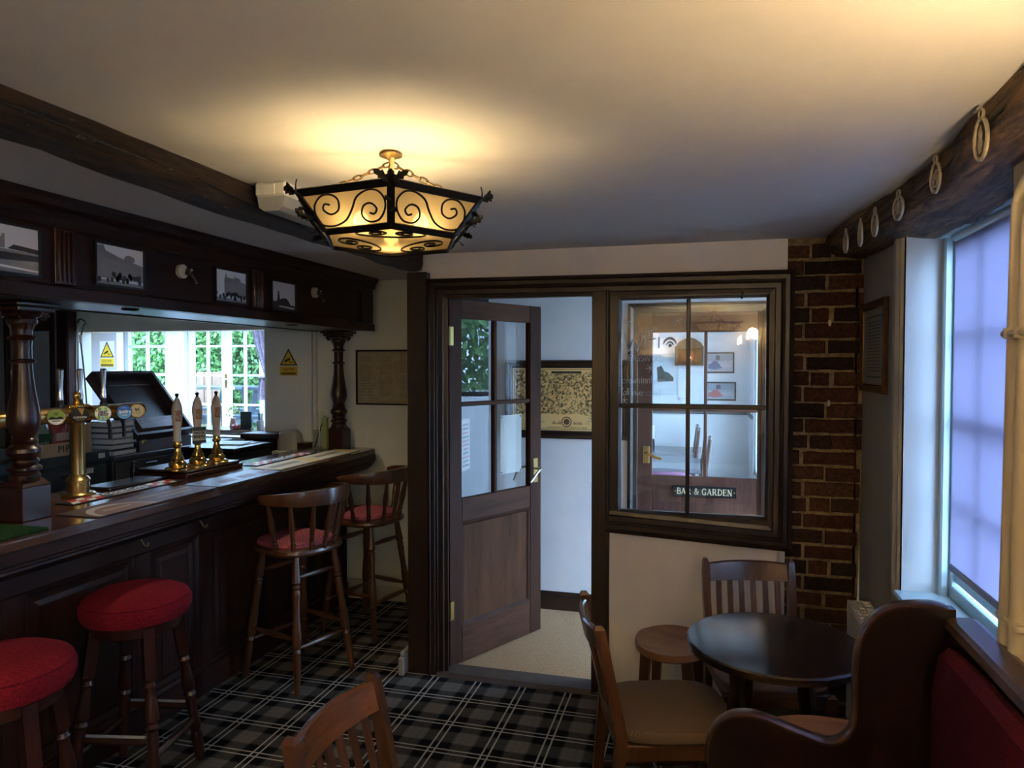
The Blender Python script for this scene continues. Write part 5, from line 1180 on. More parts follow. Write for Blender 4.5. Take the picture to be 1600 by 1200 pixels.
bag(2.965, .165, plain('crisp_pack_green', (.22, .27, .25), .3), plain('pack_dark_green', (.02, .09, .05), .4), 'green and silver crisp packet at the left of the cardboard box', 1)
bag(3.070, .16, plain('crisp_pack_red', (.30, .05, .05), .35), plain('pack_cream', (.45, .36, .30), .5), 'red crisp packet in the middle of the cardboard box', 2)
bag(3.172, .17, plain('crisp_pack_pink', (.38, .10, .10), .35), plain('pack_blue', (.12, .20, .26), .5), 'pink and blue crisp packet at the right of the cardboard box', 3)
# papers stacked by the chest
for k in range(6):
    r_ = random.Random(k + 20)
    lab = ['grey folder at the bottom of the pile beside the chest', 'dark folder second from the bottom of the pile by the chest', 'pale folder third in the pile by the chest', 'steel grey folder fourth in the pile by the chest', 'black folder near the top of the pile by the chest', 'light grey tray topping the pile beside the chest'][k]
    col = [(.12, .13, .15), (.03, .03, .035), (.34, .36, .38), (.16, .18, .20), (.02, .02, .022), (.26, .28, .30)][k]
    z_ = 1.0945 + k * .0335; dx = r_.uniform(-.012, .012)
    t = thing('folder', lab, 'folder', (-3.42 + dx, 3.475, z_), group='folders piled by the chest')
    obj('pages', G().box(-.10, .085, -.085, .085, .004, .027, .001), M_PAPER, t); obj('cover', G().box(-.105, .09, -.09, .09, .027, .0325, .002).box(-.105, .09, -.09, .09, 0, .004, .0015), plain('folder_%d' % k, col, .4), t)
# chest with its lid thrown back
ch = thing('wooden_chest', 'dark wooden chest with a grey front and its lid thrown open', 'chest', (-3.5, 3.8, 1.0945))
obj('chest_body', G().box(-3.70, -3.335, 3.60, 4.04, 1.0945, 1.165, .004), M_BLACK, ch, W=True)
obj('chest_front', G().box(-3.335, -3.325, 3.60, 4.04, 1.0945, 1.165, .002), M_GREYBOX, ch, W=True)
obj('clasp', G().box(-3.325, -3.318, 3.605, 3.635, 1.145, 1.172, .002), M_BRASS, ch, W=True)
vd = Vector((-.33, 0, .388)); LL = vd.length; vd.normalize(); nd = Vector((vd.z, 0, -vd.x))
LM = Matrix.Identity(4)
for r_ in range(3): LM[r_][0] = (0, 1, 0)[r_]; LM[r_][1] = vd[r_]; LM[r_][2] = nd[r_]
LM.translation = Vector((-3.335, 3.585, 1.168))
lid = obj('lid', G().box(-.05, .45, 0, LL, -.018, 0, .003, LM), M_LID, ch, W=True)
obj('lid_rim', G().box(-.05, -.028, 0, LL, 0, .055, .003, LM).box(.425, .45, 0, LL, 0, .055, .003, LM).box(-.028, .425, LL - .025, LL, 0, .055, .003, LM).box(-.028, .425, 0, .022, 0, .055, .003, LM), M_LID, lid, W=True)
obj('lid_lip', G().prism([(.03, 0), (.06, .035), (.14, .035), (.15, .0)], .05, .42, LM @ Matrix(((0, 0, 1, 0), (1, 0, 0, 0), (0, 1, 0, 0), (0, 0, 0, 1)))), M_LIDR, lid, W=True)
obj('lid_ridge', G().box(.06, .40, LL - .085, LL - .078, 0, .008, .001, LM), M_GREYBOX, lid, W=True)
# far end of the servery
tl = thing('cash_till', 'black till cabinet at the far end behind the counter', 'till', (-3.02, 4.08, 0))
obj('cabinet', G().box(-3.24, -2.86, 3.86, 4.26, 0, 1.07, .006), M_BLACK, tl, W=True)
obj('drawer', G().box(-2.862, -2.85, 3.88, 4.24, .93, 1.03, .004), M_BLACK, tl, W=True)
obj('till_top', G().box(-3.25, -2.85, 3.85, 4.27, 1.07, 1.10, .006), M_BLACK, tl, W=True)
pp = thing('menu_pad', 'pale printed papers lying on the black till', 'papers', (-3.02, 4.1, 1.1005))
obj('sheet', G().box(-3.12, -2.92, 4.0, 4.22, 1.1005, 1.106, .001), M_PAPER, pp, W=True)
obj('sheet', G().box(-.09, .09, -.10, .10, .0056, .0095, .001), plain('grey_sheet', (.35, .40, .40), .6), pp, rz=.3, loc=(-.01, .0, 0))
sh = thing('corner_shelf', 'dark moulded wooden shelf in the corner behind the counter', 'shelf', (-2.99, 4.38, .95))
obj('shelf_board', G().box(-3.14, -2.86, 4.30, 4.475, 1.11, 1.15, .008), M_MAHOG, sh, W=True)
obj('shelf_moulding', G().box(-3.12, -2.875, 4.315, 4.475, 1.075, 1.11, .010), M_MAHOG, sh, W=True)
obj('shelf_block', G().box(-3.10, -2.89, 4.33, 4.475, .95, 1.075, .006), M_MAHOG, sh, W=True)
ledge = obj('wall_ledge', G().box(-2.885, -2.655, 4.30, 4.475, 1.0, 1.034, .004), M_ALC, None, kind=S)
hd = thing('plastic_dispenser', 'beige rounded plastic dispenser below the yellow camera sign', 'dispenser', (-2.80, 4.40, 1.0345))
rings = []
for z_, w1, d1 in ((0, .085, .06), (.06, .083, .06), (.105, .076, .055), (.125, .062, .046), (.132, .045, .03)):
    rings.append([(w1 * math.copysign(abs(math.cos(R(a))) ** .5, math.cos(R(a))), d1 * math.copysign(abs(math.sin(R(a))) ** .5, math.sin(R(a))), z_) for a in range(0, 360, 15)])
obj('cover', G().loft(rings), plain('beige_plastic', (.47, .44, .36), .5), hd)
obj('cover_seam', G().box(-.002, .002, -.064, -.058, .0, .10, 0), M_TRIMG, hd)
wbk = thing('wood_block', 'small dark wooden block next to the beige dispenser', 'block', (-2.68, 4.40, 1.0345))
obj('block', G().box(-.045, .02, -.04, .06, 0, .045, .004), M_MAHOG, wbk)
obj('block_top', G().box(-.048, .023, -.043, .063, .045, .052, .003), M_MAHOG, wbk)
# back bar dresser with mirrors
bd = thing('mirrored_dresser', 'dark back-bar dresser with tall mirrors and fluted uprights', 'dresser', (-5.2, 4.4, 0))
def dx(a, b_, z0_, z1_, dep, mt, nm='upright'): return obj(nm, G().box(a, b_, 4.49 - dep, 4.49, z0_, z1_, .003), mt, bd, W=True)
M_LW = wood('grey_brown_wood', (.12, .105, .11), (.22, .20, .21), 'z', .4, 7, .05)
dx(-5.65, -5.39, .95, 2.10, .02, M_MIRROR, 'mirror'); dx(-5.395, -5.355, .9, CZ, .07, M_MAHOGZ); dx(-5.355, -5.225, .9, CZ, .05, M_LW)
dx(-5.225, -4.96, .95, 1.90, .02, M_MIRROR, 'mirror'); dx(-5.225, -4.96, 1.90, CZ, .03, M_MAHOGZ, 'head_panel'); dx(-4.96, -4.905, .9, CZ, .05, M_MAHOGZ); dx(-4.905, -4.85, .9, CZ, .05, M_LW)
dx(-4.85, -4.74, .9, CZ, .08, M_MAHOGZ)
for k in range(4): obj('flute', G().tube([(-4.835 + k * .027, 4.408, .95), (-4.835 + k * .027, 4.408, CZ - .05)], .010, 8), M_MAHOGZ, bd, W=True)
obj('dresser_base', G().box(-5.65, -4.74, 4.05, 4.49, 0, .9, .005).box(-5.65, -4.72, 4.02, 4.49, .9, .94, .005), M_MAHOG, bd, W=True)
cb = thing('hanging_cable', 'black cable hanging from a white joint on the grey wall', 'cable', (-4.66, 4.46, 1.9))
obj('cable', G().tube(spline([(-4.70, 4.46, 1.955), (-4.67, 4.455, 1.985), (-4.62, 4.455, 1.96), (-4.645, 4.46, 1.92), (-4.67, 4.46, 1.84), (-4.665, 4.46, 1.75), (-4.65, 4.46, 1.62), (-4.63, 4.46, 1.40), (-4.62, 4.46, 1.2)], 5), .006, 6), M_BLACK, cb, W=True)
obj('joint', G().tube([(-4.672, 4.46, 1.86), (-4.669, 4.46, 1.80)], .012, 8), M_WHITE, cb, W=True)
wc = obj('white_cable', G().tube(spline([(-4.60, 4.478, 1.94), (-4.66, 4.478, 1.955), (-4.72, 4.478, 1.90), (-4.735, 4.478, 1.7), (-4.735, 4.478, 1.4), (-4.70, 4.478, 1.2)], 5), .004, 6), M_WHITE, None, 'thin white cable running down the grey wall left of the opening', 'cable')

# ================================================================ SIGNS AND PICTURES
def cctv(xa, xb, z0_, z1_, Y, lab):
    t = thing('camera_sign', lab, 'sign', ((xa + xb) / 2, Y, z0_))
    M = plane_m((0, Y, 0), 'ny'); W_ = xb - xa; H_ = z1_ - z0_; mid = z0_ + H_ * .36; cx = (xa + xb) / 2
    return t, M, W_, H_, mid, cx
def cctv_sign(xa, xb, z0_, z1_, Y, lab, white):
    t, M, W_, H_, mid, cx = cctv(xa, xb, z0_, z1_, Y, lab)
    if white: obj('backing', G().prism([(xa, z0_), (xb, z0_), (xb, z1_), (xa, z1_)], 0, .002, M), M_PAPER, t, W=True)
    obj('text_panel', G().prism([(xa + .004, z0_ + .003), (xb - .004, z0_ + .003), (xb - .004, mid - .006), (xa + .004, mid - .006)], .0021, .0035, M), M_YELLOW, t, W=True)
    tri = [(xa + .004, mid + .003), (xb - .004, mid + .003), (cx, z1_ - .006)]
    obj('triangle_border', G().prism(tri, .0021, .0035, M), M_INK, t, W=True)
    k = .80; c_ = (cx, mid + (z1_ - mid) * .32)
    obj('triangle', G().prism([(c_[0] + (x - c_[0]) * k, c_[1] + (y - c_[1]) * k) for x, y in tri], .0035, .0040, M), M_YELLOW, t, W=True)
    s_ = W_ / .145; g_ = G()
    a = R(28); rot = lambda x, y: (c_[0] + (x * math.cos(a) - y * math.sin(a)) * s_, c_[1] + (x * math.sin(a) + y * math.cos(a)) * s_)
    g_.prism([rot(-.024, -.004), rot(.016, -.004), rot(.016, .010), rot(-.024, .010)], .0040, .0044, M)
    g_.prism([rot(-.032, -.002), rot(-.025, -.002), rot(-.025, .008), rot(-.032, .008)], .0040, .0044, M)
    g_.prism([(c_[0] + .006 * s_, c_[1] - .004 * s_), (c_[0] + .012 * s_, c_[1] - .018 * s_), (c_[0] + .036 * s_, c_[1] - .018 * s_), (c_[0] + .036 * s_, c_[1] - .012 * s_), (c_[0] + .016 * s_, c_[1] - .013 * s_), (c_[0] + .010 * s_, c_[1] - .002 * s_)], .0040, .0044, M)
    obj('camera_symbol', g_, M_INK, t, W=True)
    obj('lettering', text_g('CCTV', H_ * .135, M @ T(cx, z0_ + (mid - z0_) * .62, .0042), sx=1.2, bold=.0004), M_INK, t, W=True)
    obj('small_print', G().box(xa + .018, xb - .018, z0_ + .010, z0_ + (mid - z0_) * .34, .0035, .0040, 0, M), plain('sign_small_print', (.16, .11, .02), .5), t, W=True)
cctv_sign(-2.932, -2.783, 1.55, 1.752, 4.478, 'yellow triangular camera warning sign on the white board behind the bar', False)
cctv_sign(-7.25, -7.03, 1.60, 1.925, YG, 'yellow camera warning sign on white backing in the far garden room', True)
sn = thing('wall_notice', 'small white notice with a red mark beside the garden room window', 'notice', (-7.04, YG, 1.50))
obj('sheet', G().box(-7.10, -6.975, YG - .004, YG, 1.49, 1.565, 0), M_PAPER, sn, W=True)
obj('red_mark', G().prism(circ(-7.02, 1.525, .03, .02, 12), .004, .005, plane_m((0, YG, 0), 'ny')), M_REDP, sn, W=True)
def picture(name, lab, u0, u1, v0, v1, M, fprof, mf, layers, loc, cat='picture', glassy=False):
    t = thing(name, lab, cat, loc)
    obj('frame', G().frame(u0, u1, v0, v1, fprof, M), mf, t, W=True)
    for nm, fn, mats in layers:
        g_ = G(); fn(g_, M); obj(nm, g_, mats, t, W=True)
    return t
MB_ = plane_m((0, 4.4995, 0), 'ny')
def parch(g_, M):
    g_.prism([(-2.325, 1.362), (-1.77, 1.362), (-1.77, 1.723), (-2.325, 1.723)], .001, .006, M, 0)
def parch_ink(g_, M):
    r_ = random.Random(11)
    for cx in (-2.25, -2.10, -1.95, -1.83):
        for k in range(24):
            z_ = 1.685 - k * .0115
            if r_.random() < .1: continue
            g_.prism([(cx - .06, z_), (cx + r_.uniform(.02, .055), z_), (cx + r_.uniform(.02, .055), z_ - .0035), (cx - .06, z_ - .0035)], .006, .0063, M, 0)
    g_.prism([(-2.17, 1.372), (-1.80, 1.372), (-1.80, 1.381), (-2.17, 1.381)], .006, .0063, M, 1)
picture('framed_document', 'large framed yellowed document on the alcove wall by the door post', -2.335, -1.76, 1.353, 1.732, MB_, [(0, 0), (0, .016), (.006, .018), (.011, .010), (.011, 0)], M_BLACK, [('document', parch, [M_PARCH]), ('printed_lines', parch_ink, [plain('faded_ink', (.24, .21, .13), .6), plain('orange_strip', (.40, .24, .06), .5)])], (-2.05, 4.5, 1.353))
ML_ = plane_m((0, YL - .0005, 0), 'ny')
def mapbase(g_, M): g_.prism([(-1.235, 1.195), (-.505, 1.195), (-.505, 1.61), (-1.235, 1.61)], .001, .006, M)
def maparea(g_, M): g_.prism([(-1.215, 1.30), (-1.18, 1.295), (-1.10, 1.305), (-1.0, 1.31), (-.9, 1.30), (-.8, 1.312), (-.7, 1.29), (-.6, 1.31), (-.525, 1.30), (-.525, 1.593), (-.70, 1.593), (-.76, 1.57), (-.98, 1.57), (-1.02, 1.593), (-1.215, 1.593)], .006, .0063, M)
def maplines(g_, M):
    for a in ((-1.225, -1.221, 1.205, 1.60), (-.519, -.515, 1.205, 1.60)): g_.prism([(a[0], a[2]), (a[1], a[2]), (a[1], a[3]), (a[0], a[3])], .0063, .0066, M, 0)
    for a in ((1.205, 1.208), (1.597, 1.600)): g_.prism([(-1.225, a[0]), (-.515, a[0]), (-.515, a[1]), (-1.225, a[1])], .0063, .0066, M, 0)
    g_.prism([(-.97, 1.572), (-.77, 1.572), (-.77, 1.588), (-.97, 1.588)], .0066, .0068, M, 1)
    cx, cz = -.868, 1.255
    g_.prism(circ(cx, cz, .034, None, 24), .0064, .0066, M, 1); g_.prism(circ(cx, cz, .028, None, 24), .0066, .0068, M, 2); g_.prism(circ(cx, cz, .020, None, 24), .0068, .007, M, 0)
    for k in range(8):
        a = R(45 * k); b_ = R(45 * k + 22); c_ = R(45 * k - 22); g_.prism([(cx + .026 * math.cos(a), cz + .026 * math.sin(a)), (cx + .008 * math.cos(b_), cz + .008 * math.sin(b_)), (cx + .008 * math.cos(c_), cz + .008 * math.sin(c_))], .007, .0072, M, 1)
    r_ = random.Random(2)
    for s_ in (-1, 1):
        for k in range(6): x = cx + s_ * (.045 + k * .010); g_.prism([(x, cz - .016), (x + .008, cz - .016), (x + .006, cz - .016 + r_.uniform(.01, .03)), (x + .002, cz - .012)], .0064, .0066, M, 1)
    x = -1.0
    while x < -.74:
        wd = r_.uniform(.004, .011); g_.prism([(x, 1.214), (x + wd, 1.214), (x + wd, 1.221), (x, 1.221)], .0064, .0066, M, 3); x += wd + .005
    for k in range(16):
        x, z_ = r_.uniform(-1.18, -.56), r_.uniform(1.235, 1.285)
        if abs(x - cx) > .12: g_.prism([(x, z_), (x + .03, z_), (x + .03, z_ + .003), (x, z_ + .003)], .0064, .0066, M, 3)
picture('framed_map', 'big antique county map in a dark moulded frame on the lobby wall', -1.286, -.453, 1.144, 1.660, ML_, [(0, 0), (0, .014), (.010, .022), (.022, .020), (.028, .012), (.040, .014), (.048, .008), (.052, .008), (.052, 0)], M_FRAMEX,
        [('map_sheet', mapbase, [M_MAPB]), ('map_drawing', maparea, [M_MAP]), ('map_ornament', maplines, [plain('map_red_brown', (.20, .075, .03), .5), plain('map_black', (.06, .045, .025), .5), M_MAPB, plain('map_grey_text', (.26, .19, .09), .5)])], (-.87, YL, 1.144), 'map')
MR_ = plane_m((XW - .0085, 0, 0), 'nx')
def certb(g_, M): g_.prism([(-3.475, 1.53), (-3.06, 1.53), (-3.06, 1.88), (-3.475, 1.88)], .001, .006, M)
def certd(g_, M):
    g_.prism([(-3.40, 1.575), (-3.12, 1.575), (-3.12, 1.835), (-3.40, 1.835)], .006, .0062, M, 1); g_.prism([(-3.392, 1.583), (-3.128, 1.583), (-3.128, 1.827), (-3.392, 1.827)], .0062, .0064, M, 0)
    for k in range(16): g_.prism([(-3.37, 1.81 - k * .0135), (-3.15, 1.81 - k * .0135), (-3.15, 1.805 - k * .0135), (-3.37, 1.805 - k * .0135)], .0064, .0066, M, 1)
picture('framed_certificate', 'brown framed certificate with gilt edge between the brick pier and window', -3.49, -3.045, 1.515, 1.895, MR_, [(0, 0), (0, .016), (.010, .020), (.020, .014), (.028, .008), (.028, 0)], wood('picture_frame_wood', (.05, .022, .01), (.14, .065, .028), 'y', .35, 9, .05),
        [('mount', certb, [plain('mount_card', (.34, .32, .27), .6)]), ('document', certd, [plain('document_paper', (.30, .29, .26), .6), plain('document_ink', (.10, .10, .10), .6)]), ('gilt_slip', lambda g_, M: g_.frame(-3.463, -3.072, 1.541, 1.869, [(0, .006), (0, .010), (.007, .010), (.007, .006)], M), [M_BRASS])], (XW, 3.27, 1.515))
# dining room pictures
MD_ = plane_m((0, 7.9995, 0), 'ny')
def carpic(x0_, x1_, z0_, z1_, lab, col):
    W_, H_ = x1_ - x0_, z1_ - z0_
    def base(g_, M):
        g_.prism([(x0_ + .015, z0_ + .015), (x1_ - .015, z0_ + .015), (x1_ - .015, z1_ - .015), (x0_ + .015, z1_ - .015)], .001, .006, M)
    def prn(g_, M):
        P2 = lambda pts: [(x0_ + W_ * x, z0_ + H_ * y) for x, y in pts]
        g_.prism(P2([(.06, .55), (.94, .6), (.94, .92), (.06, .92)]), .006, .0062, M, 2)
        g_.prism(P2([(.35, .62), (.5, .62), (.5, .85), (.35, .85)]), .0062, .0064, M, 3)
        g_.prism(P2([(.08, .22), (.10, .42), (.2, .46), (.26, .58), (.40, .58), (.48, .42), (.58, .36), (.58, .24), (.3, .16)]), .0064, .0066, M, 0)
        g_.prism(P2([(.5, .34), (.56, .48), (.78, .48), (.9, .36), (.9, .28), (.6, .26)]), .0066, .0068, M, 1)
    picture('framed_picture', lab, x0_, x1_, z0_, z1_, MD_, [(0, 0), (0, .018), (.014, .018), (.016, .008), (.016, 0)], M_BLACK, [('picture_paper', base, [plain('picture_paper', (.50, .54, .58), .5)]), ('picture_print', prn, [col, plain('pale_car', (.60, .62, .64), .5), plain('street_grey', (.34, .40, .46), .5), plain('street_dark', (.10, .11, .13), .5)])], ((x0_ + x1_) / 2, 8.0, z0_))
carpic(.02, .316, 1.54, 1.765, 'framed picture with a blue car, upper one on the dining room wall', plain('blue_car', (.07, .14, .30), .5))
carpic(.02, .336, 1.243, 1.445, 'framed picture with a red car, lower one on the dining room wall', plain('red_car', (.55, .16, .16), .5))
picture('framed_picture', 'pale picture of a dark tree on the left of the dining room wall', -.54, -.27, 1.30, 1.75, MD_, [(0, 0), (0, .012), (.01, .012), (.01, 0)], M_WHITEP, [('picture_paper', lambda g_, M: g_.prism([(-.53, 1.31), (-.28, 1.31), (-.28, 1.74), (-.53, 1.74)], .001, .006, M), [M_PAPER]), ('picture_print', lambda g_, M: g_.prism([(-.49, 1.44), (-.32, 1.45), (-.32, 1.49), (-.37, 1.54), (-.42, 1.56), (-.45, 1.62), (-.50, 1.60)], .006, .0065, M), [plain('tree_print', (.06, .07, .06), .6)])], (-.4, 8.0, 1.3))
ln_ = thing('wall_lantern', 'arched wooden lantern with a lit candle bulb on the dining room wall', 'lantern', (-.15, 7.93, 1.62))
g = G().prism([(-.15, 0), (.15, 0), (.15, .20), (.12, .25), (.06, .29), (0, .31), (-.06, .29), (-.12, .25), (-.15, .20)], 0, .03, T(0, .06, 0) @ Matrix(((1, 0, 0, 0), (0, 0, -1, 0), (0, 1, 0, 0), (0, 0, 0, 1))))
M_LANT = wood('lantern_wood', (.07, .04, .025), (.16, .10, .06), 'z', .6, 8, .2)
obj('back_board', g, M_LANT, ln_)
obj('frame', G().box(-.15, -.12, -.07, .03, 0, .20, .003).box(.12, .15, -.07, .03, 0, .20, .003).box(-.15, .15, -.07, .03, 0, .02, .003).box(-.15, .15, -.07, .03, .185, .21, .003), M_LANT, ln_)
obj('candle', G().lathe([(.018, .02), (.018, .07)], 10, T(0, -.02, 0)), M_CERAMIC, ln_)
obj('bulb', G().lathe([(.006, .07), (.014, .085), (.010, .105), (.002, .12)], 10, T(0, -.02, 0)), emit('lantern_bulb', (1, .35, .15), 8), ln_)
obj('glass', G().box(-.12, .12, -.064, -.060, .02, .185, 0), M_GLASS, ln_)

# ================================================================ STOOLS AND CHAIRS
def turned_leg(g_, a, b_, prof, n=12):
    """lathe profile (t along, r) laid along a line from a to b"""
    a, b_ = Vector(a), Vector(b_)
    g_.tube([a.lerp(b_, t) for t, r_ in prof], [r_ for t, r_ in prof], n)
LEGP = [(0, .015), (.08, .018), (.16, .021), (.20, .023), (.215, .016), (.235, .022), (.25, .017), (.27, .021), (.30, .019), (.42, .017), (.52, .021), (.60, .024), (.66, .022), (.675, .016), (.70, .022), (.72, .017), (.78, .020), (.90, .017), (1, .013)]
def disc_rings(prof, n=40, sq=1.0):
    return [[(r_ * math.copysign(abs(math.cos(2 * math.pi * a / n)) ** sq, math.cos(2 * math.pi * a / n)), r_ * math.copysign(abs(math.sin(2 * math.pi * a / n)) ** sq, math.sin(2 * math.pi * a / n)), z) for a in range(n)] for r_, z in prof]
M_STRIP = plain('worn_chrome', (.82, .82, .84), .35, .6)
def red_stool(loc, rz, label):
    t = thing('bar_stool', label, 'bar stool', loc, rz, group='red velvet bar stools')
    H = .655
    obj('cushion', G().loft(disc_rings([(.02, H + .0), (.165, H + .0), (.188, H + .008), (.197, H + .03), (.198, H + .06), (.192, H + .071), (.186, H + .074)], 44)), M_RED, t)
    obj('cushion_top', G().loft(disc_rings([(.187, H + .070), (.190, H + .077), (.184, H + .084), (.150, H + .101), (.10, H + .111), (.05, H + .115), (.004, H + .116)], 44)), M_RED, t)
    obj('seat_frame', G().loft(disc_rings([(.02, H - .045), (.15, H - .045), (.158, H - .04), (.165, H - .005), (.165, H)], 32)), M_TURN, t)
    feet = [(.165, .165), (-.165, .165), (-.165, -.165), (.165, -.165)]
    for x, y in feet:
        g_ = G(); a, b_ = Vector((x * .62, y * .62, H - .012)), Vector((x, y, 0))
        d = (b_ - a)
        m_ = a + d * .28
        for p, q, s0, s1 in ((a, m_, .021, .021),):
            g_.tube([p, q], [s0 * 1.35, s1 * 1.35], 4)
        turned_leg(g_, m_, b_, [(0, .022), (.03, .016), (.06, .023), (.09, .017), (.14, .019), (.28, .026), (.33, .025), (.35, .018), (.38, .026), (.41, .018), (.46, .020), (.60, .018), (.68, .024), (.72, .018), (.76, .025), (.80, .022), (1, .016)])
        obj('leg', g_, M_TURN, t)
    at = lambda i, z: Vector((feet[i][0] * (.62 + .38 * (1 - z / (H - .012))), feet[i][1] * (.62 + .38 * (1 - z / (H - .012))), z))
    for i in range(4):
        z = .18 if i % 2 else .235
        p, q = at(i, z), at((i + 1) % 4, z)
        r_ = obj('foot_rail', G().tube([p, p.lerp(q, .08), p.lerp(q, .5), p.lerp(q, .92), q], [.010, .013, .016, .013, .010], 8), M_TURN, t)
        if i % 2 == 0:
            obj('chrome_strip', G().tube([p.lerp(q, .1) + Vector((0, 0, .016)), p.lerp(q, .9) + Vector((0, 0, .016))], .006, 6), M_STRIP, r_)
red_stool((-2.125, 2.265, 0), R(12), 'round red velvet bar stool in front of the counter, seen whole')
red_stool((-2.03, 1.635, 0), R(30), 'round red velvet bar stool cut off by the left edge of the photo')

def bar_chair(loc, rz, label):
    """captain's style high chair; faces local +x"""
    t = thing('bar_chair', label, 'bar chair', loc, rz, group='spindle-back bar chairs')
    H = .70
    def seat_ring(k, z):
        out = []
        for a in range(0, 360, 9):
            c, s_ = math.cos(R(a)), math.sin(R(a))
            rx = .205 if c > 0 else .20; ry = .205
            out.append((k * rx * math.copysign(abs(c) ** .72, c), k * ry * math.copysign(abs(s_) ** .72, s_), z))
        return out
    obj('seat', G().loft([seat_ring(.90, H - .036), seat_ring(.97, H - .030), seat_ring(1.0, H - .018), seat_ring(.985, H - .004), seat_ring(.94, H)]), M_CHAIRD, t)
    obj('seat_pad', G().loft([[(x + .02, y, z) for x, y, z in seat_ring(k, H + z_)] for k, z_ in ((.86, .0), (.88, .010), (.84, .024), (.70, .034), (.40, .040), (.05, .042))]), M_PINK, t)
    feet = {(1, 1): (.195, .195), (1, -1): (.195, -.195), (-1, 1): (-.20, .185), (-1, -1): (-.20, -.185)}
    top = lambda k: (feet[k][0] * .62, feet[k][1] * .66, H - .03)
    for k, (x, y) in feet.items():
        g_ = G(); turned_leg(g_, top(k), (x, y, 0), LEGP); obj('leg', g_, M_CHAIRD, t)
    def atz(k, z):
        a, b_ = Vector(top(k)), Vector((*feet[k], 0)); return a.lerp(b_, 1 - z / (H - .03))
    for ka, kb, z in (((1, 1), (1, -1), .20), ((-1, 1), (-1, -1), .22), ((1, 1), (-1, 1), .26), ((1, -1), (-1, -1), .26), ((1, 1), (1, -1), .56), ((-1, 1), (-1, -1), .56)):
        p, q = atz(ka, z), atz(kb, z)
        obj('stretcher', G().tube([p.lerp(q, s_) for s_ in (0, .15, .35, .5, .65, .85, 1)], [.008, .010, .014, .015, .014, .010, .008], 8), M_CHAIRD, t)
    # comb rail: thick arc round the back
    ZR = H + .262
    def arc(a, rad): return Vector((-.015 + rad * math.cos(R(a)), rad * math.sin(R(a)), 0))
    rings = []
    for i in range(25):
        a = 78 + (282 - 78) * i / 24; e = abs(i - 12) / 12
        h0, h1 = -.034 + .012 * e ** 3, .046 - .034 * e ** 1.6
        ri, ro = .222, .245 + .006 * (1 - e)
        if i in (0, 24): h0, h1, ri, ro = -.012, .004, .228, .238
        pi, po = arc(a, ri), arc(a, ro)
        rings.append([(pi.x, pi.y, ZR + h0), (po.x, po.y, ZR + h0), (po.x * 1.02, po.y * 1.02, ZR + (h0 + h1) / 2), (po.x, po.y, ZR + h1), (pi.x, pi.y, ZR + h1)])
    obj('back_rail', G().loft(rings), M_CHAIRD, t)
    for i, a in enumerate((98, 128, 156, 180, 204, 232, 262)):
        b_ = arc(a, .180); e_ = arc(a, .233)
        p, q = Vector((b_.x, b_.y * .98, H - .008)), Vector((e_.x, e_.y, ZR - .026))
        if a in (98, 262): p = Vector((b_.x - .005, b_.y, H - .008))
        g_ = G(); turned_leg(g_, p, q, [(0, .009), (.08, .012), (.16, .014), (.20, .010), (.24, .014), (.28, .011), (.40, .013), (.55, .016), (.75, .012), (.9, .010), (1, .009)], 10)
        obj('spindle', g_, M_CHAIRD, t)
    return t
BC0 = bar_chair((-2.055, 3.30, 0), R(180 - 18), 'spindle-back bar chair with red seat pad, nearer of the two at the counter')
dup(BC0, (-2.0, 3.99, 0), R(180 - 14), 'spindle-back bar chair with red seat pad, farther one by the alcove wall')

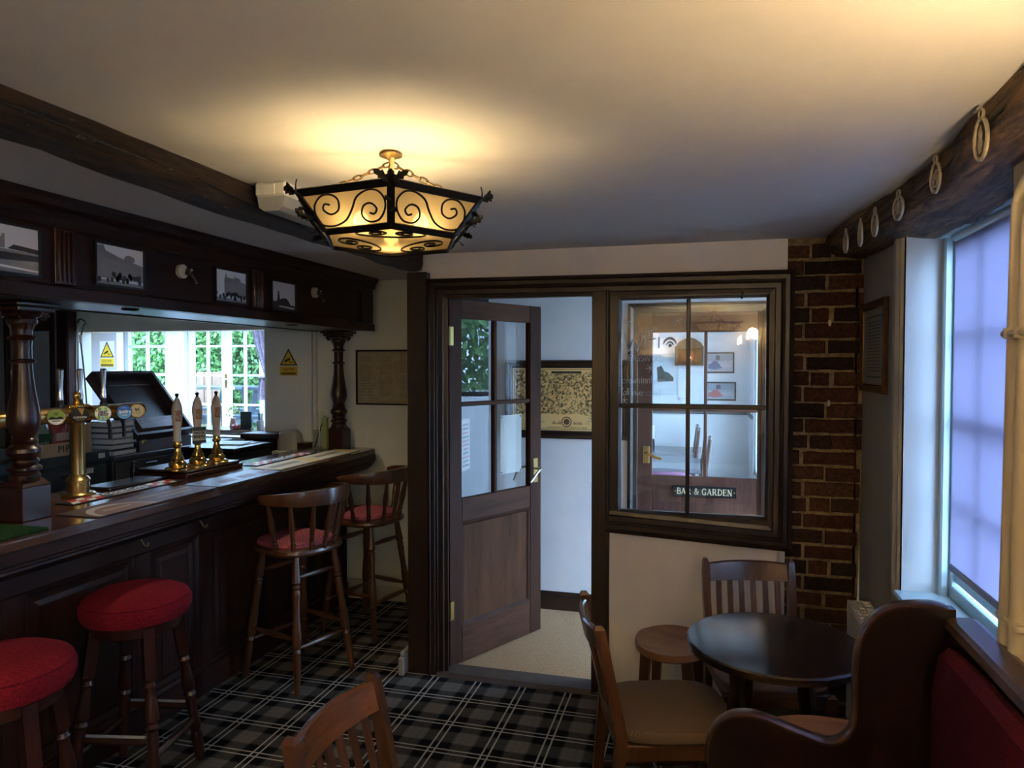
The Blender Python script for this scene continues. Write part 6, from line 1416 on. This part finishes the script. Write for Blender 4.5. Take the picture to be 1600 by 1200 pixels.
def slat_chair(loc, rz, label, upholstered, lean=1.0, rail=M_CHAIRR, wd=.178):
    """pub chair with a curved top rail and six slats; faces local +x"""
    t = thing('dining_chair', label, 'chair', loc, rz, group='slat-back pub chairs')
    H = .455
    xs = -.185
    def stile_x(z): return xs - (.075 * lean * max(0, (z - H)) / .36 if z > H else .035 * (H - z) / H)
    for s_ in (1, -1):
        rings = []
        for z in (0, .1, .25, .38, .455, .55, .65, .75, .80, .812):
            w_ = .015 if z < .8 else .0115; d_ = .019 - .003 * abs(z - .45) / .45
            if z == .812: w_, d_ = .006, .010
            x = stile_x(z); y = s_ * (wd + (.004 if z > .6 else 0))
            rings.append([(x - d_, y - w_, z), (x + d_, y - w_, z), (x + d_, y + w_, z), (x - d_, y + w_, z)])
        obj('back_post', G().loft(rings, sm=False), M_CHAIR, t)
        obj('front_leg', G().loft([[(x_ - k, s_ * (wd + .012) - k, z), (x_ + k, s_ * (wd + .012) - k, z), (x_ + k, s_ * (wd + .012) + k, z), (x_ - k, s_ * (wd + .012) + k, z)] for x_, k, z in ((.185, .013, 0), (.185, .016, .2), (.185, .019, H - .03))], sm=False), M_CHAIR, t)
        obj('side_stretcher', G().tube([(stile_x(.18), s_ * wd, .18), (.185, s_ * (wd + .012), .17)], .010, 8), M_CHAIR, t)
        obj('seat_side_rail', G().box(xs, .185, s_ * wd - .010 + s_ * .004, s_ * wd + .010 + s_ * .004, H - .075, H - .022, .003), M_CHAIR, t)
    obj('cross_stretcher', G().tube([(0, -wd, .175), (0, wd, .175)], .010, 8), M_CHAIR, t)
    obj('front_rail', G().box(.175, .195, -wd, wd, H - .075, H - .022, .003), M_CHAIR, t)
    obj('rear_rail', G().box(xs - .010, xs + .012, -wd, wd, H - .07, H - .022, .003), M_CHAIR, t)
    # curved top rail, bowed backwards, crest arched
    rings = []
    for i in range(15):
        u = -1 + 2 * i / 14; y = u * (wd - .012); bow = -.030 * (1 - u * u)
        z0_, z1_ = .722 - .004 * (1 - u * u), .795 + .004 * (1 - u * u)
        x0_, x1_ = stile_x(z0_) + bow, stile_x(z1_) + bow
        rings.append([(x0_ - .010, y, z0_), (x0_ + .010, y, z0_), (x1_ + .009, y, z1_ - .005), (x1_ + .003, y, z1_), (x1_ - .006, y, z1_ - .001), (x1_ - .011, y, z1_ - .007)])
    obj('top_rail', G().loft(rings), rail, t)
    obj('lower_rail', G().loft([[(stile_x(.51) - .009 - .018 * (1 - u * u), u * (wd - .012), .495), (stile_x(.51) + .009 - .018 * (1 - u * u), u * (wd - .012), .495), (stile_x(.53) + .009 - .018 * (1 - u * u), u * (wd - .012), .53), (stile_x(.53) - .009 - .018 * (1 - u * u), u * (wd - .012), .53)] for u in (-1, -.6, -.2, .2, .6, 1)]), M_CHAIR, t)
    for k in range(6):
        u = -.74 + 1.48 * k / 5; y = u * (wd - .008); bow = -.028 * (1 - u * u); b0 = -.018 * (1 - u * u)
        w_ = .0105
        rings = [[(stile_x(z) + q - .005, y - w_, z), (stile_x(z) + q + .005, y - w_, z), (stile_x(z) + q + .005, y + w_, z), (stile_x(z) + q - .005, y + w_, z)] for z, q in ((.525, b0), (.60, (b0 * .7 + bow * .3)), (.67, (b0 * .3 + bow * .7)), (.73, bow))]
        obj('slat', G().loft(rings, sm=False), M_CHAIR, t)
    def sring(k, z, p=.55, dx_=0):
        return [(dx_ + .0 + k * .215 * math.copysign(abs(math.cos(R(a))) ** p, math.cos(R(a))), k * (wd + .028) * math.copysign(abs(math.sin(R(a))) ** p, math.sin(R(a))) * (1 + .04 * math.cos(R(a))), z) for a in range(0, 360, 9)]
    if upholstered:
        obj('seat_cushion', G().loft([sring(.94, H - .022), sring(1.0, H - .012), sring(1.0, H + .006), sring(.96, H + .020), sring(.80, H + .031), sring(.5, H + .037), sring(.05, H + .038)]), M_TWEED, t)
    else:
        obj('seat', G().loft([sring(.97, H - .022), sring(1.0, H - .016), sring(1.0, H - .004), sring(.97, H), sring(.8, H - .005), sring(.4, H - .010), sring(.05, H - .010)]), M_CHAIR, t)
    return t
slat_chair((-.115, 2.44, 0), R(17), 'slat-back chair with a brown tweed seat beside the round table', True, wd=.168)
slat_chair((-.60, 1.515, 0), R(-4), 'slat-back chair with glossy orange-brown rail, its top at the bottom edge', False, wd=.172)
slat_chair((.235, 2.90, 0), R(-90 + 12), 'slat-back chair behind the round table against the brick pier', False, lean=.75, rail=M_CHAIR, wd=.172)

def dished_stool(loc, rz, label, legs=True):
    t = thing('low_stool', label, 'stool', loc, rz, group=None)
    H = .46; n = 40
    def ring(k, z, f=None):
        out = []
        for a in range(n):
            th = 2 * math.pi * a / n; x, y = .155 * k * math.cos(th), .178 * k * math.sin(th)
            out.append((x, y, z if f is None else z + f(x, y)))
        return out
    dish = lambda x, y: -.026 * max(0, 1 - (x / .145) ** 2) * (1 - .55 * (y / .175) ** 2) - .0 + .006 * max(0, (x / .18)) ** 2 + .010 * max(0, 1 - abs(y) / .05) * max(0, x / .18)
    g_ = G().loft([ring(.93, H - .044), ring(.985, H - .036), ring(1, H - .02), ring(1, H - .006), ring(.975, H, dish), ring(.9, H, dish), ring(.75, H, dish), ring(.55, H, dish), ring(.35, H, dish), ring(.15, H, dish), ring(.01, H, dish)])
    obj('seat', g_, M_STOOLW, t)
    for x, y in ((.085, .105), (-.085, .105), (-.085, -.105), (.085, -.105)):
        obj('leg', G().loft([[(x * s_ - k, y * s_ - k, z), (x * s_ + k, y * s_ - k, z), (x * s_ + k, y * s_ + k, z), (x * s_ - k, y * s_ + k, z)] for s_, k, z in ((1.28, .014, 0), (1, .021, H - .036))], sm=False), M_CHAIRD, t)
    for s_ in (1, -1): obj('stretcher', G().box(-.095, .095, s_ * .117 - .008, s_ * .117 + .008, .18, .21, .003), M_CHAIRD, t)
dished_stool((-.122, 3.085, 0), R(-10), 'dished wooden stool left of the round table against the white panel')

def round_table(loc, rad, label, legr, legs, H=.72):
    t = thing('round_table', label, 'table', loc, 0, group='round pub tables')
    obj('table_top', G().lathe([(rad - .012, H - .030), (rad - .002, H - .026), (rad, H - .016), (rad - .001, H - .006), (rad - .006, H - .001), (rad - .012, H)], 72), M_TABLE, t)
    obj('apron', G().lathe([(rad * .60, H - .030), (rad * .62, H - .034), (rad * .62, H - .052), (rad * .5, H - .056)], 40), M_TABLE, t)
    for a in legs:
        ca, sa = math.cos(R(a)), math.sin(R(a))
        obj('leg', G().tube(spline([(rad * .52 * ca, rad * .52 * sa, H - .05), (rad * .50 * ca, rad * .50 * sa, H - .16), (rad * .56 * ca, rad * .56 * sa, .42), (rad * .64 * ca, rad * .64 * sa, .20), (legr * ca, legr * sa, .0)], 4), [.024] * 5 + [.028] * 3 + [.024] * 5 + [.020] * 4, 10), M_TABLE, t)
        obj('under_shelf_strut', G().tube([(0, 0, .24), (rad * .62 * ca, rad * .62 * sa, .24)], .012, 8), M_TABLE, t)
round_table((.232, 2.462, 0), .283, 'dark round table in the corner reflecting blue window light', .22, (126, 212, 40))
round_table((-.215, 1.275, 0), .305, 'dark round table just showing at the bottom edge of the photo', .24, (60, 180, 300))

# ---- settle with a winged end
st = thing('settle', 'dark wooden settle with a scrolled end panel and red back cushion', 'settle', (.34, 1.2, 0))
def at_Y(px, py): p = at_y(px, py, 1.985); return (p.x, p.z)
wing = [at_Y(x, y) for x, y in ((1480, 952), (1462, 947), (1440, 946), (1415, 947), (1395, 951), (1376, 960), (1360, 975), (1348, 995), (1341, 1020), (1338, 1050), (1337, 1085), (1337, 1120), (1333, 1138), (1323, 1152), (1310, 1160), (1298, 1162), (1284, 1160), (1262, 1152), (1235, 1141), (1208, 1129), (1188, 1122), (1170, 1118), (1152, 1118), (1136, 1123), (1122, 1133), (1112, 1147), (1106, 1166), (1105, 1190))]
wing = [(p[0], p[1]) for p in spline([(a, b_, 0) for a, b_ in wing], 3)]
xw0 = wing[-1][0]; xb = max(p[0] for p in wing)
YM = lambda y0_, y1_: Matrix(((1, 0, 0, 0), (0, 0, 1, 0), (0, 1, 0, 0), (0, 0, 0, 1)))
poly = wing + [(xw0 + .005, .45), (xw0 + .03, .30), (xw0 + .03, .05), (xw0, 0), (xw0 + .10, 0), (xw0 + .12, .08), (xb - .10, .08), (xb - .06, 0), (xb + .02, 0), (xb + .02, wing[0][1])]
obj('end_panel', G().prism(poly, 1.985, 2.018, YM(0, 0)), M_SETTLE, st, W=True)
# proud moulded edge band following the top outline
pr_pts = wing
out_ = []
g = G()
rings = []
for i, (x, z) in enumerate(pr_pts):
    a = pr_pts[max(0, i - 1)]; b_ = pr_pts[min(len(pr_pts) - 1, i + 1)]
    d = Vector((b_[0] - a[0], b_[1] - a[1])).normalized(); nrm = Vector((d.y, -d.x))      # outward
    if i == 0: base_n = nrm
    rings.append([(x - nrm.x * .004, y_, z - nrm.y * .004) if k == 0 else (x + nrm.x * h_, y_, z + nrm.y * h_) for k, (y_, h_) in enumerate(((1.980, 0), (1.980, .002), (1.988, .006), (2.015, .006), (2.023, .002), (2.023, -.004)))])
obj('edge_band', g.loft(rings), M_SETTLEE, st, W=True)
def settle_run(prof2, y0_, y1_): return G().prism(prof2, y0_, y1_, YM(0, 0))
obj('top_rail', settle_run([(.585, .975), (.590, .992), (.60, 1.0), (.645, 1.004), (.66, .998), (.66, .972)], .35, 1.98), M_SETTLEE, st, W=True)
obj('back_panel', settle_run([(.600, .40), (.600, .975), (.655, .975), (.668, .40)], .35, 1.98), M_SETTLE, st, W=True)
cr = []
for y_, zt, th in ((1.945, .86, .012), (1.94, .915, .03), (1.915, .938, .042), (1.75, .952, .046), (1.2, .958, .046), (.40, .958, .046), (.38, .94, .02)):
    cr.append([(.597, y_, .50), (.597, y_, zt), (.597 - th * .5, y_, zt + .008), (.597 - th, y_, zt - .01), (.597 - th - .014, y_, zt - .10), (.597 - th - .014, y_, .56), (.597 - th, y_, .50)])
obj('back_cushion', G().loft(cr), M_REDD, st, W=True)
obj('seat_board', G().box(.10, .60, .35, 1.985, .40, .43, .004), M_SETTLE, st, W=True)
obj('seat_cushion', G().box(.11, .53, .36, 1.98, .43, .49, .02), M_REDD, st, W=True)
obj('front_rail', G().box(.10, .125, .35, 1.985, .32, .40, .004), M_SETTLE, st, W=True)
obj('end_panel', G().prism(poly, .317, .35, YM(0, 0)), M_SETTLE, st, W=True)

pad = [(.11, 2.022), (.15, 2.10), (.21, 2.155), (.29, 2.185), (.37, 2.188), (.44, 2.175), (.47, 2.14), (.475, 2.022)]
pad = [(p.x, p.y) for p in spline([(a, b_, 0) for a, b_ in pad], 4)]
obj('arm_rest', G().prism(pad, .590, .612).prism([(x + (.004 if x < .3 else -.004), y - (.004 if y > 2.05 else 0)) for x, y in pad], .612, .617), M_STOOLW, st, 'flat brown arm rest beyond the scrolled end', W=True)
obj('arm_bracket', G().prism([(2.019, .590), (2.15, .590), (2.12, .55), (2.05, .50), (2.019, .42)], .30, .34, Matrix(((0, 0, 1, 0), (1, 0, 0, 0), (0, 1, 0, 0), (0, 0, 0, 1)))), M_SETTLE, st, W=True)
# ---- radiator, pipes, socket box
rd = thing('radiator', 'white panel radiator with a slotted top grille behind the settle', 'radiator', (.645, 2.75, .12))
obj('front_panel', G().box(.598, .608, 2.15, 3.27, .13, .615, .003), M_WHITE, rd, W=True)
obj('rear_panel', G().box(.676, .686, 2.15, 3.27, .13, .615, .003), M_WHITE, rd, W=True)
obj('side_panel', G().box(.598, .686, 3.27, 3.276, .12, .625, .002).box(.598, .686, 2.144, 2.15, .12, .625, .002), M_WHITE, rd, W=True)
g = G().box(.598, .604, 2.144, 3.276, .618, .628, .001).box(.680, .686, 2.144, 3.276, .618, .628, .001)
for x in (.624, .650): g.box(x - .004, x + .004, 2.15, 3.27, .619, .627, .001)
y = 2.15
while y < 3.275: g.box(.604, .680, y - .006, y + .006, .619, .627, 0); y += .040
obj('top_grille', g, M_WHITE, rd, W=True)
obj('grille_shade', G().box(.612, .672, 2.16, 3.26, .14, .600, .002), M_BLACK, rd, W=True)  # black block stands in for the dark inside the radiator
obj('wall_bracket', G().box(.686, .699, 2.4, 2.44, .2, .55, .002).box(.686, .691, 3.0, 3.04, .2, .55, .002).tube([(.64, 3.29, .0), (.64, 3.29, .15), (.64, 3.27, .16)], .010, 8), M_WHITE, rd, W=True)
obj('floor_tube', G().tube([(.64, 2.12, 0), (.64, 2.12, .15), (.64, 2.15, .16)], .010, 8), M_WHITE, rd, W=True)
pc = thing('wall_pipe', 'pair of cream painted pipes with clamps beside the window', 'pipe', (.665, 1.85, 0))
obj('pipe', G().tube(spline([(.684, -1.58, 2.035), (.684, 0, 2.035), (.683, 1.2, 2.035), (.682, 1.60, 2.035), (.680, 1.72, 2.035), (.678, 1.785, 2.028), (.676, 1.815, 2.0), (.674, 1.822, 1.94), (.671, 1.824, 1.6), (.668, 1.826, 1.2), (.663, 1.828, .7), (.66, 1.83, .02)], 5), .018, 14), M_CREAMP, pc, W=True)
obj('pipe', G().tube(spline([(.685, -1.58, 1.985), (.685, 0, 1.985), (.684, 1.2, 1.985), (.684, 1.60, 1.985), (.682, 1.70, 1.985), (.680, 1.745, 1.975), (.678, 1.765, 1.94), (.676, 1.768, 1.86), (.673, 1.770, 1.5), (.668, 1.772, .9), (.664, 1.775, .02)], 5), .021, 14), M_CREAMP, pc, W=True)
for z_ in (1.70, 1.06, .40):
    obj('clamp', G().box(.650, .70, 1.735, 1.855, z_ - .008, z_ + .008, .005).tube([(.671, 1.825, z_ - .012), (.671, 1.825, z_ + .012)], .023, 14).tube([(.674, 1.771, z_ - .012), (.674, 1.771, z_ + .012)], .026, 14), M_CREAMP, pc, W=True)
jb = thing('junction_box', 'small olive grey box at floor level under the round table', 'box', (.30, 3.10, 0))
obj('housing', G().box(.215, .375, 3.06, 3.14, .14, .30, .012), plain('olive_grey_plastic', (.16, .16, .11), .6), jb, W=True)
obj('foot', G().box(.23, .26, 3.07, 3.13, 0, .14, .004).box(.33, .36, 3.07, 3.13, 0, .14, .004), M_BLACK, jb, W=True)
obj('baseboard_partition', G().box(-.44, .36, 3.488, 3.50, 0, .06, .003), M_WALL, kind=S)

# ================================================================ DINING ROOM, GARDEN
M_DT = plain('dining_table_top', (.20, .19, .20), .25)
for y0_, y1_, lab in ((6.22, 7.10, 'grey-topped dining table seen through two doors, nearer half'), (7.12, 7.92, 'grey-topped dining table seen through two doors, farther half')):
    t = thing('dining_table', lab, 'table', (-.45, (y0_ + y1_) / 2, 0), group='dining tables beyond the lobby')
    obj('table_top', G().box(-.95, -.02, y0_, y1_, .70, .74, .006), M_DT, t, W=True)
    for x in (-.88, -.56):
        for y in (y0_ + .08, y1_ - .08): obj('leg', G().box(x - .025, x + .025, y - .025, y + .025, 0, .70, .003), M_FRAME, t, W=True)
def ladder_chair(x, y, lab):
    t = thing('ladder_chair', lab, 'chair', (x, y, 0), R(180), group='chairs along the dining table')
    for s_ in (1, -1):
        obj('back_post', G().tube([(-.19, s_ * .17, 0), (-.20, s_ * .17, .45), (-.26, s_ * .17, 1.0)], [.016, .018, .014], 8), M_CHAIR, t)
        obj('front_leg', G().tube([(.18, s_ * .18, 0), (.18, s_ * .18, .44)], .017, 8), M_CHAIR, t)
    for z, q in ((.62, -.22), (.75, -.233), (.88, -.247), (.97, -.257)): obj('back_slat', G().box(q - .006, q + .008, -.16, .16, z - .025, z + .025, .003), M_CHAIR, t)
    obj('seat', G().box(-.21, .20, -.19, .19, .44, .47, .01), M_CHAIR, t)
for i, y in enumerate((6.36, 6.77, 7.18, 7.59)):
    ladder_chair((-.20, -.235, -.30, -.32)[i], y, ['ladder-back chair at the near end of the dining table', 'ladder-back chair second along the dining table', 'ladder-back chair third along the dining table', 'ladder-back chair at the far end of the dining table'][i])
t = thing('tub_chair', 'purple padded tub chair at the near end of the dining table', 'chair', (-.30, 5.90, 0), R(90))
rings = []
for i in range(13):
    a = 95 + 170 * i / 12; c, s_ = math.cos(R(a)), math.sin(R(a)); e = abs(i - 6) / 6
    rings.append([(c * .20, s_ * .20, .45), (c * .25, s_ * .25, .45), (c * .26, s_ * .26, .77 - .08 * e ** 3), (c * .235, s_ * .235, .79 - .08 * e ** 3), (c * .21, s_ * .21, .77 - .08 * e ** 3)])
obj('back', G().loft(rings), plain('purple_cloth', (.30, .08, .20), .8), t)
obj('seat', G().loft(disc_rings([(.05, .38), (.24, .38), (.25, .44), (.22, .48), (.05, .49)], 24)), plain('purple_cloth_seat', (.24, .07, .16), .8), t)
for x, y in ((.15, .15), (-.15, .15), (.15, -.15), (-.15, -.15)): obj('leg', G().tube([(x * .9, y * .9, .38), (x, y, 0)], .015, 8), M_CHAIR, t)
ck = thing('condiment_holder', 'white and dark cutlery holder on the far dining table', 'cutlery holder', (-.55, 7.5, .7405))
obj('holder', G().lathe([(.06, 0), (.065, .06), (.06, .12), (.05, .12)], 14), M_BLACK, ck)
for k in range(4): obj('napkin', G().prism([(-.05, .02), (.05, .02), (.065, .22 + .03 * (k % 2)), (-.04, .26)], -.005, .005, T(.02 * k - .03, .01 * k, 0) @ rotz(.4 * k) @ Matrix(((1, 0, 0, 0), (0, 0, 1, 0), (0, 1, 0, 0), (0, 0, 0, 1)))), M_PAPER, ck)

# garden room shelf behind the opening
gs = thing('serving_shelf', 'dark serving shelf along the opening to the garden room', 'shelf', (-3.8, 4.75, 0))
obj('shelf_top', G().box(-4.6, -3.05, 4.625, 4.95, 1.10, 1.135, .006), M_COUNTER, gs, W=True)
obj('shelf_front', G().box(-4.58, -3.07, 4.64, 4.90, .3, 1.10, .006), M_MAHOG, gs, W=True)
vs = thing('flower_vase', 'pink vase of yellow-green flowers on the serving shelf', 'vase', (-3.50, 4.72, 1.1355))
obj('vase', G().lathe([(.022, 0), (.030, .015), (.024, .05), (.018, .075), (.022, .085)], 16), plain('pink_vase', (.55, .32, .28), .4), vs)
g = G(); r_ = random.Random(4)
for k in range(70):
    c = Vector((r_.gauss(0, .022), r_.gauss(0, .022), .12 + r_.gauss(.02, .022))); d = Vector((r_.uniform(-1, 1), r_.uniform(-1, 1), r_.uniform(-1, 1))).normalized(); s_ = d.cross(Vector((0, 0, 1))).normalized()
    g.add([c - d * .012, c + s_ * .007, c + d * .012, c - s_ * .007], [(0, 1, 2, 3)], k % 2)
obj('blossom', g, [plain('yellow_blossom', (.75, .72, .20), .6), plain('fresh_leaf', (.30, .48, .12), .6)], vs, kind='stuff')
mn = thing('menu_board', 'small dark menu board standing on the serving shelf', 'menu board', (-3.40, 4.74, 1.1355))
obj('board', G().box(-.048, .048, -.006, .006, 0, .135, .003), plain('dark_slate', (.02, .04, .035), .5), mn)
obj('board_foot', G().box(-.05, .05, -.02, .02, 0, .008, .002), M_BLACK, mn)
rp = thing('red_pot', 'small red pot in front of the menu board', 'pot', (-3.455, 4.69, 1.1355))
obj('pot', G().lathe([(.024, 0), (.034, .012), (.032, .03), (.020, .04), (.006, .046)], 14), plain('red_glaze', (.28, .06, .05), .3), rp)
chd = thing('cutlery_pot', 'pale pot of cutlery on the serving shelf by the curtain', 'cutlery pot', (-3.275, 4.74, 1.1355))
obj('pot', G().lathe([(.024, 0), (.026, .07), (.022, .07)], 14), plain('pale_grey_pot', (.36, .36, .38), .4), chd)
for k in range(4): obj('cutlery', G().tube([(-.012 + .008 * k, .0, .02), (-.018 + .012 * k, .004, .12 + .006 * (k % 2))], .004, 6), M_BLACK, chd)
def curtain(path, z_of, lab, cat='curtain', loc=(0, 0, 0), mt=M_CURT):
    t = thing('curtain', lab, 'curtain', loc)
    g_ = G(); rows = 14; n = 40; vs = []; 
    for j in range(rows + 1):
        s_ = j / rows; z, xa, xb_ = path(s_)
        for side in (0, 1):
            for i in range(n + 1):
                u = i / n; x = xa + (xb_ - xa) * u
                vs.append((x, 7.05 + .030 * math.sin(u * 34) * (xb_ - xa) / .35 + side * .006, z))
    fs = []; w_ = n + 1
    for j in range(rows):
        for side in (0, 1):
            for i in range(n):
                a = (j * 2 + side) * w_ + i; fs.append((a, a + 1, a + 2 * w_ + 1, a + 2 * w_))
    g_.add(vs, fs, 0, True); obj('drape', g_, mt, t, W=True)
    z, xa, xb_ = path(0); obj('pole', G().tube([(xa - .05, 7.06, z), (xb_ + .05, 7.06, z)], .014, 8).box(xa - .01, xa + .01, 7.06, YG, z - .01, z + .01, .002).box(xb_ - .01, xb_ + .01, 7.06, YG, z - .01, z + .01, .002), M_WHITEP, t, W=True)
    return t
pts_t = lambda s_: (2.09 - s_ * .60, -4.99 + .13 * s_ + .06 * s_ * s_, -4.62 - .03 * s_)
c_ = curtain(pts_t, None, 'grey purple curtain tied back at the right of the garden doors', loc=(-4.8, 7.05, .4))
pts_b = lambda s_: (1.49 - s_ * .26, -4.86 - .03 * math.sin(math.pi * s_ * .6), -4.62)
obj('tie_band', G().box(-4.87, -4.62, 7.0, 7.09, 1.475, 1.505, .01), M_CURT, c_, W=True)
g = G(); vs = []; fs = []; n = 24
for j in range(9):
    s_ = j / 8; z, xa, xb_ = pts_b(s_)
    for i in range(n + 1): vs.append((xa + (xb_ - xa) * i / n, 7.03 + .025 * math.sin(i * 1.1), z))
for j in range(8):
    for i in range(n): a = j * (n + 1) + i; fs.append((a, a + 1, a + n + 2, a + n + 1))
obj('lower_drape', g.add(vs, fs, 0, True), M_CURT, c_, W=True)
pts_l = lambda s_: (2.09 - s_ * 1.4, -6.85, -6.76)
curtain(pts_l, None, 'white curtain at the left of the garden room window', loc=(-6.9, 7.05, .7), mt=plain('white_curtain', (.62, .62, .68), .8))

def hedge(name, lab, boxes, n, seed, size, mats, core=None):
    r_ = random.Random(seed); g_ = G()
    for (xa, xb_, ya, yb, za, zb) in boxes:
        for k in range(n):
            face = r_.random()
            x, y, z = r_.uniform(xa, xb_), r_.uniform(ya, yb), r_.uniform(za, zb)
            bump = .10 * math.sin(x * 5.1 + z * 3.3) + .08 * math.sin(z * 7.7 + y * 3 + x * 2.3)
            y += bump * (1 if yb - ya < xb_ - xa else 0); x += bump * (1 if yb - ya >= xb_ - xa else 0)
            d = Vector((r_.gauss(0, 1), r_.gauss(0, .7), r_.gauss(.2, 1))).normalized(); s_ = d.cross(Vector((r_.gauss(0, 1), r_.gauss(0, 1), r_.gauss(0, 1)))).normalized()
            c = Vector((x, y, z)); h_ = size * r_.uniform(.6, 1.3)
            g_.add([c - d * h_, c + s_ * h_ * .55, c + d * h_, c - s_ * h_ * .55], [(0, 1, 2, 3)], 0 if r_.random() < .6 else 1)
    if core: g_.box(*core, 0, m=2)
    o_ = obj(name, g_, mats, None, lab, 'hedge', kind='stuff'); return o_
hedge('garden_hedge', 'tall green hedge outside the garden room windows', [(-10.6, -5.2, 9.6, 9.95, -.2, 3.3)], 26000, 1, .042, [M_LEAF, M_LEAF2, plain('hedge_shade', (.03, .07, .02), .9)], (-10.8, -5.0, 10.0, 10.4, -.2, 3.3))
hedge('street_hedge', 'leafy green bushes across from the front door', [(3.0, 3.3, 3.9, 5.3, 1.3, 2.7)], 2200, 2, .07, [M_LEAF, M_LEAF2])
M_PIC = plain('blue_grey_timber', (.07, .09, .13), .6, var=.3)
for i, (x, y, lab) in enumerate(((-6.75, 8.3, 'dark picnic bench on the lawn outside the left garden door'), (-5.05, 8.3, 'dark picnic bench on the lawn outside the right garden door'))):
    t = thing('picnic_table', lab, 'picnic table', (x, y, -.2), 0, group='picnic tables in the garden')
    for k in range(4): obj('plank', G().box(-.75, .75, -.30 + k * .155, -.16 + k * .155, 1.50, 1.54, .004), plain('lit_plank', (.42, .38, .34), .6, var=.2) if k == 0 and i == 0 else M_PIC, t)  # first plank pale: daylight on the bench top put into its colour
    for yy_ in (-.62, .62): obj('bench_plank', G().box(-.75, .75, yy_ - .13, yy_ + .13, 1.16, 1.20, .004), M_PIC, t)
    for xx in (-.6, .6):
        obj('leg', G().tube([(xx, -.70, 0), (xx, -.20, 1.50)], .045, 4).tube([(xx, .70, 0), (xx, .20, 1.50)], .045, 4), M_PIC, t); obj('crossbar', G().box(xx - .03, xx + .03, -.72, .72, 1.08, 1.16, .004), M_PIC, t)
pbx = thing('timber_planter', 'warm brown boarded timber planter before the garden hedge', 'planter', (-7.16, 9.1, -.2))
for k in range(3): obj('board', G().box(-.21 + k * .14, -.08 + k * .14, -.02, .02, .9, 1.72, .004), plain('planter_board', (.36, .20, .12), .6, var=.2) if k == 0 else bpy.data.materials['planter_board'], pbx)
obj('planter_box', G().box(-.20, .20, .02, .2, 0, 1.66, .005), M_PIC, pbx)

# ---- every object sits in the scene collection; nothing is hidden
